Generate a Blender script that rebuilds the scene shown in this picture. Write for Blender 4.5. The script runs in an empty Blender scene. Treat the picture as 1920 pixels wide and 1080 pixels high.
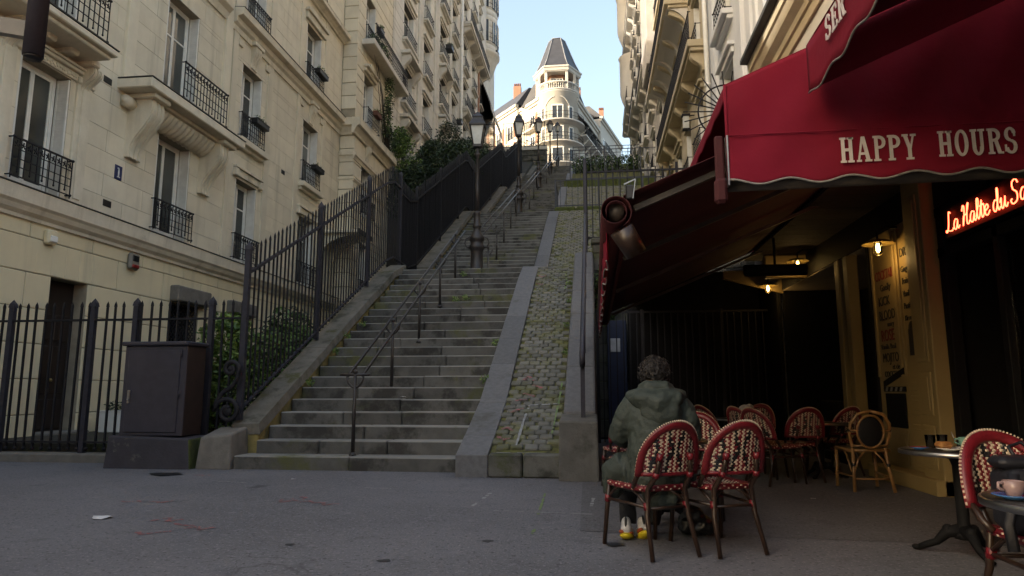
import bpy, math, random
from mathutils import Matrix, Vector
R = math.radians
rnd = random.Random(7)
scene = bpy.context.scene
col = scene.collection

# ------------------------------------------------------------------ camera, sky, sun, exposure
cam_d = bpy.data.cameras.new('camera')
cam_d.sensor_width = 36.0
cam_d.lens = 24.0
cam_d.clip_start = 0.05
cam_d.clip_end = 2000.0
cam = bpy.data.objects.new('camera', cam_d)
cam.location = (0, 0, 1.05)
cam.rotation_euler = (R(90 + 8.57), 0, R(6.83))
col.objects.link(cam)
scene.camera = cam

SUN_EL, SUN_AZ = R(22.0), R(-122.0)      # azimuth measured from +Y, clockwise; sun stands behind-left
sdir = Vector((math.sin(SUN_AZ) * math.cos(SUN_EL), math.cos(SUN_AZ) * math.cos(SUN_EL), math.sin(SUN_EL)))
world = bpy.data.worlds.new('World')
scene.world = world
world.use_nodes = True
wn = world.node_tree.nodes
wl = world.node_tree.links
bg = wn['Background']
sky = wn.new('ShaderNodeTexSky')
sky.sky_type = 'NISHITA'
sky.sun_disc = False
sky.sun_elevation = SUN_EL
sky.sun_rotation = SUN_AZ
sky.altitude = 50
sky.air_density = 1.35
sky.dust_density = 6.0
sky.ozone_density = 0.0
wl.new(sky.outputs[0], bg.inputs[0])
bg.inputs[1].default_value = 0.15
sun_d = bpy.data.lights.new('sun', 'SUN')
sun_d.energy = 2.0
sun_d.angle = R(0.53)
sun_d.color = (1.0, 0.92, 0.80)
sun = bpy.data.objects.new('sun', sun_d)
sun.rotation_euler = sdir.to_track_quat('Z', 'Y').to_euler()
sun.location = (-60, -60, 60)
col.objects.link(sun)
scene.view_settings.view_transform = 'Standard'
scene.view_settings.look = 'None'
scene.view_settings.gamma = 1.0
scene.view_settings.exposure = 1.7

# ------------------------------------------------------------------ helpers
WM = {}

def link(o, parent=None):
    col.objects.link(o)
    WM[o] = o.matrix_basis.copy()
    if parent is not None:
        o.parent = parent
        o.matrix_parent_inverse = WM[parent].inverted()
    return o

def tag(o, label=None, cat=None, group=None, kind=None):
    if label: o['label'] = label
    if cat: o['category'] = cat
    if group: o['group'] = group
    if kind: o['kind'] = kind
    return o

def empty(name, loc=(0, 0, 0), label=None, cat=None, group=None, kind=None, parent=None):
    o = bpy.data.objects.new(name, None)
    o.empty_display_size = 0.1
    o.location = loc
    link(o, parent)
    return tag(o, label, cat, group, kind)

def copy_tree(o, parent=None):
    c = o.copy()
    col.objects.link(c)
    if parent is not None:
        c.parent = parent
    for ch in list(o.children):
        copy_tree(ch, c)
    return c

def V(*a): return Vector(a)

def cbox_data(hx, hy, hz, b):
    h = (hx, hy, hz)
    b = min(b, 0.45 * min(h) * 2)
    vs = {}; verts = []
    for a in range(3):
        for sx in (-1, 1):
            for sy in (-1, 1):
                for sz in (-1, 1):
                    s = (sx, sy, sz)
                    p = [s[i] * (h[i] if i == a else h[i] - b) for i in range(3)]
                    vs[(a, sx, sy, sz)] = len(verts); verts.append(tuple(p))
    faces = []
    def add(idx):
        c = [sum(verts[i][k] for i in idx) / len(idx) for k in range(3)]
        p0, p1, p2 = (Vector(verts[idx[k]]) for k in range(3))
        n = (p1 - p0).cross(p2 - p0)
        if n.dot(Vector(c)) < 0: idx = idx[::-1]
        faces.append(tuple(idx))
    for a in range(3):
        o1, o2 = (a + 1) % 3, (a + 2) % 3
        for s in (-1, 1):
            q = []
            for t1, t2 in ((-1, -1), (1, -1), (1, 1), (-1, 1)):
                k = [0, 0, 0]; k[a] = s; k[o1] = t1; k[o2] = t2
                q.append(vs[(a, *k)])
            add(q)
        for s1 in (-1, 1):
            for s2 in (-1, 1):
                q = []
                for (ax, t) in ((o1, -1), (o1, 1), (o2, 1), (o2, -1)):
                    k = [0, 0, 0]; k[a] = t; k[o1] = s1; k[o2] = s2
                    q.append(vs[(ax, *k)])
                add(q)
    for sx in (-1, 1):
        for sy in (-1, 1):
            for sz in (-1, 1):
                add([vs[(a, sx, sy, sz)] for a in range(3)])
    return verts, faces

BOXF = [(0, 3, 2, 1), (4, 5, 6, 7), (0, 1, 5, 4), (1, 2, 6, 5), (2, 3, 7, 6), (3, 0, 4, 7)]

class MB:
    def __init__(s): s.v = []; s.f = []; s.m = []; s.mi = 0; s.sm = []; s.smooth = False
    def add(s, vs, fs, mi=None):
        o = len(s.v)
        s.v.extend(tuple(p) for p in vs)
        for f in fs:
            s.f.append(tuple(i + o for i in f)); s.m.append(s.mi if mi is None else mi); s.sm.append(s.smooth)
        return s
    def box(s, x0, x1, y0, y1, z0, z1, mi=None):
        return s.add([(x0, y0, z0), (x1, y0, z0), (x1, y1, z0), (x0, y1, z0), (x0, y0, z1), (x1, y0, z1), (x1, y1, z1), (x0, y1, z1)], BOXF, mi)
    def cbox(s, x0, x1, y0, y1, z0, z1, b=0.01, mi=None, mat=None):
        vs, fs = cbox_data((x1 - x0) / 2, (y1 - y0) / 2, (z1 - z0) / 2, b)
        c = ((x0 + x1) / 2, (y0 + y1) / 2, (z0 + z1) / 2)
        vs = [(p[0] + c[0], p[1] + c[1], p[2] + c[2]) for p in vs]
        if mat: vs = [mat @ Vector(p) for p in vs]
        return s.add(vs, fs, mi)
    def hexa(s, p, mi=None): return s.add(p, BOXF, mi)
    def bar(s, a, b, w, h=None, up=(0, 0, 1), mi=None):
        a = Vector(a); b = Vector(b); h = h or w
        d = (b - a).normalized(); u = Vector(up)
        if abs(d.dot(u)) > 0.98: u = Vector((0, 1, 0))
        r = d.cross(u).normalized(); u = r.cross(d)
        p = []
        for e in (a, b):
            for sx, sy in ((-1, -1), (1, -1), (1, 1), (-1, 1)):
                p.append(e + r * (sx * w / 2) + u * (sy * h / 2))
        return s.add(p, BOXF, mi)
    def tube(s, pts, r, n=8, mi=None, cap=True, closed=False, sq=(1, 1)):
        pts = [Vector(p) for p in pts]; m = len(pts)
        rs = r if isinstance(r, (list, tuple)) else [r] * m
        vs = []; prev = None
        for i, p in enumerate(pts):
            if closed: d = pts[(i + 1) % m] - pts[i - 1]
            else: d = pts[min(i + 1, m - 1)] - pts[max(i - 1, 0)]
            if d.length < 1e-9: d = Vector((0, 0, 1))
            d.normalize()
            if prev is None:
                u = Vector((0, 0, 1)) if abs(d.z) < 0.9 else Vector((0, 1, 0))
            else: u = prev
            a = d.cross(u)
            if a.length < 1e-6: a = d.cross(Vector((1, 0, 0)))
            a.normalize(); b = a.cross(d).normalized(); prev = b
            for k in range(n):
                t = 2 * math.pi * k / n
                vs.append(p + a * (math.cos(t) * rs[i] * sq[0]) + b * (math.sin(t) * rs[i] * sq[1]))
        fs = []
        for i in range(m if closed else m - 1):
            j = (i + 1) % m
            for k in range(n):
                l = (k + 1) % n
                fs.append((i * n + k, j * n + k, j * n + l, i * n + l))
        if cap and not closed:
            fs.append(tuple(range(n))); fs.append(tuple((m - 1) * n + k for k in range(n))[::-1])
        old = s.smooth; s.smooth = True
        s.add(vs, fs, mi); s.smooth = old
        return s
    def lathe(s, prof, c=(0, 0, 0), n=24, mi=None, smooth=True, sx=1, sy=1, rot=0.0):
        vs = []
        for r, z in prof:
            for k in range(n):
                t = 2 * math.pi * k / n + rot
                vs.append((c[0] + r * math.cos(t) * sx, c[1] + r * math.sin(t) * sy, c[2] + z))
        fs = []
        for i in range(len(prof) - 1):
            for k in range(n):
                l = (k + 1) % n
                fs.append((i * n + k, i * n + l, (i + 1) * n + l, (i + 1) * n + k))
        fs.append(tuple(range(n))[::-1]); fs.append(tuple((len(prof) - 1) * n + k for k in range(n)))
        old = s.smooth; s.smooth = smooth
        s.add(vs, fs, mi); s.smooth = old
        return s
    def prism(s, poly, fn, t0, t1, mi=None):
        """poly: list of (a,b); fn(a,b,t) -> point"""
        n = len(poly)
        vs = [fn(a, b, t0) for a, b in poly] + [fn(a, b, t1) for a, b in poly]
        fs = [tuple(range(n))[::-1], tuple(range(n, 2 * n))]
        for k in range(n):
            l = (k + 1) % n
            fs.append((k, l, n + l, n + k))
        return s.add(vs, fs, mi)
    def sphere(s, c, rx, ry=None, rz=None, nu=12, nv=8, mi=None, rot=None):
        ry = ry or rx; rz = rz or rx
        vs = []; fs = []
        for j in range(nv + 1):
            ph = math.pi * j / nv
            for i in range(nu):
                t = 2 * math.pi * i / nu
                p = Vector((rx * math.sin(ph) * math.cos(t), ry * math.sin(ph) * math.sin(t), rz * math.cos(ph)))
                if rot is not None: p = rot @ p
                vs.append(p + Vector(c))
        for j in range(nv):
            for i in range(nu):
                k = (i + 1) % nu
                fs.append((j * nu + i, (j + 1) * nu + i, (j + 1) * nu + k, j * nu + k))
        old = s.smooth; s.smooth = True
        s.add(vs, fs, mi); s.smooth = old
        return s
    def mesh(s, name, mats, fix=True):
        me = bpy.data.meshes.new(name)
        me.from_pydata(s.v, [], s.f)
        if not isinstance(mats, (list, tuple)): mats = [mats]
        for m in mats: me.materials.append(m)
        me.polygons.foreach_set('material_index', s.m)
        me.polygons.foreach_set('use_smooth', s.sm)
        if fix:
            import bmesh
            bm = bmesh.new(); bm.from_mesh(me)
            bmesh.ops.recalc_face_normals(bm, faces=bm.faces)
            bm.to_mesh(me); bm.free()
        me.update()
        return me
    def build(s, name, mats, parent=None, loc=None, fix=True):
        o = bpy.data.objects.new(name, s.mesh(name, mats, fix))
        if loc: o.location = loc
        return link(o, parent)

def put(name, me, loc, parent=None, rot=None, scale=None):
    o = bpy.data.objects.new(name, me)
    o.location = loc
    if rot: o.rotation_euler = rot
    if scale: o.scale = scale
    return link(o, parent)

_blk = {}
def block(name, x0, x1, y0, y1, z0, z1, mat, parent, b=0.01, rot=None):
    d = (round(x1 - x0, 3), round(y1 - y0, 3), round(z1 - z0, 3))
    k = (d, mat.name, b)
    if k not in _blk:
        m = MB(); vs, fs = cbox_data(d[0] / 2, d[1] / 2, d[2] / 2, b); m.add(vs, fs)
        _blk[k] = m.mesh(name, mat, fix=False)
    return put(name, _blk[k], ((x0 + x1) / 2, (y0 + y1) / 2, (z0 + z1) / 2), parent, rot)

# ------------------------------------------------------------------ materials
MATS = {}
PALE = {'beige_limestone', 'beige_limestone_trim', 'yellow_painted_base', 'stone_joint', 'grey_cream_stone', 'grey_cream_trim', 'pale_plaster', 'white_render', 'ochre_stone', 'grey_brick_wall', 'white_window_paint', 'white_shutter_paint', 'window_glass', 'far_window_glass', 'frosted_lantern_glass', 'leaf_green', 'leaf_fresh', 'white_shoe_mesh', 'yellow_shoe_sole', 'moss', 'white_enamel', 'paper', 'pale_lettering', 'cream_rattan', 'yellow_lichen_wall', 'mossy_joint_soil'}
def nodes_of(m):
    m.use_nodes = True
    nt = m.node_tree
    return nt, nt.nodes, nt.links, nt.nodes['Principled BSDF']

def surf(name, c1, c2=None, scale=8.0, rough=0.8, bump=0.0, bscale=None, detail=6.0, stain=None, sscale=1.2, sthr=(0.5, 0.7),
         metal=0.0, spec=0.5, rand=0.0, coat=0.0, stretch=(1, 1, 1), speck=None, spscale=120.0, streak=None, top=None, moss=None, mscale=2.0, mthr=(0.5, 0.62), mup=0.0):
    """noise-mixed surface; object-independent world coordinates give each copy its own look"""
    kf = 1.0 if name in PALE else 0.66
    c1, c2, stain, speck, streak, top, moss = (None if q is None else tuple(v * kf for v in q) for q in (c1, c2, stain, speck, streak, top, moss))
    m = bpy.data.materials.new(name)
    nt, n, l, p = nodes_of(m)
    p.inputs['Roughness'].default_value = rough
    p.inputs['Metallic'].default_value = metal
    p.inputs['Specular IOR Level'].default_value = spec
    if coat: p.inputs['Coat Weight'].default_value = coat
    geo = n.new('ShaderNodeNewGeometry')
    mp = n.new('ShaderNodeMapping'); mp.inputs['Scale'].default_value = stretch
    l.new(geo.outputs['Position'], mp.inputs[0])
    def noise(sc, det=detail, ro=0.6):
        t = n.new('ShaderNodeTexNoise'); t.inputs['Scale'].default_value = sc; t.inputs['Detail'].default_value = det
        t.inputs['Roughness'].default_value = ro
        l.new(mp.outputs[0], t.inputs['Vector']); return t
    def mix(a, b, f, mode='MIX'):
        x = n.new('ShaderNodeMix'); x.data_type = 'RGBA'; x.blend_type = mode
        for s_, val in ((x.inputs[6], a), (x.inputs[7], b)):
            if isinstance(val, tuple): s_.default_value = (*val, 1)
            else: l.new(val, s_)
        if isinstance(f, float): x.inputs[0].default_value = f
        else: l.new(f, x.inputs[0])
        return x.outputs[2]
    def ramp(src, a, b):
        r = n.new('ShaderNodeMapRange'); r.inputs[1].default_value = a; r.inputs[2].default_value = b
        r.interpolation_type = 'SMOOTHSTEP'
        l.new(src, r.inputs[0]); return r.outputs[0]
    c2 = c2 or tuple(x * 0.75 for x in c1)
    c = mix(c1, c2, ramp(noise(scale).outputs[0], 0.35, 0.65))
    if speck:
        c = mix(c, speck, ramp(noise(spscale, 2.0).outputs[0], 0.62, 0.72))
    if stain:
        c = mix(c, stain, ramp(noise(sscale, 8.0, 0.65).outputs[0], *sthr))
    if streak:
        mp2 = n.new('ShaderNodeMapping'); mp2.inputs['Scale'].default_value = (2.6, 2.6, 0.16); l.new(geo.outputs['Position'], mp2.inputs[0])
        t2 = n.new('ShaderNodeTexNoise'); t2.inputs['Scale'].default_value = 1.0; t2.inputs['Detail'].default_value = 7.0; t2.inputs['Roughness'].default_value = 0.65; l.new(mp2.outputs[0], t2.inputs['Vector'])
        c = mix(c, streak, ramp(t2.outputs[0], 0.50, 0.78))
    if top:  # up-facing tint, paints overhead light onto worn treads
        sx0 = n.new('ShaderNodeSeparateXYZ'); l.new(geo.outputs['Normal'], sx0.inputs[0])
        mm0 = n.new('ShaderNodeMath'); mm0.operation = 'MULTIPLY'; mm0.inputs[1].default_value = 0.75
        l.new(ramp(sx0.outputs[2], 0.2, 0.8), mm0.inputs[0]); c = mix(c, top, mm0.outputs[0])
    if moss:
        f = ramp(noise(mscale, 8.0, 0.7).outputs[0], *mthr)
        if mup:
            sx = n.new('ShaderNodeSeparateXYZ'); l.new(geo.outputs['Normal'], sx.inputs[0])
            mm = n.new('ShaderNodeMath'); mm.operation = 'MULTIPLY'
            l.new(f, mm.inputs[0]); l.new(ramp(sx.outputs[2], 0.2, 0.8), mm.inputs[1]); f = mm.outputs[0]
        c = mix(c, moss, f)
    if rand:
        oi = n.new('ShaderNodeObjectInfo')
        hs = n.new('ShaderNodeHueSaturation')
        mr = n.new('ShaderNodeMapRange'); mr.inputs[3].default_value = 1 - rand; mr.inputs[4].default_value = 1 + rand
        l.new(oi.outputs['Random'], mr.inputs[0]); l.new(mr.outputs[0], hs.inputs['Value'])
        l.new(c, hs.inputs['Color']); c = hs.outputs[0]
    l.new(c, p.inputs['Base Color'])
    if bump:
        b = n.new('ShaderNodeBump'); b.inputs['Strength'].default_value = bump; b.inputs['Distance'].default_value = 0.02
        l.new(noise(bscale or scale * 4, 8.0).outputs[0], b.inputs['Height']); l.new(b.outputs[0], p.inputs['Normal'])
    MATS[name] = m
    return m

def glow(name, colr, strength):
    m = bpy.data.materials.new(name)
    nt, n, l, p = nodes_of(m)
    p.inputs['Base Color'].default_value = (*colr, 1)
    p.inputs['Emission Color'].default_value = (*colr, 1)
    p.inputs['Emission Strength'].default_value = strength
    MATS[name] = m
    return m

def asphalt_mat(name, c, k=1.0):
    m = bpy.data.materials.new(name); nt, n, l, p = nodes_of(m)
    p.inputs['Roughness'].default_value = 0.85
    geo = n.new('ShaderNodeNewGeometry')
    def tex(kind, sc, det=6.0, **kw):
        t = n.new(kind); t.inputs['Scale'].default_value = sc
        if 'Detail' in t.inputs: t.inputs['Detail'].default_value = det
        l.new(geo.outputs['Position'], t.inputs['Vector']); return t
    def rng(src, a, b):
        r = n.new('ShaderNodeMapRange'); r.inputs[1].default_value = a; r.inputs[2].default_value = b; r.interpolation_type = 'SMOOTHSTEP'; l.new(src, r.inputs[0]); return r.outputs[0]
    def mix(a, b, f):
        x = n.new('ShaderNodeMix'); x.data_type = 'RGBA'
        for s_, val in ((x.inputs[6], a), (x.inputs[7], b)):
            if isinstance(val, tuple): s_.default_value = (*val, 1)
            else: l.new(val, s_)
        l.new(f, x.inputs[0]); return x.outputs[2]
    sc = lambda q: tuple(v * q for v in c)
    col_ = mix(sc(1.08), sc(0.86), rng(tex('ShaderNodeTexNoise', 0.45, 8).outputs[0], 0.4, 0.62))
    col_ = mix(col_, sc(0.74), rng(tex('ShaderNodeTexNoise', 3.1, 8).outputs[0], 0.55, 0.75))
    col_ = mix(col_, sc(1.6), rng(tex('ShaderNodeTexNoise', 42, 3).outputs[0], 0.57, 0.66))
    col_ = mix(col_, sc(0.45), rng(tex('ShaderNodeTexNoise', 27, 3).outputs[0], 0.59, 0.68))
    col_ = mix(col_, sc(1.3), rng(tex('ShaderNodeTexNoise', 9, 6).outputs[0], 0.58, 0.72))
    col_ = mix(col_, sc(0.42), rng(tex('ShaderNodeTexNoise', 1.15, 10).outputs[0], 0.66, 0.74))
    # hairline cracks: warped cell borders
    nz = tex('ShaderNodeTexNoise', 1.2, 6); ad = n.new('ShaderNodeVectorMath'); ad.operation = 'MULTIPLY_ADD'
    l.new(nz.outputs['Color'], ad.inputs[0]); ad.inputs[1].default_value = (1.3, 1.3, 0); l.new(geo.outputs['Position'], ad.inputs[2])
    vo = n.new('ShaderNodeTexVoronoi'); vo.feature = 'DISTANCE_TO_EDGE'; vo.inputs['Scale'].default_value = 0.33; l.new(ad.outputs[0], vo.inputs['Vector'])
    cr_ = rng(vo.outputs['Distance'], 0.0025, 0.0)
    gate = rng(tex('ShaderNodeTexNoise', 0.6, 4).outputs[0], 0.56, 0.66); mu = n.new('ShaderNodeMath'); mu.operation = 'MULTIPLY'; l.new(cr_, mu.inputs[0]); l.new(gate, mu.inputs[1])
    col_ = mix(col_, sc(0.5), mu.outputs[0])
    l.new(col_, p.inputs['Base Color'])
    b = n.new('ShaderNodeBump'); b.inputs['Strength'].default_value = 0.7; b.inputs['Distance'].default_value = 0.012
    l.new(tex('ShaderNodeTexNoise', 60, 6).outputs[0], b.inputs['Height']); l.new(b.outputs[0], p.inputs['Normal'])
    return m
ASPHALT = asphalt_mat('asphalt', (0.122, 0.119, 0.128))
STEP = surf('worn_toplit_step_stone', (0.155, 0.15, 0.135), (0.11, 0.106, 0.095), 3.0, 0.8, 0.35, 40, stain=(0.045, 0.042, 0.036), sscale=1.7, sthr=(0.48, 0.62), rand=0.2, moss=(0.12, 0.125, 0.042), mscale=0.8, mthr=(0.53, 0.68), top=(0.34, 0.33, 0.30))  # treads paler than risers: light from above painted in, along with foot wear
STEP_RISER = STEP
CURB = surf('granite_kerb', (0.185, 0.185, 0.19), (0.145, 0.145, 0.15), 14.0, 0.75, 0.25, 90, rand=0.14, speck=(0.10, 0.10, 0.10), spscale=160, stain=(0.085, 0.085, 0.07), sscale=1.5, sthr=(0.58, 0.75))
CURB_OLD = surf('lichen_kerb', (0.22, 0.20, 0.165), (0.16, 0.145, 0.11), 4.0, 0.9, 0.5, 40, stain=(0.07, 0.07, 0.045), sscale=2.4, sthr=(0.5, 0.68), rand=0.12, moss=(0.10, 0.10, 0.03), mscale=2.0, mthr=(0.56, 0.68))
LICHEN = surf('yellow_lichen_wall', (0.26, 0.205, 0.07), (0.15, 0.13, 0.05), 3.0, 0.95, 0.5, 30, stain=(0.05, 0.055, 0.02), sscale=2.0, sthr=(0.5, 0.66))
WALLST = surf('mossy_wall_stone', (0.17, 0.165, 0.145), (0.11, 0.11, 0.09), 3.0, 0.9, 0.5, 30, stain=(0.045, 0.045, 0.035), sscale=2.2, sthr=(0.5, 0.7), moss=(0.08, 0.09, 0.025), mscale=1.4, mthr=(0.5, 0.64), rand=0.12)
COBBLE = surf('cobble_stone', (0.215, 0.21, 0.183), (0.165, 0.16, 0.136), 6.0, 0.85, 0.4, 50, rand=0.25, moss=(0.17, 0.17, 0.065), mscale=2.0, mthr=(0.45, 0.64))
MOSSJ = surf('mossy_joint_soil', (0.12, 0.12, 0.03), (0.07, 0.065, 0.026), 9.0, 1.0, 0.8, 60, stain=(0.03, 0.03, 0.018), sscale=6, sthr=(0.55, 0.7))
MOSS = surf('moss', (0.075, 0.095, 0.018), (0.045, 0.055, 0.015), 5.0, 1.0, 0.9, 40)
SOIL = surf('garden_soil', (0.055, 0.045, 0.032), (0.035, 0.03, 0.022), 3.0, 1.0, 0.8, 30, moss=(0.05, 0.06, 0.02), mscale=1.0)
IRON = surf('black_iron', (0.024, 0.022, 0.028), (0.016, 0.016, 0.019), 20, 0.6, 0.12, 60, rand=0.15, spec=0.25)
IRON2 = surf('weathered_grey_iron', (0.05, 0.048, 0.066), (0.036, 0.035, 0.046), 14, 0.55, spec=0.3, bump=0.15, bscale=50, stain=(0.07, 0.045, 0.03), sscale=5, sthr=(0.66, 0.76))
STEEL = surf('worn_steel_rail', (0.16, 0.155, 0.15), (0.07, 0.06, 0.055), 6, 0.38, 0.1, 50, metal=0.6)
RUSTIRON = surf('brown_painted_iron', (0.04, 0.032, 0.03), (0.028, 0.023, 0.022), 12, 0.45, 0.15, 50)
GALV = surf('blue_grey_railing_paint', (0.07, 0.08, 0.105), (0.055, 0.063, 0.082), 10, 0.5, spec=0.3)
SHEET = surf('black_fence_sheet', (0.016, 0.016, 0.017), (0.011, 0.011, 0.012), 5, 0.85, 0.1, 30, spec=0.1)
STONE1 = surf('beige_limestone', (0.70, 0.63, 0.485), (0.64, 0.57, 0.435), 1.6, 0.9, 0.15, 30, rand=0.06, stain=(0.55, 0.49, 0.375), sscale=0.9, sthr=(0.55, 0.8), streak=(0.50, 0.445, 0.335))
STONE1T = surf('beige_limestone_trim', (0.69, 0.62, 0.485), (0.61, 0.545, 0.42), 2.4, 0.9, 0.15, 30, stain=(0.38, 0.33, 0.24), sscale=1.3, sthr=(0.56, 0.8), streak=(0.44, 0.38, 0.28))
PAINT1 = surf('yellow_painted_base', (0.71, 0.625, 0.42), (0.67, 0.585, 0.39), 1.2, 0.8, 0.05, 30, rand=0.02, stain=(0.52, 0.46, 0.32), sscale=0.7, sthr=(0.6, 0.85), streak=(0.53, 0.47, 0.32))
JOINT1 = surf('stone_joint', (0.36, 0.31, 0.225), None, 3.0, 0.95)
STONE2 = surf('grey_cream_stone', (0.66, 0.63, 0.565), (0.60, 0.57, 0.51), 1.2, 0.9, 0.1, 20, rand=0.05, stain=(0.46, 0.43, 0.37), sscale=0.5, sthr=(0.55, 0.8), streak=(0.43, 0.40, 0.34))
STONE2T = surf('grey_cream_trim', (0.61, 0.575, 0.505), (0.53, 0.495, 0.43), 2.0, 0.9, 0.1, 20, stain=(0.30, 0.28, 0.235), sscale=0.8, sthr=(0.58, 0.8))
JOINT2 = surf('grey_joint', (0.22, 0.205, 0.175), None, 3.0, 0.95)
STONE3 = surf('pale_plaster', (0.60, 0.57, 0.52), (0.55, 0.52, 0.47), 0.8, 0.9, 0.05, 20, rand=0.03)
WHITEW = surf('white_render', (0.66, 0.66, 0.65), (0.60, 0.60, 0.60), 0.8, 0.85, 0.05, 20, stain=(0.5, 0.5, 0.49), sscale=0.6, sthr=(0.6, 0.85))
OCHRE = surf('ochre_stone', (0.52, 0.44, 0.30), (0.44, 0.37, 0.25), 1.5, 0.9, 0.1, 20, stain=(0.30, 0.25, 0.17), sscale=1.0, sthr=(0.6, 0.8))
GREYBR = surf('grey_brick_wall', (0.40, 0.375, 0.345), (0.34, 0.32, 0.295), 2.0, 0.9, 0.15, 40)
FRAME = surf('white_window_paint', (0.78, 0.76, 0.70), (0.70, 0.68, 0.62), 4.0, 0.5)
SHUT = surf('white_shutter_paint', (0.72, 0.705, 0.65), (0.64, 0.62, 0.57), 5.0, 0.6)
LEAD = surf('lead_flashing', (0.06, 0.055, 0.05), (0.04, 0.037, 0.034), 6.0, 0.6)
PLASTIC = surf('grey_plastic', (0.33, 0.30, 0.25), (0.28, 0.255, 0.21), 6.0, 0.5)
REDP = surf('red_plastic', (0.40, 0.025, 0.02), None, 6.0, 0.4)
DARKP = surf('dark_plastic', (0.02, 0.02, 0.022), None, 6.0, 0.4)
WHITEP = surf('white_enamel', (0.78, 0.78, 0.76), None, 6.0, 0.3)
BLUEP = surf('blue_enamel', (0.02, 0.035, 0.16), None, 6.0, 0.3)
CABINET = surf('purple_grey_cabinet', (0.055, 0.048, 0.066), (0.045, 0.04, 0.054), 8.0, 0.55, 0.15, 60, streak=(0.075, 0.066, 0.08), stain=(0.075, 0.066, 0.078), sscale=3.0, sthr=(0.6, 0.75))
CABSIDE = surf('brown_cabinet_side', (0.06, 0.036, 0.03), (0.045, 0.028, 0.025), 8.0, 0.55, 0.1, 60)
PLINTH = surf('painted_plinth', (0.062, 0.056, 0.07), (0.05, 0.046, 0.056), 6.0, 0.8, 0.25, 40, stain=(0.15, 0.14, 0.12), sscale=2.0, sthr=(0.6, 0.66))
GREYBLK = surf('grey_end_block', (0.185, 0.18, 0.165), (0.135, 0.13, 0.118), 4.0, 0.9, 0.5, 40, stain=(0.075, 0.072, 0.06), sscale=2.2, sthr=(0.5, 0.7), streak=(0.10, 0.098, 0.085))
CONCRETE = surf('rough_concrete', (0.26, 0.24, 0.21), (0.20, 0.185, 0.16), 5.0, 0.9, 0.4, 40, stain=(0.13, 0.115, 0.08), sscale=2.0, sthr=(0.55, 0.75))
DOORW = surf('dark_door_wood', (0.035, 0.02, 0.015), (0.022, 0.013, 0.01), 10.0, 0.5, stretch=(1, 1, 0.15))
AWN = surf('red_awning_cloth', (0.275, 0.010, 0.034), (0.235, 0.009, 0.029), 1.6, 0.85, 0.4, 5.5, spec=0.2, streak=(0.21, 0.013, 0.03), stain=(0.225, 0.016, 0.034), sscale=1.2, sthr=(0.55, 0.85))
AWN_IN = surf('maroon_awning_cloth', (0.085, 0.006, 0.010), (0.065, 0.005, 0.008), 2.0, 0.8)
PIPING = surf('grey_piping', (0.36, 0.35, 0.33), None, 30.0, 0.7)
LETTER = surf('pale_lettering', (0.62, 0.58, 0.57), (0.55, 0.50, 0.49), 12.0, 0.8)
TUBEM = surf('awning_tube_metal', (0.12, 0.10, 0.08), (0.085, 0.07, 0.055), 5.0, 0.55, metal=0.15)
CAFEW = surf('cream_cafe_joinery', (0.40, 0.29, 0.12), (0.36, 0.26, 0.105), 3.0, 0.55, 0.05, 40)
BLACKW = surf('black_shopfront', (0.012, 0.012, 0.013), None, 6.0, 0.7, spec=0.15)
CEIL = surf('cafe_soffit', (0.06, 0.045, 0.03), None, 4.0, 0.8)
RATRED = surf('red_rattan', (0.23, 0.012, 0.022), (0.17, 0.01, 0.018), 40.0, 0.38, 0.1, 200)
RATCRM = surf('cream_rattan', (0.55, 0.45, 0.33), (0.46, 0.37, 0.27), 40.0, 0.42)
RATBLK = surf('black_rattan', (0.012, 0.011, 0.012), None, 40.0, 0.38)
CANE = surf('dark_cane_tube', (0.05, 0.026, 0.016), (0.032, 0.017, 0.011), 14.0, 0.35, stretch=(1, 1, 0.4))
HONEY = surf('honey_cane', (0.36, 0.19, 0.062), (0.27, 0.135, 0.042), 14.0, 0.4, stretch=(1, 1, 0.4))
METAL = surf('brushed_aluminium', (0.55, 0.55, 0.55), (0.45, 0.45, 0.45), 30.0, 0.3, metal=1.0)
TTOP = surf('dark_table_top', (0.035, 0.03, 0.03), None, 10.0, 0.3)
BRASS = surf('lamp_enamel', (0.42, 0.30, 0.10), None, 10.0, 0.4, metal=0.3)
PARKA = surf('olive_parka', (0.054, 0.072, 0.060), (0.042, 0.057, 0.047), 5.0, 0.7, 0.25, 60)
TROUS = surf('dark_trousers', (0.02, 0.021, 0.027), None, 10.0, 0.9)
SKIN = surf('skin', (0.48, 0.29, 0.21), None, 10.0, 0.55)
HAIRM = surf('dark_curly_hair', (0.018, 0.014, 0.012), (0.04, 0.033, 0.03), 25.0, 0.45)
DOORB = surf('dark_blue_paint', (0.014, 0.028, 0.09), None, 6.0, 0.6)
SHOEW = surf('white_shoe_mesh', (0.60, 0.60, 0.60), None, 30.0, 0.7)
SHOEY = surf('yellow_shoe_sole', (0.70, 0.55, 0.02), None, 30.0, 0.5)
SHOEO = surf('orange_shoe_sole', (0.75, 0.16, 0.06), None, 30.0, 0.5)
NAVY = surf('navy_nylon', (0.011, 0.013, 0.022), (0.008, 0.009, 0.016), 6.0, 0.6, 0.15, 60)
CUPG = surf('mint_glaze', (0.24, 0.47, 0.38), None, 8.0, 0.2)
CUPP = surf('mauve_glaze', (0.42, 0.29, 0.28), None, 8.0, 0.25)
SAUB = surf('blue_saucer_glaze', (0.06, 0.20, 0.50), None, 8.0, 0.25)
PASTRY = surf('pastry_crust', (0.50, 0.24, 0.06), (0.34, 0.13, 0.03), 30.0, 0.6, 0.4, 120)
LEAF1 = surf('leaf_green', (0.11, 0.19, 0.035), (0.07, 0.13, 0.026), 3.0, 0.5)
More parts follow.
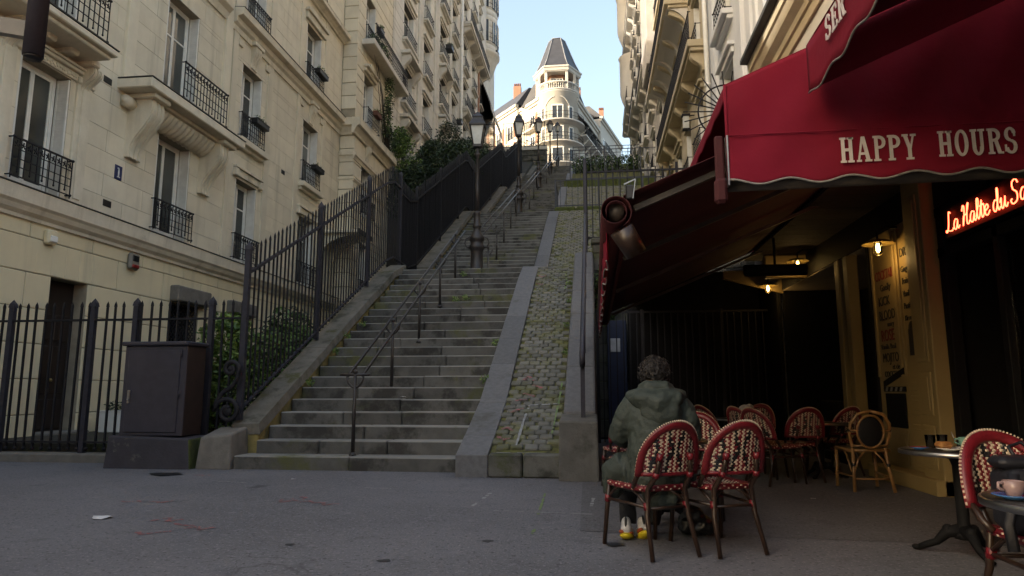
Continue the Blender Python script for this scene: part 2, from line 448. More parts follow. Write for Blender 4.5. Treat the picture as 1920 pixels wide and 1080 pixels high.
LEAF2 = surf('leaf_dark', (0.022, 0.048, 0.016), (0.014, 0.03, 0.011), 2.0, 0.5)
LEAF3 = surf('leaf_ivy', (0.05, 0.095, 0.02), (0.03, 0.06, 0.014), 2.0, 0.5)
LEAF4 = surf('leaf_fresh', (0.18, 0.26, 0.045), (0.12, 0.19, 0.034), 3.0, 0.5)
TWIG = surf('twig_bark', (0.06, 0.045, 0.032), None, 6.0, 0.9)
FLOWER = surf('red_flower', (0.45, 0.012, 0.02), None, 6.0, 0.6)
TERRA = surf('terracotta', (0.22, 0.085, 0.05), None, 6.0, 0.8)
SLATE = surf('slate_roof', (0.065, 0.068, 0.08), (0.05, 0.052, 0.062), 1.5, 0.55, 0.2, 8)
ZINC = surf('zinc', (0.30, 0.31, 0.33), None, 2.0, 0.5)
SUNST = surf('cream_tower_stone', (0.80, 0.755, 0.66), (0.75, 0.70, 0.61), 0.6, 0.9, 0.05, 10)
SUNBR = surf('orange_brick', (0.50, 0.27, 0.18), (0.44, 0.235, 0.155), 1.0, 0.9)
SPRAYR = surf('red_spray_paint', (0.40, 0.13, 0.13), (0.28, 0.14, 0.14), 14.0, 0.8)
SPRAYW = surf('white_spray_paint', (0.42, 0.43, 0.42), (0.30, 0.30, 0.30), 14.0, 0.8)
SPRAYG = surf('green_spray_paint', (0.24, 0.34, 0.11), (0.17, 0.24, 0.10), 14.0, 0.8)
PAPER = surf('paper', (0.55, 0.55, 0.56), None, 6.0, 0.8)
INK = surf('ink', (0.03, 0.025, 0.022), None, 6.0, 0.7)
REDINK = surf('red_ink', (0.25, 0.02, 0.02), None, 6.0, 0.7)
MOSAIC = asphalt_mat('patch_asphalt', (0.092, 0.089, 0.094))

def glass_mat(name, base, rough=0.06):
    m = surf(name, base, tuple(x * 0.45 for x in base), 0.55, rough, rand=0.5, detail=2.0)
    m.node_tree.nodes['Principled BSDF'].inputs['Specular IOR Level'].default_value = 0.6
    return m
GLASS = glass_mat('window_glass', (0.10, 0.105, 0.095))
GLASS2 = glass_mat('far_window_glass', (0.05, 0.055, 0.06))
def clear_glass(name, tint):
    m = bpy.data.materials.new(name)
    nt, n, l, p = nodes_of(m)
    p.inputs['Base Color'].default_value = (*tint, 1)
    p.inputs['Roughness'].default_value = 0.05
    p.inputs['Transmission Weight'].default_value = 1.0
    p.inputs['IOR'].default_value = 1.2
    return m
CLEAR = clear_glass('clear_glass', (0.9, 0.92, 0.92))
LANTERN = surf('frosted_lantern_glass', (0.62, 0.62, 0.58), None, 3.0, 0.35)
BULB = glow('warm_bulb', (1.0, 0.62, 0.16), 9.0)
NEON = glow('red_neon', (1.0, 0.06, 0.025), 5.0)
# ------------------------------------------------------------------ stair profile
NST = 22
FL = []                                  # y of first riser, foot level, going, riser, top level, end of landing
for y0, yl, z0, z1, yn in ((9.0, 16.5, 0.0, 4.07, 18.9), (18.9, 26.7, 4.07, 8.2, 29.0), (29.0, 37.2, 8.2, 12.4, 39.5),
                           (39.5, 48.0, 12.4, 16.7, 50.3), (50.3, 59.0, 16.7, 21.0, 62.0)):
    FL.append((y0, z0, (yl - y0) / (NST - 1), (z1 - z0) / NST, z1, yn, yl))
def nose(y):
    if y < FL[0][0] - 0.5: return 0.0
    for y0, z0, g, r, z1, yn, yl in FL:
        if y <= yn:
            return min(z1, z0 + r + (y - y0) * r / g) if y < yl else z1
    return FL[-1][4]

# ------------------------------------------------------------------ ground
g = MB().add([(-300, -300, 0), (300, -300, 0), (300, 300, 0), (-300, 300, 0)], [(0, 1, 2, 3)])
tag(g.build('street', ASPHALT), kind='structure')
g = MB().box(-10.4, -5.12, 9.85, 30.0, -0.2, 0.25)
tag(g.build('yard', SOIL), kind='structure')
g = MB().cbox(-11.5, -5.6, 9.52, 9.80, -0.1, 0.13, 0.02)
tag(g.build('yard_kerb', CONCRETE), kind='structure')
# darker patch of newer asphalt by the terrace
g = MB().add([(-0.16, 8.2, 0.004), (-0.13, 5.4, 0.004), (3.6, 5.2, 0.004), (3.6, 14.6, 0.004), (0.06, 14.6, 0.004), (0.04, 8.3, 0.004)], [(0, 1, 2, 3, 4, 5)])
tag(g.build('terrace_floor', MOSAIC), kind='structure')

# ------------------------------------------------------------------ stairs
stairs = empty('stairs', (-3.2, 9.0, 0), kind='structure')
for fi, (y0, z0, gg, rr, z1, yn, yl) in enumerate(FL):
    x0, x1 = -4.76, -1.72
    for i in range(NST):
        ya = y0 + i * gg
        zt = z0 + (i + 1) * rr
        yb = (ya + gg + 0.10) if i < NST - 1 else yn + 0.05
        if fi == 0: cuts = [x0 - (0.14 if i == 0 else 0)] + ([-3.55 + rnd.uniform(-0.15, 1.2)] if i % 2 == 0 else sorted([-3.9 + rnd.uniform(-.2, .4), -2.6 + rnd.uniform(-.3, .3)])) + [x1]
        elif fi == 1: cuts = [x0, -3.4 + rnd.uniform(-.7, .7), x1]
        else: cuts = [x0, x1]
        for a, b in zip(cuts, cuts[1:]):
            dz = rnd.uniform(-0.006, 0.004) if fi < 2 else 0
            dy = rnd.uniform(-0.012, 0.012) if fi < 2 else 0
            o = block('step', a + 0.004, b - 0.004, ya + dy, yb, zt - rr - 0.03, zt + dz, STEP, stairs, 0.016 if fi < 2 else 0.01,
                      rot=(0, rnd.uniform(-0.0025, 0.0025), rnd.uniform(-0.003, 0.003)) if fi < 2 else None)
# body under the steps
g = MB()
for (y0, z0, gg, rr, z1, yn, yl) in FL:
    ye = min(yn, 61.9)
    g.prism([(y0 + 0.1, z0 - 1.2), (y0 + 0.15, z0 - 0.1), (yl + 0.2, z1 - rr - 0.1), (ye, z1 - rr - 0.1), (ye, z1 - 1.4)], lambda a, b, t: (t, a, b), -4.75, -1.73)
g.build('stair_body', WALLST, stairs)

def sloped(mb, x0, x1, ya, yb, za, zb, h, mi=None, dx=0.0):
    mb.hexa([(x0, ya, za - h), (x1, ya, za - h), (x1, yb, zb - h), (x0, yb, zb - h), (x0 + dx, ya, za), (x1 - dx, ya, za), (x1 - dx, yb, zb), (x0 + dx, yb, zb)], mi)

# left parapet: lichen wall under sloping cap stones
lw = empty('stair_side_wall', (-4.95, 9.4, 0), label='low lichen-stained wall with sloping cap stones left of the steps', cat='wall')
g = MB()
ys = [9.42]
for (y0, z0, gg, rr, z1, yn, yl) in FL: ys += [yl + 0.3, yl + 0.34, yn - 0.1, yn]
for a, b in zip(ys, ys[1:]):
    if b - a > 0.02:
        g.hexa([(-5.15, a, nose(a) - 3.5), (-4.765, a, nose(a) - 0.6), (-4.765, b, nose(b) - 0.6), (-5.15, b, nose(b) - 3.5),
                (-5.15, a, nose(a) + 0.06), (-4.765, a, nose(a) + 0.06), (-4.765, b, nose(b) + 0.06), (-5.15, b, nose(b) + 0.06)])
g.build('wall_body', LICHEN, lw)
for fi, (y0, z0, gg, rr, z1, yn, yl) in enumerate(FL):
    a = y0 + 0.40
    end = yl + 0.32
    while a < end - 0.1:
        b = min(a + rnd.uniform(1.0, 1.5), end)
        if end - b < 0.4: b = end
        m = MB(); sloped(m, -5.19, -4.735, a + 0.006, b - 0.006, nose(a) + 0.19 + rnd.uniform(-.01, .01), nose(b) + 0.19 + rnd.uniform(-.01, .01), 0.15, dx=0.03)
        m.build('cap_stone', CURB_OLD, lw); a = b
# foot stone left of first step
m = MB()
m.hexa([(-5.42, 8.95, -0.02), (-4.9, 8.93, -0.02), (-4.9, 9.5, -0.02), (-5.42, 9.5, -0.02), (-5.39, 8.99, 0.42), (-4.93, 8.97, 0.47), (-4.93, 9.5, 0.56), (-5.39, 9.5, 0.54)])
o = m.build('foot_stone', CONCRETE)
bv = o.modifiers.new('b', 'BEVEL'); bv.width = 0.03; bv.segments = 2
tag(o, 'rough pale concrete block beside the lowest step and the iron scroll', 'stone block')

# right kerb of the steps, sloping granite slabs
kb = empty('sloping_kerb', (-1.5, 8.5, 0), kind='structure')
def kz(y): return max(nose(y) + 0.045, 0.27 + (y - 8.5) * 0.33) if y < 12 else nose(y) + 0.045
for fi, (y0, z0, gg, rr, z1, yn, yl) in enumerate(FL):
    a = 8.5 if fi == 0 else y0 - 0.25
    end = yl + 0.15
    while a < end - 0.1:
        b = min(a + (0.62 if (fi == 0 and a < 8.6) else rnd.uniform(0.85, 1.25)), end)
        if end - b < 0.4: b = end
        dx = 0.0 if fi == 0 else 0.03
        m = MB(); sloped(m, -1.725 + dx, -1.32 + dx, a + 0.007, b - 0.007, kz(a), kz(b), 0.36 if fi or a > 8.6 else 0.29)
        o = m.build('kerb_slab', CURB, kb)
        bv = o.modifiers.new('b', 'BEVEL'); bv.width = 0.012; bv.segments = 2
        a = b
# ------------------------------------------------------------------ cobbled ramp
def rz(y):
    if y < 10.6:
        t = (y - 8.6) / 2.0; return 0.27 + t * (nose(10.6) - 0.01 - 0.27)
    return nose(y) - 0.01
ramp = empty('cobbled_ramp', (-0.87, 8.6, 0), kind='structure')
g = MB()
yy = [8.62 + 0.25 * k for k in range(32)] + [16.5]
for a, b in zip(yy, yy[1:]):
    if b > a: sloped(g, -1.325, -0.41, a, b, rz(a) - 0.022, rz(b) - 0.022, 0.5)
g.build('mossy_bed', MOSSJ, ramp)
for x0, x1 in ((-1.315, -0.90), (-0.885, -0.43)):
    o = block('front_stone', x0, x1, 8.50, 8.72, 0.0, 0.285, WALLST, ramp, 0.02)
cob = []
for k in range(7):
    m = MB(); vs, fs = cbox_data(rnd.uniform(0.074, 0.088), rnd.uniform(0.060, 0.070), 0.04, rnd.uniform(0.012, 0.02))
    vs = [(x + rnd.uniform(-.004, .004), y + rnd.uniform(-.004, .004), z) for x, y, z in vs]
    m.add(vs, fs); cob.append(m.mesh('cobblestone', COBBLE, fix=False))
y = 8.82; k = 0; ncob = 0
while y < 16.55:
    sl = math.atan2(rz(y + 0.08) - rz(y - 0.08), 0.16)
    off = 0.0 if k % 2 else 0.075
    for c in range(5):
        x = -1.235 + c * 0.180 + (off if c < 6 else 0) - 0.01
        if x > -0.46 or ncob >= 298: continue
        put('cobblestone', rnd.choice(cob), (x + rnd.uniform(-.012, .012), y + rnd.uniform(-.012, .012), rz(y) - 0.026 + rnd.uniform(-.006, .006)), ramp,
            rot=(sl + rnd.uniform(-.05, .05), rnd.uniform(-.05, .05), rnd.uniform(-.08, .08))); ncob += 1
    y += 0.150 * math.cos(sl); k += 1
# wider mossy slope further up
g = MB()
yy = [16.5 + 0.5 * k for k in range(90)] + [61.5]
for a, b in zip(yy, yy[1:]):
    sloped(g, -1.33, 4.2, a, b, nose(a) - 0.035, nose(b) - 0.035, 1.5)
tag(g.build('mossy_slope', MOSSJ), kind='structure')
g = MB(); y = 16.6; k = 0
while y < 37:
    sl = math.atan2(nose(y + 0.1) - nose(y - 0.1), 0.2)
    rot = Matrix.Rotation(sl, 3, 'X')
    xe = 2.4
    x = -1.23 + (0.09 if k % 2 else 0)
    while x < xe:
        if rnd.random() < 0.93 - 0.12 * max(0, x):
            vs, fs = cbox_data(rnd.uniform(0.07, 0.085), rnd.uniform(0.07, 0.09), 0.035, 0.022)
            rr2 = rot @ Matrix.Rotation(rnd.uniform(-.08, .08), 3, 'Z')
            c = V(x + rnd.uniform(-.015, .015), y + rnd.uniform(-.015, .015), nose(y) - 0.02 + rnd.uniform(-.012, .012))
            g.add([rr2 @ Vector(p) + c for p in vs], fs)
        x += 0.185
    y += 0.19 * math.cos(sl); k += 1
o = g.build('cobblestones', COBBLE, ramp, fix=False); o['kind'] = 'stuff'
# ------------------------------------------------------------------ right side wall of the ramp
rw = empty('ramp_side_wall', (-0.2, 8.3, 0), label='sloping stone wall right of the cobbled ramp beside the terrace', cat='wall')
m = MB(); m.hexa([(-0.44, 8.28, -0.02), (0.04, 8.26, -0.02), (0.04, 8.96, -0.02), (-0.44, 8.96, -0.02), (-0.43, 8.29, 0.70), (0.03, 8.27, 0.69), (0.03, 8.96, 0.76), (-0.43, 8.96, 0.76)])
o = m.build('end_block', GREYBLK, rw); bv = o.modifiers.new('b', 'BEVEL'); bv.width = 0.025; bv.segments = 2
a = 8.97
while a < 15.5:
    b = min(a + rnd.uniform(0.9, 1.25), 15.62)
    if 15.62 - b < 0.4: b = 15.62
    zt = lambda y: max(nose(y) + 0.62, 0.76 + (y - 8.97) * 0.3)
    m = MB(); sloped(m, -0.42, 0.03, a + 0.006, b - 0.006, zt(a), zt(b), 0.20, dx=0.02)
    o = m.build('cap_stone', CURB, rw); bv = o.modifiers.new('b', 'BEVEL'); bv.width = 0.03; bv.segments = 2
    m = MB(); sloped(m, -0.40, 0.01, a, b, zt(a) - 0.2, zt(b) - 0.2, 3.2)
    m.build('wall_stone', WALLST, rw)
    a = b
# terrace back retaining wall and mossy wall blocks
bw = empty('terrace_retaining_wall', (2.0, 15.6, 0), label='tall dark stone retaining wall closing the cafe terrace below the iron fence', cat='wall')
z = 0.0; row = 0
while z < 4.4:
    h = min(0.42, 4.42 - z); x = 0.012 - (0.3 if row % 2 else 0)
    while x < 4.2:
        a = max(x, 0.012); b = min(x + 0.72, 4.2)
        if b - a > 0.05: block('wall_stone', a + 0.005, b - 0.005, 15.62, 15.95, z + 0.005, z + h - 0.005, WALLST, bw, 0.014)
        x += 0.72
    z += h; row += 1
MB().box(0.0, 4.2, 15.66, 16.45, 0, 4.40).build('wall_core', MOSSJ, bw)
block('coping', -0.02, 4.2, 15.56, 16.0, 4.42, 4.56, WALLST, bw, 0.03)

# ledges with moss on the slope at the landings
for k, (y, z, lab) in enumerate(((27.2, 8.52, 'mossy stone ledge across the slope at the second landing'), (37.6, 12.95, 'mossy stone ledge across the slope at the third landing'))):
    e = empty('mossy_ledge', (1.0, y, z), label=lab, cat='ledge', group='mossy ledges on the slope')
    x = -1.52
    while x < 4.1:
        b = min(x + rnd.uniform(0.8, 1.2), 4.2)
        o = block('ledge_stone', x + 0.004, b - 0.004, y, y + 0.45, z - 0.9, z, MOSS, e, 0.07); x = b
# ------------------------------------------------------------------ left hillside beyond the yard
hs = MB()
yy = [30.0 + 1.0 * k for k in range(31)]
for a, b in zip(yy, yy[1:]):
    za = nose(a) + 0.5; zb = nose(b) + 0.5
    sloped(hs, -11, -5.16, a, b, za, zb, 10.5)
tag(hs.build('hillside', SOIL), kind='structure')
g = MB().box(-14, -4.95, 60.6, 76, 10, 23.3)
tag(g.build('upper_street', ASPHALT), kind='structure')
g = MB().box(-4.94, 9, 62, 120, 10, 21.0).box(-30, -5, 76, 120, 10, 23.3)
tag(g.build('upper_road', ASPHALT), kind='structure')
uw = empty('upper_stone_wall', (-5.2, 60.5, 21), label='mossy stone wall at the stair top below the parked bicycles', cat='wall')
z = 19.0; row = 0
while z < 23.1:
    x = -8.6 - (0.4 if row % 2 else 0)
    while x < -4.0:
        b = min(x + 0.8, -4.0)
        block('wall_stone', x + .01, b - .01, 60.2, 60.7, z + .01, z + .48, WALLST, uw, 0.03); x = b
    z += 0.5; row += 1
block('coping', -8.8, -3.95, 60.1, 60.8, 23.02, 23.34, STONE2T, uw, 0.03)
MB().box(-8.7, -4.02, 60.3, 61.5, 16, 23.0).build('wall_core', WALLST, uw)
# ------------------------------------------------------------------ pickets and fences
def picket_mesh(h, w, mat, tip=0.09):
    m = MB(); r = w / 2
    m.box(-r, r, -r, r, 0, h - tip)
    q = r * 1.25
    m.add([(-q, -q, h - tip), (q, -q, h - tip), (q, q, h - tip), (-q, q, h - tip), (-q * .8, -q * .8, h - tip * .55), (q * .8, -q * .8, h - tip * .55), (q * .8, q * .8, h - tip * .55), (-q * .8, q * .8, h - tip * .55), (0, 0, h)],
          [(0, 3, 2, 1), (0, 1, 5, 4), (1, 2, 6, 5), (2, 3, 7, 6), (3, 0, 4, 7), (4, 5, 8), (5, 6, 8), (6, 7, 8), (7, 4, 8)])
    return m.mesh('picket', mat)

# front fence along the pavement
ff = empty('front_fence', (-7.6, 9.65, 0.1), label='dark iron picket fence facing the pavement left of the cabinet', cat='fence')
pk = picket_mesh(2.22, 0.027, IRON)
x = -10.4
POSTX = (-9.05, -7.66, -6.95, -5.72)
while x < -5.2:
    if min(abs(x - p) for p in POSTX) > 0.075:
        put('picket', pk, (x, 9.65, 0.20 + rnd.uniform(-.006, .006)), ff, rot=(rnd.uniform(-.004, .004), rnd.uniform(-.006, .006), 0))
    x += 0.1475
pp = picket_mesh(2.42, 0.075, IRON2, tip=0.13)
for p in POSTX: put('post', pp, (p, 9.65, 0.05), ff)
for z, w in ((2.13, 0.03), (0.29, 0.03)):
    MB().box(-10.4, -5.12, 9.62, 9.68, z - w / 2, z + w / 2).build('rail', IRON, ff)
g = MB()
x = -10.4
while x < -6.6:
    g.sphere((x, 9.65, 0.19), 0.03, nu=8, nv=6); x += 0.1475
g.build('finials', IRON, ff)['kind'] = 'stuff'

def stair_fence(name, y0, y1, label, zf, h, posts, x=-5.08, step=0.142, sheet=False, mat=IRON, group=None, ptop=0.0):
    e = empty(name, (x, y0, zf(y0)), label=label, cat='fence', group=group)
    pm = picket_mesh(h, 0.023, mat)
    y = y0 + 0.07
    while y < y1:
        if not posts or min(abs(y - p) for p in posts) > 0.07:
            put('picket', pm, (x, y, zf(y) + 0.10), e, rot=(0, rnd.uniform(-.004, .004), 0))
        y += step
    pmesh = picket_mesh(h + 0.16, 0.075, IRON2 if not sheet else mat, tip=0.13)
    for p in posts: put('post', pmesh, (x, p, zf(p) + 0.02), e)
    for dz, w in ((0.17, 0.035), (h - 0.30, 0.05)):
        m = MB(); n = max(1, int((y1 - y0) / 0.6))
        pts = [y0 + (y1 - y0) * i / n for i in range(n + 1)]
        for a, b in zip(pts, pts[1:]): sloped(m, x - 0.022, x + 0.026, a, b, zf(a) + dz + w / 2, zf(b) + dz + w / 2, w)
        m.build('rail', IRON2 if not sheet else mat, e)
    if sheet:
        m = MB(); a = y0 + 0.02
        while a < y1 - 0.03:
            m.box(x - 0.036, x - 0.028, a, a + 0.03, zf(a) + 0.12, zf(a) + h - 0.12); a += 0.046
        m.build('screen_slats', SHEET, e, fix=False)['kind'] = 'stuff'
    return e
zc = lambda y: nose(y) + 0.20
stair_fence('stair_fence', 9.45, 17.3, 'open iron picket fence climbing beside the lowest flight of steps', lambda y: max(zc(y), 0.5), 2.46, (9.45, 12.05, 14.75, 17.28))
stair_fence('stair_fence', 17.34, 19.0, 'short level length of dark picket fence at the first landing', zc, 2.36, (18.96,), step=0.11, sheet=True)
stair_fence('stair_fence', 19.02, 28.2, 'screened dark picket fence climbing beside the second flight', zc, 2.42, (22.0, 25.0, 28.15), step=0.15, sheet=True)
stair_fence('stair_fence', 28.24, 37.6, 'screened dark picket fence climbing beside the third flight', zc, 2.5, (29.4, 33.0, 37.5), step=0.16, sheet=True)
stair_fence('stair_fence', 37.7, 48.4, 'screened dark picket fence beside the fourth flight, farthest up the hill', zc, 2.6, (40.0, 44.0, 48.3), step=0.18, sheet=True)

# wrought-iron scroll on the foot stone
def spiral(c, r0, r1, a0, a1, n=26):
    return [(c[0] + (r0 + (r1 - r0) * i / n) * math.cos(a0 + (a1 - a0) * i / n), c[1], c[2] + (r0 + (r1 - r0) * i / n) * math.sin(a0 + (a1 - a0) * i / n)) for i in range(n + 1)]
low = spiral((-5.19, 9.30, 0.76), 0.035, 0.215, R(420), R(100), 34)
upc = spiral((-5.17, 9.30, 1.36), 0.115, 0.028, R(-95), R(-95 + 520), 34)
mid = [(-5.30, 9.30, 0.99), (-5.22, 9.30, 1.12), (-5.14, 9.30, 1.18)]
m = MB(); m.tube(spiral((-5.19, 9.30, 0.76), 0.05, 0.20, R(-300), R(180), 36) + [(-5.36, 9.30, 0.90), (-5.27, 9.30, 1.03), (-5.13, 9.30, 1.12), (-5.06, 9.30, 1.24)] + spiral((-5.17, 9.30, 1.36), 0.125, 0.03, R(-30), R(420), 34), 0.028, 8, sq=(1.0, 1.25))
o = m.build('iron_scroll', IRON)
tag(o, 'S-shaped wrought iron scroll standing on the concrete foot stone', 'scroll')
m = MB(); m.sphere((-5.19, 9.30, 0.76), 0.075, 0.03, 0.075); m.sphere((-5.17, 9.30, 1.36), 0.05, 0.03, 0.05); m.build('rosette', IRON, o)

# ------------------------------------------------------------------ central handrails, one per flight
def handrail(k, ya, yb, posts, label, n=6, mat=RUSTIRON, xm=-2.95, hh=0.98, base_off=0.0):
    e = empty('stair_handrail', (xm, ya, nose(ya)), label=label, cat='handrail', group='double handrails up the middle of the steps')
    zr = lambda y: nose(y) + hh
    for sx in (-0.10, 0.10):
        m = MB(); m.tube([(xm + sx, ya, zr(ya) + 0.0), (xm + sx, yb, zr(yb))], 0.022, n)
        m.build('rail', mat, e)
    for y in posts:
        m = MB(); zb = nose(y) - 0.12
        m.tube([(xm, y, zb), (xm, y, zr(y) + 0.03)], [0.03, 0.022], n)
        m.sphere((xm, y, zr(y) + 0.05), 0.035, nu=8, nv=6)
        m.tube([(xm - 0.115, y, zr(y) - 0.01), (xm - 0.10, y, zr(y) - 0.09), (xm - 0.05, y, zr(y) - 0.15), (xm, y, zr(y) - 0.17), (xm + 0.05, y, zr(y) - 0.15), (xm + 0.10, y, zr(y) - 0.09), (xm + 0.115, y, zr(y) - 0.01)], 0.017, 6)
        m.lathe([(0.055, 0), (0.055, 0.02), (0.03, 0.05)], (xm, y, nose(y) - 0.10), 10)
        m.build('post', mat, e)
    return e
h1 = handrail(0, 9.18, 16.6, (9.18, 10.9, 12.6, 14.3, 15.9), 'brown double handrail up the middle of the lowest flight', 8, xm=-3.28)
m = MB(); m.tube([(-3.49, 9.18, nose(9.18) + 0.99), (-3.07, 9.18, nose(9.18) + 0.99)], 0.02, 8); m.build('end_bar', RUSTIRON, h1)
handrail(1, 17.2, 26.5, (18.9, 20.6, 22.3, 24.2, 26.0), 'steel double handrail up the second flight, from first to second lamp', 6, STEEL)
handrail(2, 27.4, 36.9, (29.2, 31.7, 34.2, 36.6), 'steel double handrail up the third flight, from second to third lamp', 6, STEEL)
handrail(3, 38.0, 47.8, (40, 44, 47.5), 'steel double handrail up the fourth flight, from third to fourth lamp', 6, STEEL)
handrail(4, 49.0, 58.8, (51, 55, 58.5), 'steel double handrail up the topmost flight below the sunlit building', 6, STEEL)

# ------------------------------------------------------------------ street lamps
def make_lamp():
    e = empty('street_lamp', (0, 0, 0))
    m = MB()
    m.lathe([(0.19, 0), (0.19, 0.06), (0.165, 0.10), (0.155, 0.50), (0.17, 0.55), (0.20, 0.60), (0.20, 0.66), (0.165, 0.70), (0.165, 0.78), (0.20, 0.82), (0.19, 0.90), (0.11, 1.02), (0.085, 1.12), (0.115, 1.16), (0.115, 1.20), (0.085, 1.24), (0.085, 1.50), (0.10, 1.53), (0.07, 1.58)], n=16)
    m.build('base_column', RUSTIRON, e)
    for s in (-1, 1):
        m = MB(); m.tube([(s * 0.15, 0, 0.62), (s * 0.26, 0, 0.64), (s * 0.31, 0, 0.74), (s * 0.28, 0, 0.86), (s * 0.19, 0, 0.90), (s * 0.13, 0, 0.87)], 0.022, 6)
        m.build('side_hook', RUSTIRON, e)
    m = MB(); m.lathe([(0.062, 1.55), (0.05, 2.2), (0.046, 3.05), (0.075, 3.09), (0.075, 3.13), (0.05, 3.16), (0.04, 3.24), (0.05, 3.30)], n=12)
    m.build('pole', RUSTIRON, e)
    ln = MB()
    r0, r1, zb, zt = 0.135, 0.24, 3.36, 3.88
    ln.lathe([(0.04, 3.27), (0.16, 3.31), (0.16, 3.36)], n=4, rot=R(45), smooth=False)
    c = lambda r, z, k: (r * math.cos(R(45 + 90 * k)) , r * math.sin(R(45 + 90 * k)), z)
    for k in range(4):
        ln.bar(c(r0 * 1.1, zb, k), c(r1 * 1.1, zt, k), 0.028)
        ln.bar(c(r1 * 1.1, zt, k), c(r1 * 1.1, zt, k + 1), 0.03)
        ln.bar(c(r0 * 1.1, zb, k), c(r0 * 1.1, zb, k + 1), 0.025)
    lo = ln.build('lantern', RUSTIRON, e)
    gm = MB(); gm.lathe([(r0, zb), (r1, zt)], n=4, rot=R(45), smooth=False); gm.build('lantern_glass', LANTERN, lo)
    cp = MB(); cp.lathe([(0.30, 3.88), (0.30, 3.91), (0.19, 4.06), (0.185, 4.10), (0.20, 4.13), (0.09, 4.22), (0.06, 4.26), (0.015, 4.30)], n=4, rot=R(45), smooth=False)
    cp.build('lantern_cap', RUSTIRON, lo)
    return e
lamp0 = make_lamp()
labs = ['nearest street lamp on the first landing, tallest in view', 'second street lamp from the front, on the second landing', 'third street lamp up the steps, before the sunlit round corner', 'fourth street lamp up the steps, behind the third', 'farthest and smallest street lamp at the head of the steps']
for k, (y, lab) in enumerate(zip((16.95, 26.95, 37.35, 48.3, 59.3), labs)):
    o = lamp0 if k == 0 else copy_tree(lamp0)
    o.location = (-2.95 if k else -2.94, y, nose(y) - 0.01)
    o.rotation_euler = (0, 0, R(4 + 9 * k))
    tag(o, lab, 'street lamp', 'street lamps up the steps')
# ------------------------------------------------------------------ handrail on the right wall and fence above the terrace
e = empty('wall_handrail', (-0.14, 8.6, 0.7), label='grey iron handrail along the wall right of the cobbled ramp', cat='handrail')
MB().bar((-0.145, 8.62, 0.70), (-0.145, 8.62, 1.52), 0.055).build('post', IRON2, e)
m = MB(); m.tube([(-0.145, 8.72, 1.40), (-0.145, 8.56, 1.36), (-0.145, 8.50, 1.44), (-0.145, 8.58, 1.53), (-0.145, 9.0, 1.70)] + [(-0.145, y, nose(y) + 1.55) for y in (9.6, 11, 13, 15.5)], 0.036, 8)
m.build('rail', IRON2, e)
for y in (10.6, 12.8, 14.6): MB().bar((-0.145, y, nose(y) + 0.55), (-0.145, y, nose(y) + 1.53), 0.04).build('post', IRON2, e)
def flat_fence(name, x0, x1, y, z0, z1, label, mat, step, w=0.022, posts=(), group=None, tips=0.12, rails=None):
    f = empty(name, (x0, y, z0), label=label, cat='railing', group=group)
    h = z1 - z0
    pm = picket_mesh(h - 0.04, w, mat, tip=0.06) if tips else None
    if not tips:
        mm = MB(); mm.box(-w / 2, w / 2, -w / 2, w / 2, 0, h - 0.04); pm = mm.mesh('bar', mat)
    x = x0 + step
    while x < x1 - 0.02:
        put('bar', pm, (x, y, z0), f); x += step
    for z in (rails or (z0 + 0.08, z1 - tips - 0.03)):
        MB().box(x0, x1, y - 0.018, y + 0.018, z - 0.02, z + 0.02).build('rail', mat, f)
    for p in posts: MB().box(p - 0.03, p + 0.03, y - 0.03, y + 0.03, z0 - 0.1, z1 + 0.02).build('post', mat, f)
    return f
flat_fence('terrace_fence', -0.14, 4.0, 15.78, 4.52, 6.35, 'black vertical bar fence on the retaining wall above the awning', IRON, 0.165, 0.026, (-0.12, 2.0))
MB().cbox(-0.185, -0.105, 15.68, 15.76, 3.9, 6.52, 0.01).build('corner_post', IRON2, e)
flat_fence('slope_railing', -1.50, 4.0, 27.4, 8.52, 9.72, 'blue grey railing on the mossy ledge at the second landing', GALV, 0.24, 0.02, (-1.47, 0.3, 2.1, 3.9), tips=0)
flat_fence('slope_railing', -1.2, 4.2, 37.8, 12.95, 14.75, 'blue grey railing on the mossy ledge at the third landing', GALV, 0.30, 0.025, (-1.17, 0.8, 2.8), tips=0)
flat_fence('slope_railing', -1.3, 4.6, 48.6, 16.9, 18.9, 'thin grey railing across the slope at the fourth landing', GALV, 0.45, 0.025, (-1.27, 1.0, 3.0, 4.5), tips=0)
flat_fence('slope_railing', -4.0, 4.8, 60.4, 21.0, 22.6, 'farthest grey railing against the sky at the head of the steps', GALV, 0.9, 0.03, (-1.3, 1.6, 4.6), tips=0)
flat_fence('upper_railing', -10.5, -4.1, 60.4, 23.3, 25.8, 'tall dark railing beside the bicycles before the sunlit building', IRON, 0.42, 0.025, (-10, -8, -6.1, -4.2), tips=0)
# railing of the left slope running across under the far houses
flat_fence('slope_fence', -9.3, -5.3, 46.5, 16.4, 18.5, 'low iron fence above the hedges at the end of the left houses', IRON, 0.22, 0.022, (-9.2, -7.2, -5.4), tips=0.05)
# side guard of the ledge
for (y, z) in ((27.4, 8.52),):
    f = empty('ramp_gate', (-1.47, y, z), label='short blue grey guard rail running back beside the third flight', cat='railing')
    for yy_ in range(6): MB().box(-1.49, -1.45, y + 0.3 + yy_ * 0.3, y + 0.33 + yy_ * 0.3, z - 0.3, z + 1.15).build('bar', GALV, f)
    MB().box(-1.495, -1.445, y + 0.06, y + 1.9, z + 1.12, z + 1.17).build('rail', GALV, f)
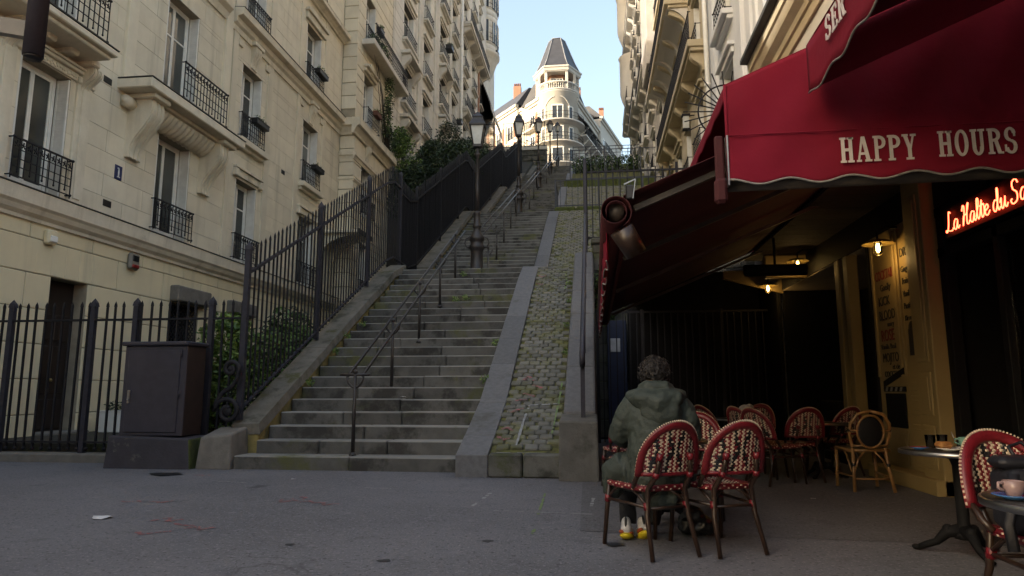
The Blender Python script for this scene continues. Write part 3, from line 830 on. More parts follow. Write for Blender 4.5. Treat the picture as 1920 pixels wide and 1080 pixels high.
# bicycles
def bicycle():
    e = empty('bicycle', (0, 0, 0))
    for x in (-0.52, 0.52):
        w = MB(); pts = [(x + 0.33 * math.cos(t * math.pi / 12), 0, 0.34 + 0.33 * math.sin(t * math.pi / 12)) for t in range(24)]
        w.tube(pts, 0.022, 6, closed=True); wo = w.build('wheel', DARKP, e)
        s = MB()
        for t in range(8): s.bar((x, 0, 0.34), (x + 0.32 * math.cos(t * math.pi / 4), 0, 0.34 + 0.32 * math.sin(t * math.pi / 4)), 0.006)
        s.build('spokes', METAL, wo)
    f = MB()
    for a, b in (((-0.52, 0, 0.34), (-0.08, 0, 0.30)), ((-0.08, 0, 0.30), (-0.2, 0, 0.85)), ((-0.52, 0, 0.34), (-0.17, 0, 0.75)), ((-0.08, 0, 0.30), (0.36, 0, 0.78)), ((-0.17, 0, 0.78), (0.36, 0, 0.84)), ((0.52, 0, 0.34), (0.36, 0, 0.95))):
        f.tube([a, b], 0.02, 6)
    f.build('frame', DARKP, e)
    MB().cbox(-0.32, -0.08, -0.06, 0.06, 0.85, 0.90, 0.02).build('saddle', DARKP, e)
    b = MB(); b.tube([(0.30, -0.26, 1.0), (0.38, -0.1, 0.98), (0.38, 0.1, 0.98), (0.30, 0.26, 1.0)], 0.015, 6); b.build('handlebar', METAL, e)
    return e
b0 = bicycle(); b0.location = (-5.75, 60.9, 23.34); tag(b0, 'left one of two bicycles parked on the upper wall', 'bicycle', 'bicycles at the stair top'); b0.rotation_euler = (0, R(4), R(20))
b1 = copy_tree(b0); b1.location = (-4.75, 61.1, 23.34); b1.rotation_euler = (0, R(-3), R(-25)); b1['label'] = 'right one of two bicycles parked on the upper wall, behind a lamp'
# ------------------------------------------------------------------ facade toolkit
def free_intervals(a, b, cuts):
    out = []; cur = a
    for c, d in sorted(cuts):
        if d <= cur: continue
        if c > cur: out.append((cur, min(c, b)))
        cur = max(cur, d)
        if cur >= b: break
    if cur < b: out.append((cur, b))
    return [(p, q) for p, q in out if q - p > 0.03]

def rows_of(z0, z1, course, ops):
    edges = sorted({round(e, 3) for o in ops for e in (o[2], o[3]) if z0 < e < z1})
    zs = [z0]; z = z0 + course
    while z < z1 - 0.1: zs.append(z); z += course
    zs = [z for z in zs if all(abs(z - e) > course * 0.42 for e in edges) or z == z0] + edges + [z1]
    zs = sorted(set(zs))
    return list(zip(zs, zs[1:]))

def facade(e, xf, sgn, y0, y1, z0, z1, ops, course, blen, mat, jmat, thick=0.34, gap=0.006, proud=0.013, limit=None, stuff=False, cham=0.004, backdepth=None, name='stone_block'):
    X_ = lambda o: xf + sgn * o
    def bx(m, oa, ob, a, b, c, d): m.box(min(X_(oa), X_(ob)), max(X_(oa), X_(ob)), a, b, c, d)
    core = MB(); joined = MB(); n = 0
    for ri, (za, zb) in enumerate(rows_of(z0, z1, course, ops)):
        cuts = [(o[0], o[1]) for o in ops if o[2] < zb - 0.01 and o[3] > za + 0.01]
        for (a, b) in free_intervals(y0, y1, cuts):
            bx(core, -thick, -proud, a, b, za, zb)
            if blen is None: parts = [(a, b)]
            else:
                k = math.floor(a / blen) ; st = (k + (0.5 if ri % 2 else 0.0)) * blen
                ed = [a]; s = st
                while s < b - 0.25:
                    if s > a + 0.25: ed.append(s)
                    s += blen
                ed.append(b); parts = list(zip(ed, ed[1:]))
            for (p, q) in parts:
                xa, xb = sorted((X_(-proud - 0.03), X_(rnd.uniform(-0.0015, 0.0015))))
                if stuff or (limit and n >= limit): joined.cbox(xa, xb, p + gap, q - gap, za + gap, zb - gap, cham)
                else: block(name, xa, xb, p + gap, q - gap, za + gap, zb - gap, mat, e, cham)
                n += 1
    if backdepth:
        bx(core, -backdepth, -thick - 0.01, y0, y1, z0, z1)
    core.build('wall_core', jmat, e)
    if joined.v: joined.build('stonework', mat, e, fix=False)['kind'] = 'stuff'

def window(e, xf, sgn, ya, yb, za, zb, recess=0.27, shutters=0.0, transom=0.72, fm=FRAME, gm=GLASS, frame=0.07, sm=SHUT, louvre=False, casements=2, lintel_dark=False):
    X_ = lambda o: xf + sgn * o
    def bx(m, oa, ob, a, b, c, d, mi=None): m.box(min(X_(oa), X_(ob)), max(X_(oa), X_(ob)), a, b, c, d, mi)
    m = MB(); f = frame; o0, o1 = -recess - 0.06, -recess
    if shutters: ia, ib = ya + 0.055, yb - 0.055
    else: ia, ib = ya, yb
    bx(m, o0, o1, ia, ia + f, za, zb); bx(m, o0, o1, ib - f, ib, za, zb)
    bx(m, o0, o1, ia + f, ib - f, zb - f, zb); bx(m, o0, o1, ia + f, ib - f, za, za + f)
    pan = []
    w = (ib - ia - 2 * f) / casements
    for k in range(casements):
        a = ia + f + k * w; b = a + w; s = 0.045
        bx(m, o0 - 0.0, o1 - 0.012, a + .002, a + s, za + f, zb - f); bx(m, o0, o1 - 0.012, b - s, b - .002, za + f, zb - f)
        bx(m, o0, o1 - 0.012, a + s, b - s, za + f, za + f + 0.12); bx(m, o0, o1 - 0.012, a + s, b - s, zb - f - s, zb - f)
        lo, hi = za + f + 0.12, zb - f - s
        if transom:
            t = za + (zb - za) * transom
            bx(m, o0, o1 - 0.012, a + s, b - s, t - 0.02, t + 0.02)
            pan += [(a + s, b - s, lo, t - 0.02), (a + s, b - s, t + 0.02, hi)]
        else: pan.append((a + s, b - s, lo, hi))
    wo = m.build('window', fm, e, fix=False)
    for (a, b, c, d) in pan:
        g = MB(); bx(g, o0 + 0.015, o0 + 0.03, a, b, c, d); g.build('pane', gm, wo, fix=False)
    if shutters:
        for s in (0, 1):
            g = MB(); y = ya + 0.006 if s == 0 else yb - 0.046
            if not louvre: bx(g, -recess + 0.01, -recess + shutters, y, y + 0.04, za + 0.02, zb - 0.02)
            else:
                d0, d1 = -recess + 0.01, -recess + shutters
                bx(g, d0, d0 + 0.035, y, y + 0.04, za + 0.02, zb - 0.02); bx(g, d1 - 0.035, d1, y, y + 0.04, za + 0.02, zb - 0.02)
                bx(g, d0 + .035, d1 - .035, y + 0.012, y + 0.028, za + 0.02, zb - 0.02)
                z = za + 0.05
                while z < zb - 0.06:
                    bx(g, d0 + 0.035, d1 - 0.035, y + 0.003, y + 0.037, z, z + 0.018); z += 0.055
            g.build('shutter', sm, wo, fix=False)
    return wo

def guard(e, xf, sgn, ya, yb, zb, h=0.75, out=0.05, mat=IRON, step=0.125, orn=True, seed=0):
    r = random.Random(seed); m = MB(); X0 = xf + sgn * out; t = 0.008
    b = lambda y0, y1, z0, z1, w=t: m.box(X0 - w, X0 + w, y0, y1, z0, z1)
    b(ya, yb, zb + h - 0.018, zb + h + 0.012, 0.016); b(ya, yb, zb + 0.05, zb + 0.07); b(ya, yb, zb + h * 0.72, zb + h * 0.72 + .014); b(ya, yb, zb + h * 0.30, zb + h * 0.30 + .014); b(ya, yb, zb + h * 0.50, zb + h * 0.50 + .012)
    n = max(3, int((yb - ya) / step)); 
    for k in range(n + 1):
        y = ya + (yb - ya) * k / n
        b(y - t, y + t, zb + (0.0 if k in (0, n) else (0.05 if k % 2 == 0 else 0.16)), zb + h)
        if orn and k < n:
            m.sphere((X0, y, zb + 0.14), 0.02, 0.02, 0.026, nu=6, nv=4) if k % 2 else None
            yc = y + (yb - ya) / n / 2
            for q in range(5): m.bar((X0 + sgn * 0.01, yc, zb + h * 0.84), (X0 + sgn * 0.015, yc + 0.055 * math.cos(q * 1.257 + .3), zb + h * 0.84 + 0.06 * math.sin(q * 1.257 + .3)), 0.018, 0.012)
    for y in (ya, yb):
        for z in (zb + 0.06, zb + h - 0.003):
            m.tube([(X0, y, z), (xf - sgn * 0.02, y, z)], 0.013, 6)
            m.sphere((X0 + sgn * 0.01, y, z), 0.028, nu=8, nv=6)
    return m.build('window_guard', mat, e, fix=False)

def moulding(e, xf, sgn, y0, y1, prof, mat, name='cornice', ends=True):
    X_ = lambda o: xf + sgn * o
    m = MB(); m.prism(prof, lambda a, b, t: (X_(a), t, b), y0, y1)
    return m.build(name, mat, e)
def cornice_prof(z0, z1, d, back=0.0):
    h = z1 - z0
    return [(-0.02 + back, z0), (d * 0.25, z0), (d * 0.30, z0 + h * 0.15), (d * 0.55, z0 + h * 0.40), (d * 0.62, z0 + h * 0.46), (d * 0.95, z0 + h * 0.52), (d * 0.97, z0 + h * 0.93), (d, z0 + h * 0.94), (d * 0.98, z1), (-0.02 + back, z1 + 0.03)]
def slabx(m, xf, sgn, oa, ob, ya, yb, za, zb, b=0.01):
    xa, xb = sorted((xf + sgn * oa, xf + sgn * ob)); m.cbox(xa, xb, ya, yb, za, zb, b)
def console(m, xf, sgn, y, w, z0, z1, d):
    """scrolled bracket: S profile, thick at top"""
    P = []; h = z1 - z0
    for i in range(15):
        t = i / 14.0
        o = d * (0.18 + 0.82 * (0.5 - 0.5 * math.cos(math.pi * min(1, t * 1.15)))) - 0.06 * d * math.sin(t * 2 * math.pi)
        P.append((o, z0 + h * t))
    m.prism([(-0.02, z0)] + P + [(-0.02, z1)], lambda a, b, t: (xf + sgn * a, t, b), y - w / 2, y + w / 2)
    P2 = [(o + 0.03 * d + 0.01, z) for o, z in P]
    for s in (-0.33, 0.0, 0.33):
        m.prism([(0.0, z0 + .02)] + P2 + [(0.0, z1 - 0.005)], lambda a, b, t: (xf + sgn * a, t, b), y + s * w - w * 0.09, y + s * w + w * 0.09)

# ------------------------------------------------------------------ building with number 1, left
B1 = empty('apartment_building', (-10, 17, 0.2), label='beige limestone apartment building on the left with a blue number plate', cat='building')
xf = -10.0
RW1, RW2, RW3, RW4 = (4.66, 7.03), (8.22, 10.5), (11.86, 14.15), (15.5, 17.7)
C1, C2, C3, C4 = (10.25, 11.42), (14.12, 15.42), (17.62, 18.82), (21.8, 23.1)
ops = [(11.43, 12.36, 0.0, 3.15), (15.1, 16.25, 1.89, 3.15), (17.7, 18.75, 1.89, 3.15), (20.2, 21.3, 1.89, 3.15)]
for c in (C1, C2, C3, C4):
    ops += [(c[0], c[1], RW1[0], RW1[1])]
    ops += [(c[0], c[1], (7.72 if c in (C1, C2) else RW2[0]), RW2[1] + (0.1 if c is C2 else 0))]
    ops += [(c[0], c[1], *RW3), (c[0], c[1], *RW4)]
facade(B1, xf, 1, 4.0, 25.25, 0.0, 4.08, ops, 0.63, 1.55, PAINT1, JOINT1, proud=0.018, gap=0.008, cham=0.010)
facade(B1, xf, 1, 4.0, 25.25, 4.08, 11.7, ops, 0.47, 1.25, STONE1, JOINT1, gap=0.003, proud=0.008, cham=0.003, limit=200)
facade(B1, xf, 1, 4.0, 25.25, 11.7, 21.5, ops, 0.47, 1.25, STONE1, JOINT1, gap=0.003, proud=0.008, cham=0.003, stuff=True)
MB().box(-22, -10.36, 4.0, 30.0, 0, 21.6).build('building_mass', JOINT1, B1)
m = MB(); m.prism([(0.3, 21.6), (-1.6, 25.4), (-10, 25.8), (-12.3, 21.6)], lambda a, b, t: (xf + a, t, b), 4.0, 30.0); m.build('roof', ZINC, B1)
# lower string course and the cornice over the second floor
moulding(B1, xf, 1, 3.9, 25.2, [(-0.02, 4.06), (0.05, 4.06), (0.06, 4.12), (0.13, 4.18), (0.17, 4.26), (0.20, 4.29), (0.22, 4.31), (0.24, 4.56), (-0.02, 4.60)], STONE1T, 'string_course')
moulding(B1, xf, 1, 3.9, 25.2, [(-0.02, 4.602), (0.255, 4.565), (0.26, 4.585), (-0.02, 4.63)], LEAD, 'lead_capping')
moulding(B1, xf, 1, 16.9, 25.2, [(-0.02, 11.2), (0.05, 11.2), (0.06, 11.35), (0.14, 11.42), (0.16, 11.56), (0.33, 11.60), (0.35, 11.80), (-0.02, 11.84)], STONE1T, 'cornice')
moulding(B1, xf, 1, 16.9, 25.2, [(-0.02, 11.842), (0.365, 11.802), (0.37, 11.82), (-0.02, 11.86)], LEAD, 'lead_capping')
moulding(B1, xf, 1, 3.9, 16.6, [(-0.02, 11.25), (0.05, 11.25), (0.1, 11.45), (0.22, 11.55), (0.25, 11.8), (-0.02, 11.86)], STONE1T, 'cornice')
moulding(B1, xf, 1, 3.9, 25.2, cornice_prof(20.9, 21.7, 0.7), STONE1T, 'roof_cornice')
moulding(B1, xf, 1, 3.9, 25.2, cornice_prof(15.1, 15.4, 0.35), STONE1T, 'cornice')
# vertical strips flanking the windows
for (a, b) in ((12.75, 13.05), (16.55, 16.88)):
    m = MB(); slabx(m, xf, 1, -0.02, 0.075, a, b, 7.72, 15.1, 0.008); m.build('pilaster_strip', STONE1, B1)
for (a, b) in ((17.02, 17.30), (19.12, 19.45), (21.25, 21.5), (23.42, 23.72)):
    for c_ in ((4.62, 11.25), (11.86, 15.1)): m = MB(); slabx(m, xf, 1, -0.02, 0.035, a, b, *c_, 0.008); m.build('pilaster_strip', STONE1, B1)
m = MB(); slabx(m, xf, 1, -0.02, 0.05, 13.05, 16.55, 7.72, 8.0, 0.008); m.build('bay_base', STONE1T, B1)
# window joinery and guards
k = 0
for c in (C1, C2, C3, C4):
    for ri, rw in enumerate((RW1, RW2, RW3, RW4)):
        z0 = 7.74 if (ri == 1 and c in (C1, C2)) else rw[0]
        z1 = rw[1] + (0.1 if (ri == 1 and c is C2) else 0)
        if ri == 3 and c in (C1, C2): pass
        window(B1, xf, 1, c[0], c[1], z0, z1, recess=0.27, shutters=0.26, transom=(0.0 if (ri == 0 and c in (C1, C2)) else 0.70), louvre=(c in (C1, C2)))
        if ri == 1 and c in (C1, C2):
            guard(B1, xf + 0.66, 1, c[0] - 0.25 if c is C2 else 9.3, c[1] + (0.30 if c is C2 else -0.05), 7.68, 0.92, 0.06, seed=k)
        else:
            guard(B1, xf, 1, c[0] - 0.06, c[1] + 0.12, z0 + 0.02, 0.74, 0.10, seed=k)
        k += 1
# plain rebates (surrounds) of the lower windows, with moulded lintels
for c in (C3, C4):
    m = MB(); slabx(m, xf, 1, -0.02, 0.07, c[0] - 0.12, c[1] + 0.14, 7.10, 7.30, 0.01); slabx(m, xf, 1, -0.02, 0.13, c[0] - 0.18, c[1] + 0.20, 7.30, 7.38, 0.01)
    for s in (c[0] - 0.10, c[1] + 0.12): slabx(m, xf, 1, -0.02, 0.12, s - 0.09, s + 0.09, 7.06, 7.29, 0.02)
    m.build('lintel', STONE1T, B1)
    m = MB(); slabx(m, xf, 1, -0.02, 0.24, c[0] - 0.2, c[1] + 0.22, 8.02, 8.20, 0.015); slabx(m, xf, 1, -0.02, 0.12, c[0] - 0.14, c[1] + 0.16, 7.92, 8.02, 0.01); m.build('sill', STONE1T, B1)
    m = MB(); yc = (c[0] + c[1]) / 2; console(m, xf, 1, yc, 0.36, 10.56, 11.22, 0.15); slabx(m, xf, 1, -0.02, 0.20, yc - 0.28, yc + 0.28, 11.22, 11.34, 0.01); m.build('keystone', STONE1T, B1)
    for c_ in ((c[0] - 0.35, c[0] - 0.1), (c[1] + 0.1, c[1] + 0.35)): m = MB(); slabx(m, xf, 1, -0.02, 0.06, *c_, 10.9, 11.1, 0.01); m.build('lintel', STONE1T, B1)
    m = MB(); slabx(m, xf, 1, -0.02, 0.10, c[0] - 0.2, c[1] + 0.22, 14.25, 14.5, 0.01); slabx(m, xf, 1, -0.02, 0.18, c[0] - 0.26, c[1] + 0.28, 14.5, 14.6, 0.01); m.build('lintel', STONE1T, B1)
# window 1 surround with carved entablature under the upper balcony
m = MB()
for (a, b) in ((9.75, 10.13), (11.55, 11.93)):
    slabx(m, xf, 1, -0.02, 0.06, a, b, 4.62, 7.18, 0.02); slabx(m, xf, 1, -0.02, 0.10, a - .03, b + .03, 7.02, 7.16, 0.02)
    slabx(m, xf, 1, 0.055, 0.085, a + .10, b - .10, 4.72, 6.95, 0.012)
slabx(m, xf, 1, -0.02, 0.05, 10.13, 11.55, 7.05, 7.20, 0.012); slabx(m, xf, 1, -0.02, 0.12, 9.7, 11.97, 7.20, 7.27, 0.012); slabx(m, xf, 1, -0.02, 0.16, 9.66, 12.0, 7.27, 7.32, 0.01)
m.build('window_surround', STONE1T, B1)
for y in (9.85, 10.4, 10.95, 11.5): m = MB(); slabx(m, xf, 1, -0.02, 0.36, y, y + 0.22, 7.36, 7.52, 0.03); m.build('bracket', STONE1T, B1)
for y in (9.92, 11.72): m = MB(); console(m, xf, 1, y, 0.26, 6.9, 7.36, 0.30); m.build('console', STONE1T, B1)
m = MB(); slabx(m, xf, 1, -0.02, 0.80, 8.6, 11.62, 7.53, 7.66, 0.02); slabx(m, xf, 1, -0.02, 0.70, 8.7, 11.55, 7.45, 7.53, 0.02); m.build('balcony_slab', STONE1T, B1)
m = MB(); slabx(m, xf, 1, -0.02, 0.815, 8.6, 11.63, 7.662, 7.685, 0.005); m.build('lead_capping', LEAD, B1)
m = MB(); r2 = random.Random(3)
for k in range(46):
    y = 10.3 + k * 0.026; m.sphere((xf + 0.05, y, 7.12 + r2.uniform(-.03, .03)), 0.03, 0.022, 0.035, nu=6, nv=4)
m.build('carved_frieze', STONE1T, B1)
# large balcony over window 2 with consoles and gadrooned cove
m = MB(); slabx(m, xf, 1, -0.02, 0.80, 12.66, 16.60, 7.44, 7.66, 0.02); m.build('balcony_slab', STONE1T, B1)
m = MB(); slabx(m, xf, 1, -0.02, 0.815, 12.65, 16.61, 7.662, 7.685, 0.005); m.build('lead_capping', LEAD, B1)
m = MB(); slabx(m, xf, 1, -0.02, 0.70, 12.95, 13.5, 7.33, 7.44, 0.02); slabx(m, xf, 1, -0.02, 0.70, 15.75, 16.35, 7.33, 7.44, 0.02); slabx(m, xf, 1, -0.02, 0.52, 13.4, 15.9, 7.36, 7.44, 0.01)
for y in (13.25, 16.0): mc = MB(); console(mc, xf, 1, y, 0.42, 6.05, 7.34, 0.55); mc.build('console', STONE1T, B1)
for y in (12.83,): m.tube([(xf + 0.1, y - 0.05, 7.22), (xf + 0.1, y + 0.2, 7.22)], 0.13, 14); m.tube([(xf + 0.1, y - 0.07, 7.22), (xf + 0.1, y + 0.2, 7.22)], 0.06, 10)
m.build('console_block', STONE1T, B1)
m = MB()
n = 13
for k in range(n):
    y = 13.52 + (15.78 - 13.52) * (k + 0.5) / n
    pts = [(xf + 0.02, y, 7.05), (xf + 0.13, y, 7.08), (xf + 0.25, y, 7.16), (xf + 0.35, y, 7.27), (xf + 0.40, y, 7.36)]
    m.tube(pts, [0.075, 0.088, 0.092, 0.09, 0.08], 10)
m.build('gadrooned_cove', STONE1T, B1)
# ground-floor openings
m = MB(); slabx(m, xf, 1, -0.36, -0.30, 11.43, 12.36, 0.2, 3.15, 0.005)
do = m.build('door', DOORW, B1)
m = MB()
for (a, b) in ((11.5, 11.85), (11.93, 12.28)):
    for (c, d) in ((0.35, 0.9), (1.0, 1.9), (2.0, 2.5)): slabx(m, xf, 1, -0.31, -0.275, a, b, c, d, 0.02)
m.build('door_panel', DOORW, do)
m = MB(); m.sphere((xf - 0.22, 11.9, 1.25), 0.035); m.build('handle', BRASS, do)
m = MB(); slabx(m, xf, 1, -0.34, 0.25, 11.35, 12.45, 0.0, 0.3, 0.02); m.build('door_step', CONCRETE, B1)
for (a, b, c, d) in ops[1:4]:
    m = MB(); slabx(m, xf, 1, -0.33, -0.27, a, b, c, d, 0.005); wo = m.build('basement_window', GLASS2, B1)
    m = MB(); k = a - (d - c)
    while k < b:
        for s in (1, -1):
            p0 = (k, c) if s == 1 else (k, d); L = d - c
            ya, za, yb, zb = p0[0], p0[1], p0[0] + L, p0[1] + s * L
            t0 = max(0, (a - ya) / L); t1 = min(1, (b - ya) / L)
            if t1 - t0 > 0.02: m.bar((xf - 0.05, ya + L * t0, za + s * L * t0), (xf - 0.05, ya + L * t1, za + s * L * t1), 0.014)
        k += 0.13
    m.build('lattice_grille', IRON, wo)
for q_ in ((0.22, 15.0, 16.45, 3.17, 3.55), (0.20, 17.55, 18.95, 3.17, 3.52)): m = MB(); slabx(m, xf, 1, -0.02, *q_, 0.03); m.build('window_hood', CONCRETE, B1)
for y in (11.2, 11.55, 11.9, 12.25, 12.6): m = MB(); slabx(m, xf, 1, -0.01, 0.005, y - 0.165, y + 0.165, 3.165, 3.765, 0.008); m.build('arch_stone', PAINT1, B1)
# small fittings on the wall, each its own thing
m = MB(); slabx(m, xf, 1, 0.0, 0.12, 11.13, 11.36, 3.72, 4.0, 0.03); o = m.build('wall_light', PAINT1); tag(o, 'small cream light box on the wall above the dark door', 'light')
m = MB(); slabx(m, xf, 1, 0.119, 0.15, 11.16, 11.33, 3.76, 3.88, 0.03); m.build('diffuser', FRAME, o)
m = MB(); slabx(m, xf, 1, 0.0, 0.11, 13.40, 13.72, 3.66, 4.02, 0.04); o = m.build('alarm_box', PLASTIC); tag(o, 'grey and red alarm box on the wall left of the hooded window', 'alarm box')
m = MB(); slabx(m, xf, 1, 0.10, 0.125, 13.46, 13.66, 3.84, 3.97, 0.01); m.build('speaker_grille', DARKP, o)
m = MB(); slabx(m, xf, 1, 0.10, 0.14, 13.45, 13.67, 3.69, 3.77, 0.02); m.build('flash_lens', REDP, o)
m = MB(); slabx(m, xf, 1, 0.0, 0.02, 12.80, 13.02, 5.49, 5.80, 0.006); o = m.build('number_plate', BLUEP); tag(o, 'blue enamel house number plate reading 1 on the beige wall', 'sign')
m = MB(); slabx(m, xf, 1, 0.02, 0.025, 12.89, 12.93, 5.54, 5.75, 0.001); slabx(m, xf, 1, 0.02, 0.025, 12.865, 12.955, 5.535, 5.56, 0.001); slabx(m, xf, 1, 0.02, 0.025, 12.865, 12.93, 5.72, 5.75, 0.001); m.build('numeral', WHITEP, o)
for (y, z, lab) in ((12.55, 4.83, 'dark air vent above the string course below the number plate'), (12.25, 7.4, 'dark air vent in the wall left of the large stone balcony'), (20.35, 8.05, 'tiny dark vent in the wall between the right-hand window columns')):
    m = MB(); slabx(m, xf, 1, 0.0, 0.012, y, y + 0.24, z, z + 0.14, 0.004); o = m.build('air_vent', DARKP)
    tag(o, lab, 'vent', 'air vents in the beige wall')
# ---- projecting wing with rusticated quoins
xw = -9.38
WC = (26.15, 27.35)
wops = [(WC[0], WC[1], z0, z1) for z0, z1 in ((4.7, 7.0), (8.2, 10.45), (12.0, 14.25), (15.7, 17.9), (19.0, 20.6))]
facade(B1, xw, 1, 25.25, 29.9, 0, 11.6, wops, 0.56, None, STONE1, JOINT1, thick=0.5, gap=0.014, proud=0.03, cham=0.012, name='quoin_course')
facade(B1, xw, 1, 25.25, 29.9, 11.6, 21.5, wops, 0.56, None, STONE1, JOINT1, thick=0.5, gap=0.014, proud=0.03, cham=0.012, name='quoin_course')
for z in [0.56 * k for k in range(8, 38)]:
    if not (11.2 < z < 11.9): block('quoin_course', -9.98, -9.383, 25.215, 25.26, z + 0.014, z + 0.546, STONE1, B1, 0.012)
MB().box(-10.0, -9.42, 25.26, 25.8, 0, 21.5).build('wing_core', JOINT1, B1)
def wrap(z0, z1, d, mat, name):
    moulding(B1, xw, 1, 25.25 - d, 30.0, cornice_prof(z0, z1, d), mat, name)
    m = MB(); m.prism(cornice_prof(z0, z1, d), lambda a, b, t: (t, 25.23 - a, b), -10.0, -9.36); m.build(name, mat, B1)
wrap(11.2, 11.82, 0.34, STONE1T, 'cornice'); wrap(10.2, 10.5, 0.10, STONE1T, 'band_moulding'); wrap(9.3, 9.45, 0.06, STONE1T, 'band_moulding')
for i, (a, b, c, d) in enumerate(wops):
    window(B1, xw, 1, a, b, c, d, recess=0.3, shutters=0.28, transom=0.7)
    guard(B1, xw, 1, a - 0.05, b + 0.25, c + 0.02, 0.74, 0.22 if i == 2 else 0.10, seed=50 + i)
m = MB(); slabx(m, xw, 1, -0.02, 0.12, WC[0] - .15, WC[1] + .15, 14.35, 14.5, 0.02); slabx(m, xw, 1, -0.02, 0.24, WC[0] - .2, WC[1] + .2, 14.5, 14.6, 0.02); slabx(m, xw, 1, -0.02, 0.16, WC[0] + .4, WC[0] + .75, 14.4, 14.9, 0.04)
m.build('lintel', STONE1T, B1)
m = MB(); slabx(m, xw, 1, -0.02, 0.55, 25.7, 31.0, 15.35, 15.6, 0.02); m.build('balcony_slab', STONE2T, B1)
guard(B1, xw + 0.45, 1, 26.0, 30.9, 15.62, 0.8, 0.05, seed=77)
m = MB(); yc = (WC[0] + WC[1]) / 2; console(m, xw, 1, yc, 0.32, 10.55, 11.22, 0.15); m.build('keystone', STONE1T, B1)
# porch canopy in the yard
m = MB(); slabx(m, -10, 1, 0, 1.5, 23.6, 25.2, 6.80, 6.92, 0.03); o = m.build('porch_canopy', STONE1T, B1)
m = MB(); slabx(m, -10, 1, 1.5, 1.53, 23.6, 25.2, 6.78, 6.96, 0.005); m.build('canopy_edge', LEAD, o)
for y in (23.75, 25.0): m = MB(); m.prism([(0, 6.0), (0.06, 6.0)] + [(1.4 * (1 - math.cos(R(t))) + 0.06, 6.05 + 0.72 * math.sin(R(t))) for t in range(0, 91, 15)] + [(1.46, 6.8), (0, 6.8)], lambda a, b, t: (-10 + a, t, b), y, y + 0.12); m.build('canopy_bracket', STONE1T, o)
# ------------------------------------------------------------------ second and third houses on the left
def tall_house(name, label, xf, sgn, y0, y1, zb, zt, cols, floors, wh, mat, tmat, jmat, course=0.55, depth=9, style=0, gh=0.78, group=None, joints=True, winw=0.16, roofmat=ZINC, balc=(), vert=True, cons=()):
    e = empty(name, ((xf), (y0 + y1) / 2, zb), label=label, cat='building')
    ops = [(a + winw, b - winw, z, z + wh) for (a, b) in cols for z in floors]
    facade(e, xf, sgn, y0, y1, zb, zt, ops, course, None, mat, jmat, thick=0.34, gap=0.011 if joints else 0.001, proud=0.02 if joints else 0.012, cham=0.006, limit=280, name='stone_course')
    xa, xb = sorted((xf - sgn * 0.345, xf - sgn * depth)); MB().box(xa, xb, y0, y1, 0, zt).build('building_mass', jmat, e)
    m = MB(); m.prism([(0.35, zt), (-1.5, zt + 3.2), (-depth + 1, zt + 3.4), (-depth, zt)], lambda a, b, t: (xf + sgn * a, t, b), y0, y1); m.build('roof', roofmat, e)
    moulding(e, xf, sgn, y0, y1, cornice_prof(zt - 0.5, zt + 0.1, 0.5), tmat, 'roof_cornice')
    for i, (a, b) in enumerate(cols):
        for j, z in enumerate(floors):
            window(e, xf, sgn, a + winw, b - winw, z, z + wh, recess=0.26, shutters=0.25, transom=0.7, gm=GLASS2)
            guard(e, xf, sgn, a, b, z + 0.03, gh, 0.16, seed=i * 9 + j, orn=False, step=0.16)
            m = MB(); slabx(m, xf, sgn, -0.02, 0.28, a - 0.1, b + 0.1, z - 0.13, z + 0.02, 0.015); slabx(m, xf, sgn, -0.02, 0.14, a - 0.05, b + 0.05, z - 0.24, z - 0.13, 0.015); m.build('sill', tmat, e)
            m = MB(); slabx(m, xf, sgn, -0.02, 0.08, a, b, z + wh + 0.08, z + wh + 0.24, 0.01); slabx(m, xf, sgn, -0.02, 0.17, a - .08, b + .08, z + wh + 0.24, z + wh + 0.33, 0.015)
            if (i, j) in cons:
                for q in (a + .1, b - .1): console(m, xf, sgn, q, 0.3, z + wh - 0.5, z + wh + 0.3, 0.42)
                slabx(m, xf, sgn, -0.02, 0.5, a - .2, b + .2, z + wh + 0.33, z + wh + 0.5, 0.015)
            m.build('lintel', tmat, e)
    for (a, b, z, d) in balc:
        m = MB(); slabx(m, xf, sgn, -0.02, d, a, b, z - 0.24, z, 0.02); slabx(m, xf, sgn, -0.02, d * 0.85, a + .05, b - .05, z - 0.36, z - 0.24, 0.02); m.build('balcony_slab', tmat, e)
        guard(e, xf + sgn * (d - 0.12), sgn, a + 0.05, b - 0.05, z + 0.0, 0.95, 0.05, orn=False, step=0.14)
        y = a + 0.3
        while y < b:
            m = MB(); console(m, xf, sgn, y, 0.24, z - 0.95, z - 0.36, d * 0.75); m.build('console', tmat, e); y += 2.1
    if vert:
        for (c0, c1) in zip(cols, cols[1:]):
            m = MB(); slabx(m, xf, sgn, -0.02, 0.05, (c0[1] + c1[0]) / 2 - 0.32, (c0[1] + c1[0]) / 2 + 0.32, zb, zt - 0.5, 0.01); m.build('pilaster_strip', mat, e)
    return e
fl2 = [12.05 + 3.4 * k for k in range(6)]
B2 = tall_house('apartment_building', 'grey cream apartment building behind the hedges, second on the left', -9.4, 1, 30.0, 46.4, 8.5, 33.0,
                [(31.6, 33.8), (35.75, 37.5), (39.8, 42.0), (43.5, 45.2)], fl2, 2.15, STONE2, STONE2T, JOINT2, course=0.56, vert=False, cons=((0, 0), (0, 1), (2, 1), (2, 2), (2, 0)))
for (a, b) in ((34.5, 35.1), (38.3, 38.95), (42.5, 43.0)):
    m = MB(); slabx(m, -9.4, 1, -0.02, 0.10, a, b, 8.5, 32.5, 0.02); m.build('pilaster_strip', STONE2T, B2)
m = MB(); m.tube([(-9.25, 46.3, 9), (-9.25, 46.3, 32.4)], 0.08, 8); o = m.build('drain_pipe', FRAME, B2)
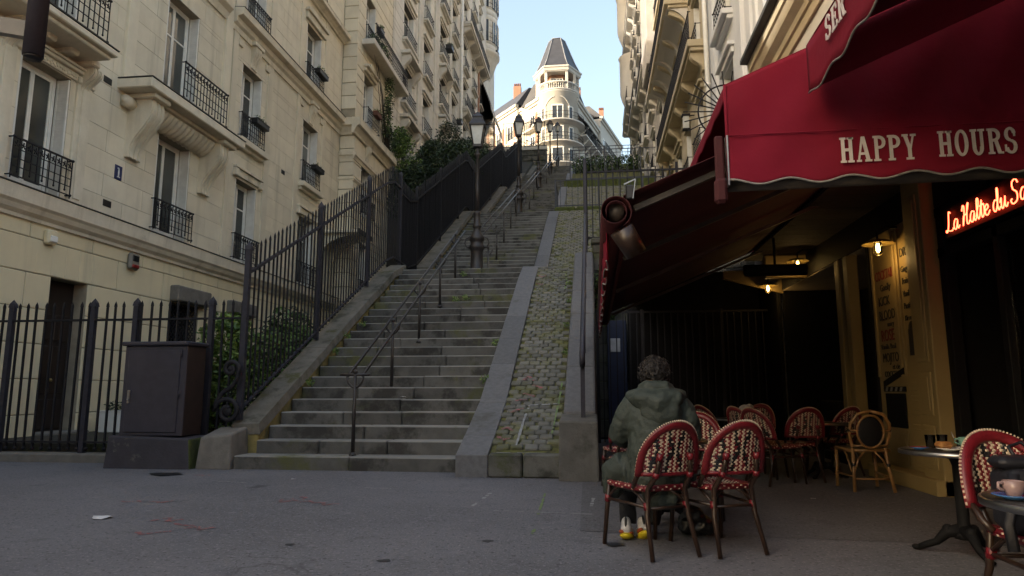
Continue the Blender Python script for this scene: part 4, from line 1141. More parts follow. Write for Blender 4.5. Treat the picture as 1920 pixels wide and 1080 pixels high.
fl3 = [18.6 + 3.3 * k for k in range(8)]
B3 = tall_house('apartment_building', 'cream corner house with a round oriel, farthest on the left row', -9.4, 1, 46.5, 63.6, 14, 44.0,
                [(47.6, 49.2), (51.2, 52.8), (54.4, 55.6)], fl3, 2.1, STONE2, STONE2T, JOINT2, course=0.6, depth=8.2, vert=False,
                balc=((46.9, 56.2, 28.5, 0.75), (46.9, 55.0, 21.8, 0.5), (47.0, 56.5, 38.4, 0.5)))
m = MB()
oc = (-10.5, 60.0, 0)
m.lathe([(0.4, 28.6), (0.9, 29.4), (1.5, 30.6), (1.8, 31.5), (2.0, 32.0), (2.12, 32.1), (2.12, 32.35), (1.9, 32.4)], oc, 28)
m.build('oriel_corbel', STONE2T, B3)
m = MB(); z = 32.4
while z < 44.0:
    m.lathe([(1.84, z), (1.9, z + 0.03), (1.9, z + 0.55), (1.84, z + 0.58)], oc, 28); z += 0.58
m.build('oriel_drum', STONE2, B3)
m = MB(); m.lathe([(2.0, 44.0), (2.12, 44.2), (2.0, 44.4), (1.2, 47.0), (0.1, 48.5)], oc, 24); m.build('oriel_roof', SLATE, B3)
for zf_ in (33.2, 36.6, 40.0):
    for a in (-62, -20, 22, 60):
        c = V(oc[0] + 1.9 * math.cos(R(a)), oc[1] + 1.9 * math.sin(R(a)), zf_)
        d = V(math.cos(R(a)), math.sin(R(a)), 0); t = V(-d.y, d.x, 0)
        w = MB(); w.hexa([c - d * .1 - t * .45, c + d * .03 - t * .45, c + d * .03 + t * .45, c - d * .1 + t * .45] + [p + V(0, 0, 2.1) for p in (c - d * .1 - t * .45, c + d * .03 - t * .45, c + d * .03 + t * .45, c - d * .1 + t * .45)])
        wo = w.build('oriel_window', GLASS2, B3)
        w = MB()
        for s in (-.5, 0, .5): w.bar(c + d * .05 + t * s * .95, c + d * .05 + t * s * .95 + V(0, 0, 2.15), 0.06)
        w.build('frame', FRAME, wo)
    w = MB(); pts = [(oc[0] + 2.02 * math.cos(R(a)), oc[1] + 2.02 * math.sin(R(a)), 0) for a in range(-90, 91, 12)]
    for dz in (0.1, 0.5, 0.9): w.tube([(p[0], p[1], zf_ + dz - .1) for p in pts], 0.02, 5)
    for p in pts: w.bar((p[0], p[1], zf_), (p[0], p[1], zf_ + 0.8), 0.02)
    w.build('oriel_railing', IRON, B3)
m = MB(); m.prism([(0.0, 28.2), (0.9, 25.7), (0.92, 25.2), (0.86, 25.2), (0.84, 25.6), (0.0, 28.0)], lambda a, b, t: (-9.4 + a, t, b), 55.5, 63.2); o = m.build('shop_awning', DARKP, B3)
m = MB(); slabx(m, -9.4, 1, -0.02, 0.10, 54.0, 54.5, 20, 28.1, 0.02); m.build('brick_pier', SUNBR, B3); m = MB(); slabx(m, -9.4, 1, -0.02, 0.10, 63.0, 63.55, 20, 28.1, 0.02); m.build('brick_pier', SUNBR, B3)
m = MB(); slabx(m, -9.4, 1, -0.02, 0.06, 54.8, 62.8, 22, 27.8, 0.02); m.build('glazed_front', GLASS2, B3)
# unseen left-side house added behind the camera to keep sun off the foreground
tall_house('apartment_building', 'unseen plain beige house added down the left side to block the sun', -10.0, 1, -7.5, 3.9, 0, 11.2, [(a, a + 1.6) for a in (-5.5, -1)], [4.6, 8.2], 2.2, STONE1, STONE1T, JOINT1, course=0.9, depth=10, vert=False)
# ------------------------------------------------------------------ right-hand row above and behind the cafe
xr = 3.62
CF = empty('cafe_building', (xr, 6, 0), label='cafe house on the right with cream joinery and heavy stone cornice', cat='building')
m = MB()
m.box(xr, xr + 8, -9, 13.6, 2.95, 7.5)                       # upper wall
m.build('wall', OCHRE, CF)
m = MB(); m.box(xr, xr + 8, -9, 1.6, 0, 2.95); m.box(xr + 0.85, xr + 8, 1.6, 7.5, 0, 2.95); m.box(xr + 0.08, xr + 8, 7.5, 9.25, 0, 2.95)
m.box(xr + 1.6, xr + 8, 9.25, 13.6, 0, 2.95)
m.build('shop_wall', BLACKW, CF)
MB().box(xr + 0.845, xr + 0.85, 1.6, 7.5, 0, 2.95).build('recess_wall', CEIL, CF)
moulding(CF, xr, -1, -9.0, 13.55, [(-0.02, 6.95), (0.10, 6.95), (0.12, 7.10), (0.16, 7.12), (0.18, 7.22), (0.30, 7.30), (0.36, 7.42), (0.40, 7.44), (0.42, 7.60), (-0.02, 7.62)], OCHRE, 'cornice')
moulding(CF, xr, -1, -9.0, 13.55, [(-0.02, 7.622), (0.42, 7.602), (0.56, 7.62), (0.56, 7.70), (0.44, 7.72), (-0.02, 7.75)], LEAD, 'gutter')
m = MB(); slabx(m, xr, -1, -0.01, 0.05, -9, 13.5, 6.55, 6.95, 0.01); m.build('frieze', STONE3, CF)
m = MB(); m.prism([(0.0, 7.76), (-3, 8.1), (-8, 7.76)], lambda a, b, t: (xr - a, t, b), -9, 13.6); m.build('roof', ZINC, CF)
# cream joinery: pilaster, cocktail board, panels
def panelled(o_, y0, y1, z0, z1, name, rects, t=0.06):
    m = MB(); slabx(m, xr, -1, o_ - t, o_, y0, y1, z0, z1, 0.008)
    p = m.build(name, CAFEW, CF)
    for (a, b, c, d) in rects:
        q = MB(); slabx(q, xr, -1, o_ - 0.004, o_ + 0.014, a, b, c, d, 0.012)
        slabx(q, xr, -1, o_ + 0.012, o_ + 0.022, a + 0.05, b - 0.05, c + 0.05, d - 0.05, 0.009); q.build('raised_panel', CAFEW, p)
    return p
panelled(0.16, 7.50, 7.92, 0.0, 3.35, 'pilaster', [(7.58, 7.84, 1.35, 3.15), (7.58, 7.84, 0.80, 1.25), (7.58, 7.84, 0.25, 0.70)], t=0.22)
board = panelled(0.03, 7.93, 9.22, 0.0, 3.0, 'menu_board', [(8.00, 8.38, 1.05, 1.2), (8.00, 8.38, 0.78, 1.0), (8.00, 8.38, 0.20, 0.68), (8.52, 9.12, 0.20, 0.60)])
m = MB()
for y in (7.97, 8.40, 8.50, 9.14): slabx(m, xr, -1, 0.025, 0.055, y, y + 0.05, 1.22, 2.95, 0.006)
m.build('board_moulding', CAFEW, board)
m = MB(); slabx(m, xr, -1, 0.0, 0.24, 7.50, 9.25, 0.0, 0.16, 0.01); m.build('base_board', CAFEW, CF)
for y in (10.0, 10.35):
    m = MB(); slabx(m, xr, -1, -0.1, 0.05, y, y + 0.16, 0.0, 2.95, 0.01); m.build('door_post', CAFEW, CF)
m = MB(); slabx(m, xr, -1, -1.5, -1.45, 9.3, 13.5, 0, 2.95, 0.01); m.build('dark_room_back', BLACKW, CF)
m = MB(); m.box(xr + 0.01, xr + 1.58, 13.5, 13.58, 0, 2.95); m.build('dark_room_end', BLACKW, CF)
m = MB(); slabx(m, xr, -1, -0.05, 0.022, 4.3, 13.55, 2.96, 4.3, 0.004); m.build('painted_shade_sheet', BLACKW, CF)  # black sheet laid over the wall to paint shade under the awnings
m = MB(); slabx(m, xr, -1, -0.06, 0.04, 9.25, 9.35, 0, 2.95, 0.01); slabx(m, xr, -1, -0.06, 0.04, 10.45, 11.55, 0, 0.9, 0.01); m.build('black_shutter', BLACKW, CF)
# black framed front nearer the camera
m = MB()
for y in (1.65, 3.0, 4.4, 5.55, 6.42, 7.36): slabx(m, xr, -1, -0.08, 0.03, y, y + (0.09 if y != 7.36 else 0.12), 0, 2.95, 0.006)
slabx(m, xr, -1, -0.08, 0.03, 1.6, 7.5, 2.42, 2.52, 0.006); slabx(m, xr, -1, -0.08, 0.03, 1.6, 7.5, 2.85, 2.95, 0.006); slabx(m, xr, -1, -0.06, 0.03, 1.6, 6.4, 0, 0.55, 0.006)
fr = m.build('shop_front_frame', BLACKW, CF)
for a, b in ((1.75, 3.0), (3.1, 4.4), (4.5, 5.55), (5.65, 6.42)):
    m = MB(); slabx(m, xr, -1, -0.04, -0.03, a, b, 0.55, 2.42, 0.002); m.build('pane', CLEAR, fr)
# soffit under the awnings with plank joints
cs = MB(); y = 4.4
while y < 12.3: cs.box(xr - 0.9, xr, y + 0.006, y + 0.294, 3.36, 3.40); y += 0.3
cs.build('soffit_boards', CEIL, CF)
# board lettering
def text_mesh(txt, size, mat, name, loc, rot, parent, sx=1.0, extrude=0.003):
    c = bpy.data.curves.new(name, 'FONT'); c.body = txt; c.size = size; c.extrude = extrude; c.resolution_u = 3
    t = bpy.data.objects.new('tmp', c)
    me = bpy.data.meshes.new_from_object(t)
    bpy.data.objects.remove(t); bpy.data.curves.remove(c)
    me.materials.clear(); me.materials.append(mat)
    o = bpy.data.objects.new(name, me); o.location = loc; o.rotation_euler = rot; o.scale = (sx, 1, 1)
    return link(o, parent)
TR = (R(90), 0, R(-90))
for txt, s, z, y, sx, mt in (('COCKTAILS', 0.17, 2.42, 9.10, 0.62, REDINK), ('Gaelly', 0.12, 2.28, 8.98, 1.0, INK), ('KICK', 0.16, 2.10, 9.06, 0.9, INK), ('BLOODY', 0.17, 1.92, 9.07, 0.78, INK), ('mary', 0.09, 1.83, 8.85, 1, INK), ('ROSE', 0.20, 1.66, 9.06, 0.8, REDINK), ('Vanilla Basil', 0.09, 1.56, 9.08, 1.0, INK), ('MOJITO', 0.16, 1.40, 9.06, 0.8, INK), ('et cie', 0.09, 1.31, 8.8, 1, INK), ('COCKTAIL', 0.10, 1.22, 9.04, 0.9, INK)):
    text_mesh(txt, s, mt, 'lettering', (xr - 0.034, y, z), TR, board, sx)
for txt, s, z, y in (('DRINKS', 0.15, 2.60, 8.37), ('Ginger', 0.10, 2.42, 8.37), ('Fraise', 0.10, 2.28, 8.36), ('Vanille', 0.10, 2.13, 8.36), ('Pastis', 0.10, 1.99, 8.36), ('Kir royal', 0.09, 1.85, 8.36)):
    text_mesh(txt, s, INK, 'lettering', (xr - 0.034, y, z), TR, board, 0.8)
m = MB(); slabx(m, xr, -1, 0.032, 0.04, 8.12, 8.30, 1.45, 1.75, 0.003); m.sphere((xr - 0.036, 8.21, 1.75), 0.004, 0.09, 0.09, nu=10, nv=6); m.build('bottle_drawing', INK, board)
# clapperboard cut-out fixed low on the board
o = empty('clapperboard_sign', (xr - 0.06, 8.8, 0.65), label='black clapperboard shaped chalkboard fixed low on the cream menu board', cat='sign')
m = MB(); slabx(m, xr, -1, 0.035, 0.055, 8.50, 9.02, 0.62, 1.02, 0.004); m.build('slate', BLACKW, o)
m = MB(); m.prism([(8.48, 1.04), (9.05, 1.04), (9.05, 1.10), (8.48, 1.10)], lambda a, b, t: (t, a, b), xr - 0.057, xr - 0.035)
m.prism([(9.05, 1.10), (9.05, 1.165), (8.46, 1.32), (8.46, 1.25)], lambda a, b, t: (t, a, b), xr - 0.057, xr - 0.035); m.build('clap_stick', BLACKW, o)
m = MB()
for k in range(4):
    y = 8.55 + k * 0.13; m.prism([(y, 1.045), (y + 0.06, 1.045), (y + 0.03, 1.095), (y - 0.03, 1.095)], lambda a, b, t: (t, a, b), xr - 0.060, xr - 0.0575)
m.build('stripe', PIPING, o)
# wall map poster seen through the glass
o = MB(); slabx(o, xr, -1, -0.845 + 0.004, -0.845 + 0.012, 7.02, 7.48, 1.62, 2.12, 0.001); o = o.build('map_poster', PAPER)
tag(o, 'pale wall map poster hanging on the stone wall inside the glass', 'poster')
m = MB(); r3 = random.Random(5); X0 = xr + 0.831
for k in range(26):
    t = k / 25; y = 7.14 + 0.22 * abs(math.sin(t * 3.0)) + r3.uniform(-.015, .015); z = 1.72 + 0.30 * t
    m.box(X0 - .001, X0 + .001, y, y + r3.uniform(.008, .03), z, z + r3.uniform(.008, .02))
m.box(X0 - .001, X0 + .001, 7.12, 7.22, 1.66, 1.665); m.box(X0 - .001, X0 + .001, 7.12, 7.125, 1.66, 1.74); m.box(X0 - .001, X0 + .001, 7.215, 7.22, 1.66, 1.74); m.box(X0 - .001, X0 + .001, 7.12, 7.22, 1.735, 1.74)
m.build('map_drawing', INK, o); MB().box(X0 - .001, X0 + .001, 7.04, 7.46, 2.08, 2.10).build('title_strip', REDINK, o)
# ------------------------------------------------------------------ neon script sign
ns = empty('neon_sign', (3.5, 6.4, 2.6), label='glowing red neon script sign on a dark board above the shop front', cat='sign')
MB().box(3.50, 3.585, 4.2, 7.12, 2.545, 2.83).build('sign_board', BLACKW, ns)
STROKES = {
 'L': ([(0.55, 0.95), (0.42, 1.05), (0.36, 0.9), (0.30, 0.4), (0.15, 0.05), (0.02, 0.02), (0.05, 0.12), (0.3, 0.05), (0.6, 0.0), (0.75, 0.12)], 0.75),
 'a': ([(0.45, 0.45), (0.25, 0.52), (0.08, 0.3), (0.1, 0.05), (0.28, 0.02), (0.45, 0.4), (0.42, 0.1), (0.5, 0.0), (0.62, 0.12)], 0.58),
 'H': ([(0.1, 0.75), (0.2, 1.0), (0.32, 0.9), (0.25, 0.4), (0.12, 0.0), (0.22, 0.45), (0.5, 0.55), (0.72, 1.0), (0.62, 0.95), (0.52, 0.4), (0.5, 0.05), (0.65, 0.0), (0.75, 0.15)], 0.75),
 'l': ([(0.0, 0.15), (0.25, 0.65), (0.28, 0.98), (0.15, 0.95), (0.12, 0.3), (0.2, 0.0), (0.35, 0.15)], 0.34),
 't': ([(0.0, 0.15), (0.22, 0.85), (0.14, 0.3), (0.2, 0.0), (0.38, 0.18), (0.36, 0.62), (0.02, 0.58), (0.38, 0.62)], 0.38),
 'e': ([(0.05, 0.22), (0.35, 0.35), (0.28, 0.52), (0.1, 0.4), (0.1, 0.08), (0.28, 0.0), (0.48, 0.18)], 0.46),
 'd': ([(0.42, 0.45), (0.22, 0.52), (0.06, 0.28), (0.12, 0.02), (0.3, 0.06), (0.48, 0.6), (0.5, 1.0), (0.42, 0.95), (0.42, 0.2), (0.5, 0.0), (0.62, 0.12)], 0.6),
 'u': ([(0.0, 0.3), (0.12, 0.5), (0.1, 0.1), (0.22, 0.0), (0.4, 0.35), (0.42, 0.5), (0.4, 0.1), (0.5, 0.0), (0.62, 0.15)], 0.58),
 'S': ([(0.6, 0.85), (0.45, 1.05), (0.2, 0.95), (0.22, 0.65), (0.48, 0.42), (0.45, 0.08), (0.15, -0.02), (0.0, 0.15), (0.1, 0.22)], 0.65),
 'c': ([(0.42, 0.42), (0.22, 0.52), (0.05, 0.25), (0.2, 0.0), (0.45, 0.12)], 0.42), 'r': ([(0.0, 0.2), (0.1, 0.5), (0.2, 0.42), (0.32, 0.46), (0.26, 0.1), (0.36, 0.0), (0.48, 0.15)], 0.42)}
def cr(pts, n=5):
    out = []; P = [Vector((*p, 0)) for p in pts]
    for i in range(len(P) - 1):
        p0, p1, p2, p3 = P[max(i - 1, 0)], P[i], P[i + 1], P[min(i + 2, len(P) - 1)]
        for k in range(n):
            t = k / n
            out.append(0.5 * ((2 * p1) + (p2 - p0) * t + (2 * p0 - 5 * p1 + 4 * p2 - p3) * t * t + (3 * p1 - p0 - 3 * p2 + p3) * t ** 3))
    out.append(P[-1]); return out
yc = 7.05; sc = 0.185
for ch in 'La Halte du Sacr':
    if ch == ' ': yc -= 0.25 * sc; continue
    st, adv = STROKES[ch]
    m = MB(); m.tube([(3.478, yc - p.x * sc, 2.59 + p.y * sc) for p in cr(st)], 0.0055, 6)
    m.build('neon_letter', NEON, ns); yc -= adv * sc
# ------------------------------------------------------------------ slab-serif lettering
T = 0.20
def arcs(cx, cy, rx, ry, a0, a1, t, n=10):
    o = []
    for i in range(n):
        A, B = R(a0 + (a1 - a0) * i / n), R(a0 + (a1 - a0) * (i + 1) / n)
        o.append([(cx + rx * math.cos(A), cy + ry * math.sin(A)), (cx + rx * math.cos(B), cy + ry * math.sin(B)), (cx + (rx - t) * math.cos(B), cy + (ry - t * .55) * math.sin(B)), (cx + (rx - t) * math.cos(A), cy + (ry - t * .55) * math.sin(A))])
    return o
def bq(x0, x1, y0, y1): return [(x0, y0), (x1, y0), (x1, y1), (x0, y1)]
def glyph(c):
    s = 0.08
    if c == 'H': return [bq(.08, .28, 0, 1), bq(.52, .72, 0, 1), bq(.28, .52, .45, .56), bq(0, .36, 0, s), bq(0, .36, 1 - s, 1), bq(.44, .8, 0, s), bq(.44, .8, 1 - s, 1)], .88
    if c == 'A': return [[(.06, 0), (.16, 0), (.42, .92), (.36, 1), (.32, 1)], [(.58, 0), (.80, 0), (.52, 1), (.32, 1)], bq(.2, .6, .28, .37), bq(0, .28, 0, s), bq(.48, .88, 0, s)], .94
    if c == 'P': return [bq(.08, .28, 0, 1), bq(0, .40, 0, s), bq(0, .4, 1 - s, 1)] + arcs(.36, .74, .36, .26, -90, 90, T) + [bq(.28, .37, .48, .59), bq(.28, .37, .89, 1)], .78
    if c == 'R': return [bq(.08, .28, 0, 1), bq(0, .36, 0, s), bq(0, .4, 1 - s, 1)] + arcs(.36, .74, .36, .26, -90, 90, T) + [bq(.28, .37, .48, .59), bq(.28, .37, .89, 1), [(.36, .5), (.56, .52), (.72, .08), (.70, 0), (.54, 0)], bq(.54, .84, 0, s)], .88
    if c == 'Y': return [bq(.30, .50, 0, .45), bq(.18, .62, 0, s), [(.05, 1), (.27, 1), (.50, .45), (.30, .45)], [(.60, 1), (.72, 1), (.50, .42), (.42, .45)], bq(0, .34, 1 - s, 1), bq(.48, .8, 1 - s, 1)], .84
    if c == 'O': return arcs(.38, .5, .38, .52, 0, 360, T, 24), .84
    if c == 'U': return [bq(.08, .28, .3, 1), bq(.54, .70, .3, 1), bq(0, .36, 1 - s, 1), bq(.44, .8, 1 - s, 1)] + arcs(.39, .32, .31, .34, 180, 360, T, 12), .88
    if c == 'S': return arcs(.34, .74, .32, .28, 10, 270, .19, 14) + arcs(.34, .26, .34, .28, -190, 90, .19, 14)[1:] + [bq(.52, .62, .66, .9), bq(.0, .10, .08, .34)], .76
    if c == 'E': return [bq(.08, .28, 0, 1), bq(0, .66, 0, .09), bq(0, .66, .91, 1), bq(.28, .5, .46, .55), bq(.56, .66, 0, .26), bq(.56, .66, .74, 1), bq(.46, .52, .36, .65)], .76
    return [], .45
def letters(txt, org, u, v, nrm, h, w, mat, parent, gapx=0.06):
    org, u, v, nrm = (Vector(a) for a in (org, u, v, nrm)); x = 0
    for ch in txt:
        polys, adv = glyph(ch)
        if polys:
            m = MB()
            for j, p in enumerate(polys):
                lift = 0.002 + 0.0002 * (j % 5)
                q = [org + u * ((x + a) * w) + v * (b * h) for a, b in p]
                n = len(q); vs = [a + nrm * (0.001 + lift) for a in q] + [a - nrm * 0.001 for a in q]
                m.add(vs, [tuple(range(n)), tuple(range(n, 2 * n))[::-1]] + [(k, (k + 1) % n, n + (k + 1) % n, n + k) for k in range(n)])
            m.build('lettering', mat, parent)
        x += adv + gapx
# ------------------------------------------------------------------ awnings
def cloth(name, quadfn, nu, nv, mat, parent, th=0.006):
    m = MB(); vs = [quadfn(i / nu, j / nv) for j in range(nv + 1) for i in range(nu + 1)]
    fs = [(j * (nu + 1) + i, j * (nu + 1) + i + 1, (j + 1) * (nu + 1) + i + 1, (j + 1) * (nu + 1) + i) for j in range(nv) for i in range(nu)]
    m.smooth = True; m.add(vs, fs)
    o = m.build(name, mat, parent, fix=False)
    s = o.modifiers.new('s', 'SOLIDIFY'); s.thickness = th; s.offset = 0
    return o
scal = lambda t, n: 0.035 * (0.5 - 0.5 * math.cos(2 * math.pi * n * t))
# fixed canopy with lettered side cheek
A1 = empty('lettered_awning', (0.85, 4.2, 2.3), label='red awning with HAPPY HOURS on its scalloped side cheek', cat='awning')
X0, X1, YC = 0.85, 3.58, 4.20
topz = lambda x: 2.955 + (x - X0) * 0.43
botz = lambda x: 2.315
def cheek(u, v):
    x = X0 + (X1 - X0) * u
    zb = 2.335 + 0.04 * u - scal(u * (X1 - X0) / 0.36, 1); zt = topz(x)
    z = zb + (zt - zb) * v
    return (x, YC + 0.014 * math.sin(5 * x + 3 * z) * (1 - v) + 0.014 * math.sin(13 * x - 9 * z) * v * (1 - v) * 2 + 0.006 * math.sin(23 * x + 14 * z) * v * (1 - v) * 3, z)
cloth('side_cheek', cheek, 130, 30, AWN, A1)
def cheek_edge(u): p = cheek(u, 0); return (p[0], p[1] - 0.004, p[2])
m = MB(); m.tube([cheek_edge(i / 120) for i in range(121)], 0.007, 6); m.build('piping', PIPING, A1)
m = MB(); m.tube([(X0 - 0.004, YC - 0.006, 2.34), (X0 - 0.004, YC - 0.006, topz(X0))], 0.010, 6); m.build('hem', AWN, A1)
def seam(u): x = X0 + (X1 - X0) * u; return (x, YC - 0.010, 2.62 + 0.02 * u)
m = MB(); m.tube([seam(i / 30) for i in range(31)], 0.004, 5); m.build('seam', AWN, A1)
cloth('roof_cloth', lambda u, v: (X0 - 0.0 + (X1 - X0) * u, YC + (15.5 - YC) * v, topz(X0 + (X1 - X0) * u) + 0.004), 6, 12, AWN, A1)
cloth('front_valance', lambda u, v: (X0 - 0.002, YC + 0.02 + (12.0 - YC) * u, 2.87 + 0.085 * v - (1 - v) * 0.6 * scal(u * 22, 1)), 120, 4, AWN, A1)
letters('HAPPY', (1.505, YC - 0.016, 2.415), (1, 0, 0.015), (0, 0, 1), (0, -1, 0), 0.158, 0.099, LETTER, A1)
letters('HOURS', (2.065, YC - 0.016, 2.43), (1, 0, 0.015), (0, 0, 1), (0, -1, 0), 0.158, 0.099, LETTER, A1)
m = MB(); m.tube([(0.80, 4.30, 2.335), (3.5, 4.30, 2.375)], 0.045, 14); m.build('roller_tube', TUBEM, A1)
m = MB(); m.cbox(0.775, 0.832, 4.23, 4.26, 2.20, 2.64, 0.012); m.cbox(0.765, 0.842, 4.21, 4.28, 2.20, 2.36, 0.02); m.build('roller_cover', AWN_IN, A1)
MB().box(0.838, 0.848, 4.18, 4.24, 2.3, 2.62).build('edge_strip', METAL, A1)
# retractable awning reaching out over the terrace
A2 = empty('retractable_awning', (0.2, 4.6, 2.3), label='dark maroon retractable awning stretched out over the cafe terrace', cat='awning')
s2 = lambda x: 2.375 + (x - 0.22) * 0.43
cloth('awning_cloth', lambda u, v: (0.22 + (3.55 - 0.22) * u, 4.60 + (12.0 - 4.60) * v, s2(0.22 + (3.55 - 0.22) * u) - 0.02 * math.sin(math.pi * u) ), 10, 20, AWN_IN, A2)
for y in (4.75, 6.6, 8.8, 11.6):
    m = MB(); m.bar((0.30, y, s2(0.30) - 0.09), (3.5, y, s2(3.5) - 0.14), 0.055, 0.04); m.build('folding_arm', TUBEM, A2)
m = MB(); m.tube([(0.17, 4.62, 2.28), (0.17, 12.0, 2.28)], 0.055, 12); m.build('front_tube', TUBEM, A2)
# rolled valance end: loose spiral of cloth
def roll(u, v):
    a = R(-60) + u * R(620); r = 0.115 - 0.055 * u
    return (0.16 + r * math.cos(a), 4.56 + 7.3 * v, 2.26 + r * math.sin(a))
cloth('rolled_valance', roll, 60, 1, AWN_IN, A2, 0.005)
m = MB(); m.cbox(0.235, 0.29, 4.555, 4.60, 2.34, 2.44, 0.008); m.build('end_bracket', DARKP, A2)
m = MB(); m.bar((0.222, 4.55, 2.44), (0.30, 4.55, 2.475), 0.008); m.bar((0.30, 4.55, 2.475), (0.28, 4.55, 2.34), 0.006); m.build('bracket_rim', METAL, A2)
m = MB(); m.tube([(0.20, 4.60, 2.14), (0.30, 4.66, 1.98)], [0.085, 0.075], 12); m.build('tube_end', CANE, A2)
cloth('hanging_valance', lambda u, v: (0.105 + 0.015 * math.sin(u * 70), 4.9 + 7.1 * u, 1.98 + 0.28 * v - (1 - v) * scal(u * 20, 1)), 140, 4, AWN, A2)
m = MB(); m.tube([(0.100 + 0.015 * math.sin(i / 140 * 70), 4.9 + 7.1 * i / 140, 1.98 - scal(i / 140 * 20, 1)) for i in range(141)], 0.006, 5); m.build('piping', PIPING, A2)
# nearer awning, its valance running towards the camera
A3 = empty('near_awning', (1.3, 4.0, 2.8), label='nearest red awning with scalloped lettered valance at the top right', cat='awning')
cloth('front_valance', lambda u, v: (1.30 + 0.008 * math.sin(u * 52), 4.02 - 12.0 * u, 2.80 + 0.30 * v - (1 - v) * scal(u * 33, 1)), 300, 5, AWN, A3)
m = MB(); m.tube([(1.295 + 0.008 * math.sin(i / 300 * 52), 4.02 - 12.0 * i / 300, 2.80 - scal(i / 300 * 33, 1)) for i in range(301)], 0.006, 5); m.build('piping', PIPING, A3)
cloth('awning_cloth', lambda u, v: (1.30 + (3.58 - 1.30) * u, 4.02 - 12.0 * v, 3.10 + 0.98 * u), 8, 8, AWN, A3)  # unseen run behind the camera lengthened to block light on the terrace
cloth('far_side_flap', lambda u, v: (1.30 + (3.58 - 1.30) * u, 4.03, (2.82 + 1.0 * u) + 0.28 * v + 0.0), 40, 3, AWN, A3)
letters('SERVICE', (1.288, 3.66, 2.93), (0, -1, 0), (0, 0, 1), (-1, 0, 0), 0.135, 0.12, LETTER, A3)
m = MB(); m.tube([(1.38, 4.0, 3.04), (1.38, -8, 3.04)], 0.04, 10); m.build('front_tube', TUBEM, A3)
# ------------------------------------------------------------------ wall lamps (lit)
def wall_lamp(loc, label, power):
    e = empty('wall_lamp', loc, label=label, cat='lamp', group='lit enamel lamps of the cafe')
    x, y, z = loc
    m = MB(); m.lathe([(0.02, 0.06), (0.05, 0.05), (0.12, 0.035), (0.175, 0.0), (0.18, -0.005), (0.17, 0.0), (0.05, 0.03)], loc, 24); m.build('shade', BRASS, e)
    m = MB(); m.tube([(x, y, z + 0.05), (x, y, z + 0.14), (x + 0.10, y, z + 0.20), (xr, y, z + 0.20)], 0.012, 8); m.build('arm', BLACKW, e)
    m = MB(); m.lathe([(0.045, 0.02), (0.055, -0.03), (0.052, -0.10), (0.03, -0.135), (0.005, -0.14)], loc, 16); m.build('glass_globe', CLEAR, e)
    m = MB(); m.lathe([(0.012, 0.0), (0.018, -0.03), (0.018, -0.08), (0.006, -0.10)], loc, 12); m.build('bulb', BULB, e)
    l = bpy.data.lights.new('lamp_light', 'POINT'); l.energy = power; l.color = (1.0, 0.60, 0.20); l.shadow_soft_size = 0.06
    o = bpy.data.objects.new('lamp_light', l); o.location = (x, y, z - 0.17); link(o, e)
wall_lamp((3.36, 8.38, 2.77), 'lit lamp over the cream cocktail board, nearest of the three', 1.6)
wall_lamp((3.36, 11.55, 3.16), 'lit lamp deep under the awning, half hidden by a beam', 0.9)
wall_lamp((3.30, 13.3, 3.02), 'farthest lit lamp at the back of the terrace, low on the left', 1.3)
m = MB(); slabx(m, xr, -1, 0.0, 0.7, 11.9, 12.05, 2.95, 3.35, 0.02); m.build('awning_beam', CAFEW, CF); m = MB(); m.prism([(0.0, 2.9), (0.0, 3.35), (1.1, 3.35), (1.1, 3.2)], lambda a, b, t: (xr - a, t, b), 13.45, 13.55); m.build('awning_beam', CAFEW, CF)
# patio heater under the awning
e = empty('patio_heater', (2.9, 10.6, 2.8), label='black bar heater hanging under the awning between the lamps', cat='heater')
m = MB(); m.tube([(2.3, 10.6, 2.86), (3.2, 10.6, 2.86)], 0.09, 10); m.build('heater_body', BLACKW, e)
m = MB(); m.tube([(2.75, 10.6, 2.94), (2.75, 10.6, 3.4)], 0.02, 6); m.build('hanger', BLACKW, e)
# back end of the terrace: iron gate, blue door
f = flat_fence('terrace_gate', 0.05, 3.6, 14.3, 0.02, 2.7, 'black barred gate across the dark back of the terrace', IRON, 0.14, 0.022, (0.08, 1.0, 2.6), tips=0)
m = MB(); m.cbox(0.30, 0.72, 15.3, 15.4, 0.0, 2.6, 0.01); o = m.build('blue_door', DOORB); tag(o, 'blue door behind the barred gate at the terrace back', 'door')
m = MB(); m.cbox(0.36, 0.58, 15.28, 15.31, 1.9, 2.2, 0.01); m.build('notice', PAPER, o)
cloth_e = MB(); cloth_e.cbox(0.74, 3.6, 15.0, 15.1, 0, 3.6, 0.01); cloth_e.cbox(3.52, 3.60, 13.56, 14.99, 0, 3.6, 0.01); o = cloth_e.build('painted_dark_panels', BLACKW); tag(o, 'added black panels painting in the dark back of the terrace', 'screen')  # black panels added in place of shade at the terrace end

# ------------------------------------------------------------------ white house, ochre house and the far row on the right
WH = tall_house('apartment_building', 'white rendered house rising behind the cafe cornice', xr, -1, 13.7, 20.0, 0, 19.0, [(16.6, 18.2)], [7.3, 10.6, 13.9], 2.1, WHITEW, WHITEW, WHITEW, course=3.3, depth=9, vert=False, joints=False)
for (a, b, d) in ((14.1, 14.35, .06), (14.45, 14.75, .10), (15.35, 15.65, .10), (15.75, 15.95, .06), (18.7, 19.0, .10)):
    m = MB(); slabx(m, xr, -1, -0.02, d, a, b, 5, 18.4, 0.02); m.build('pilaster_strip', WHITEW, WH)
m = MB(); m.tube([(xr - 0.12, 19.75, 4.6), (xr - 0.12, 19.75, 18.5)], 0.07, 8)
for z in (7, 10, 13, 16): m.lathe([(0.095, 0), (0.095, 0.1)], (xr - 0.12, 19.75, z), 10)
m.build('drain_pipe', FRAME, WH)
flr = [5.2, 8.5, 12.05, 15.4, 18.7]
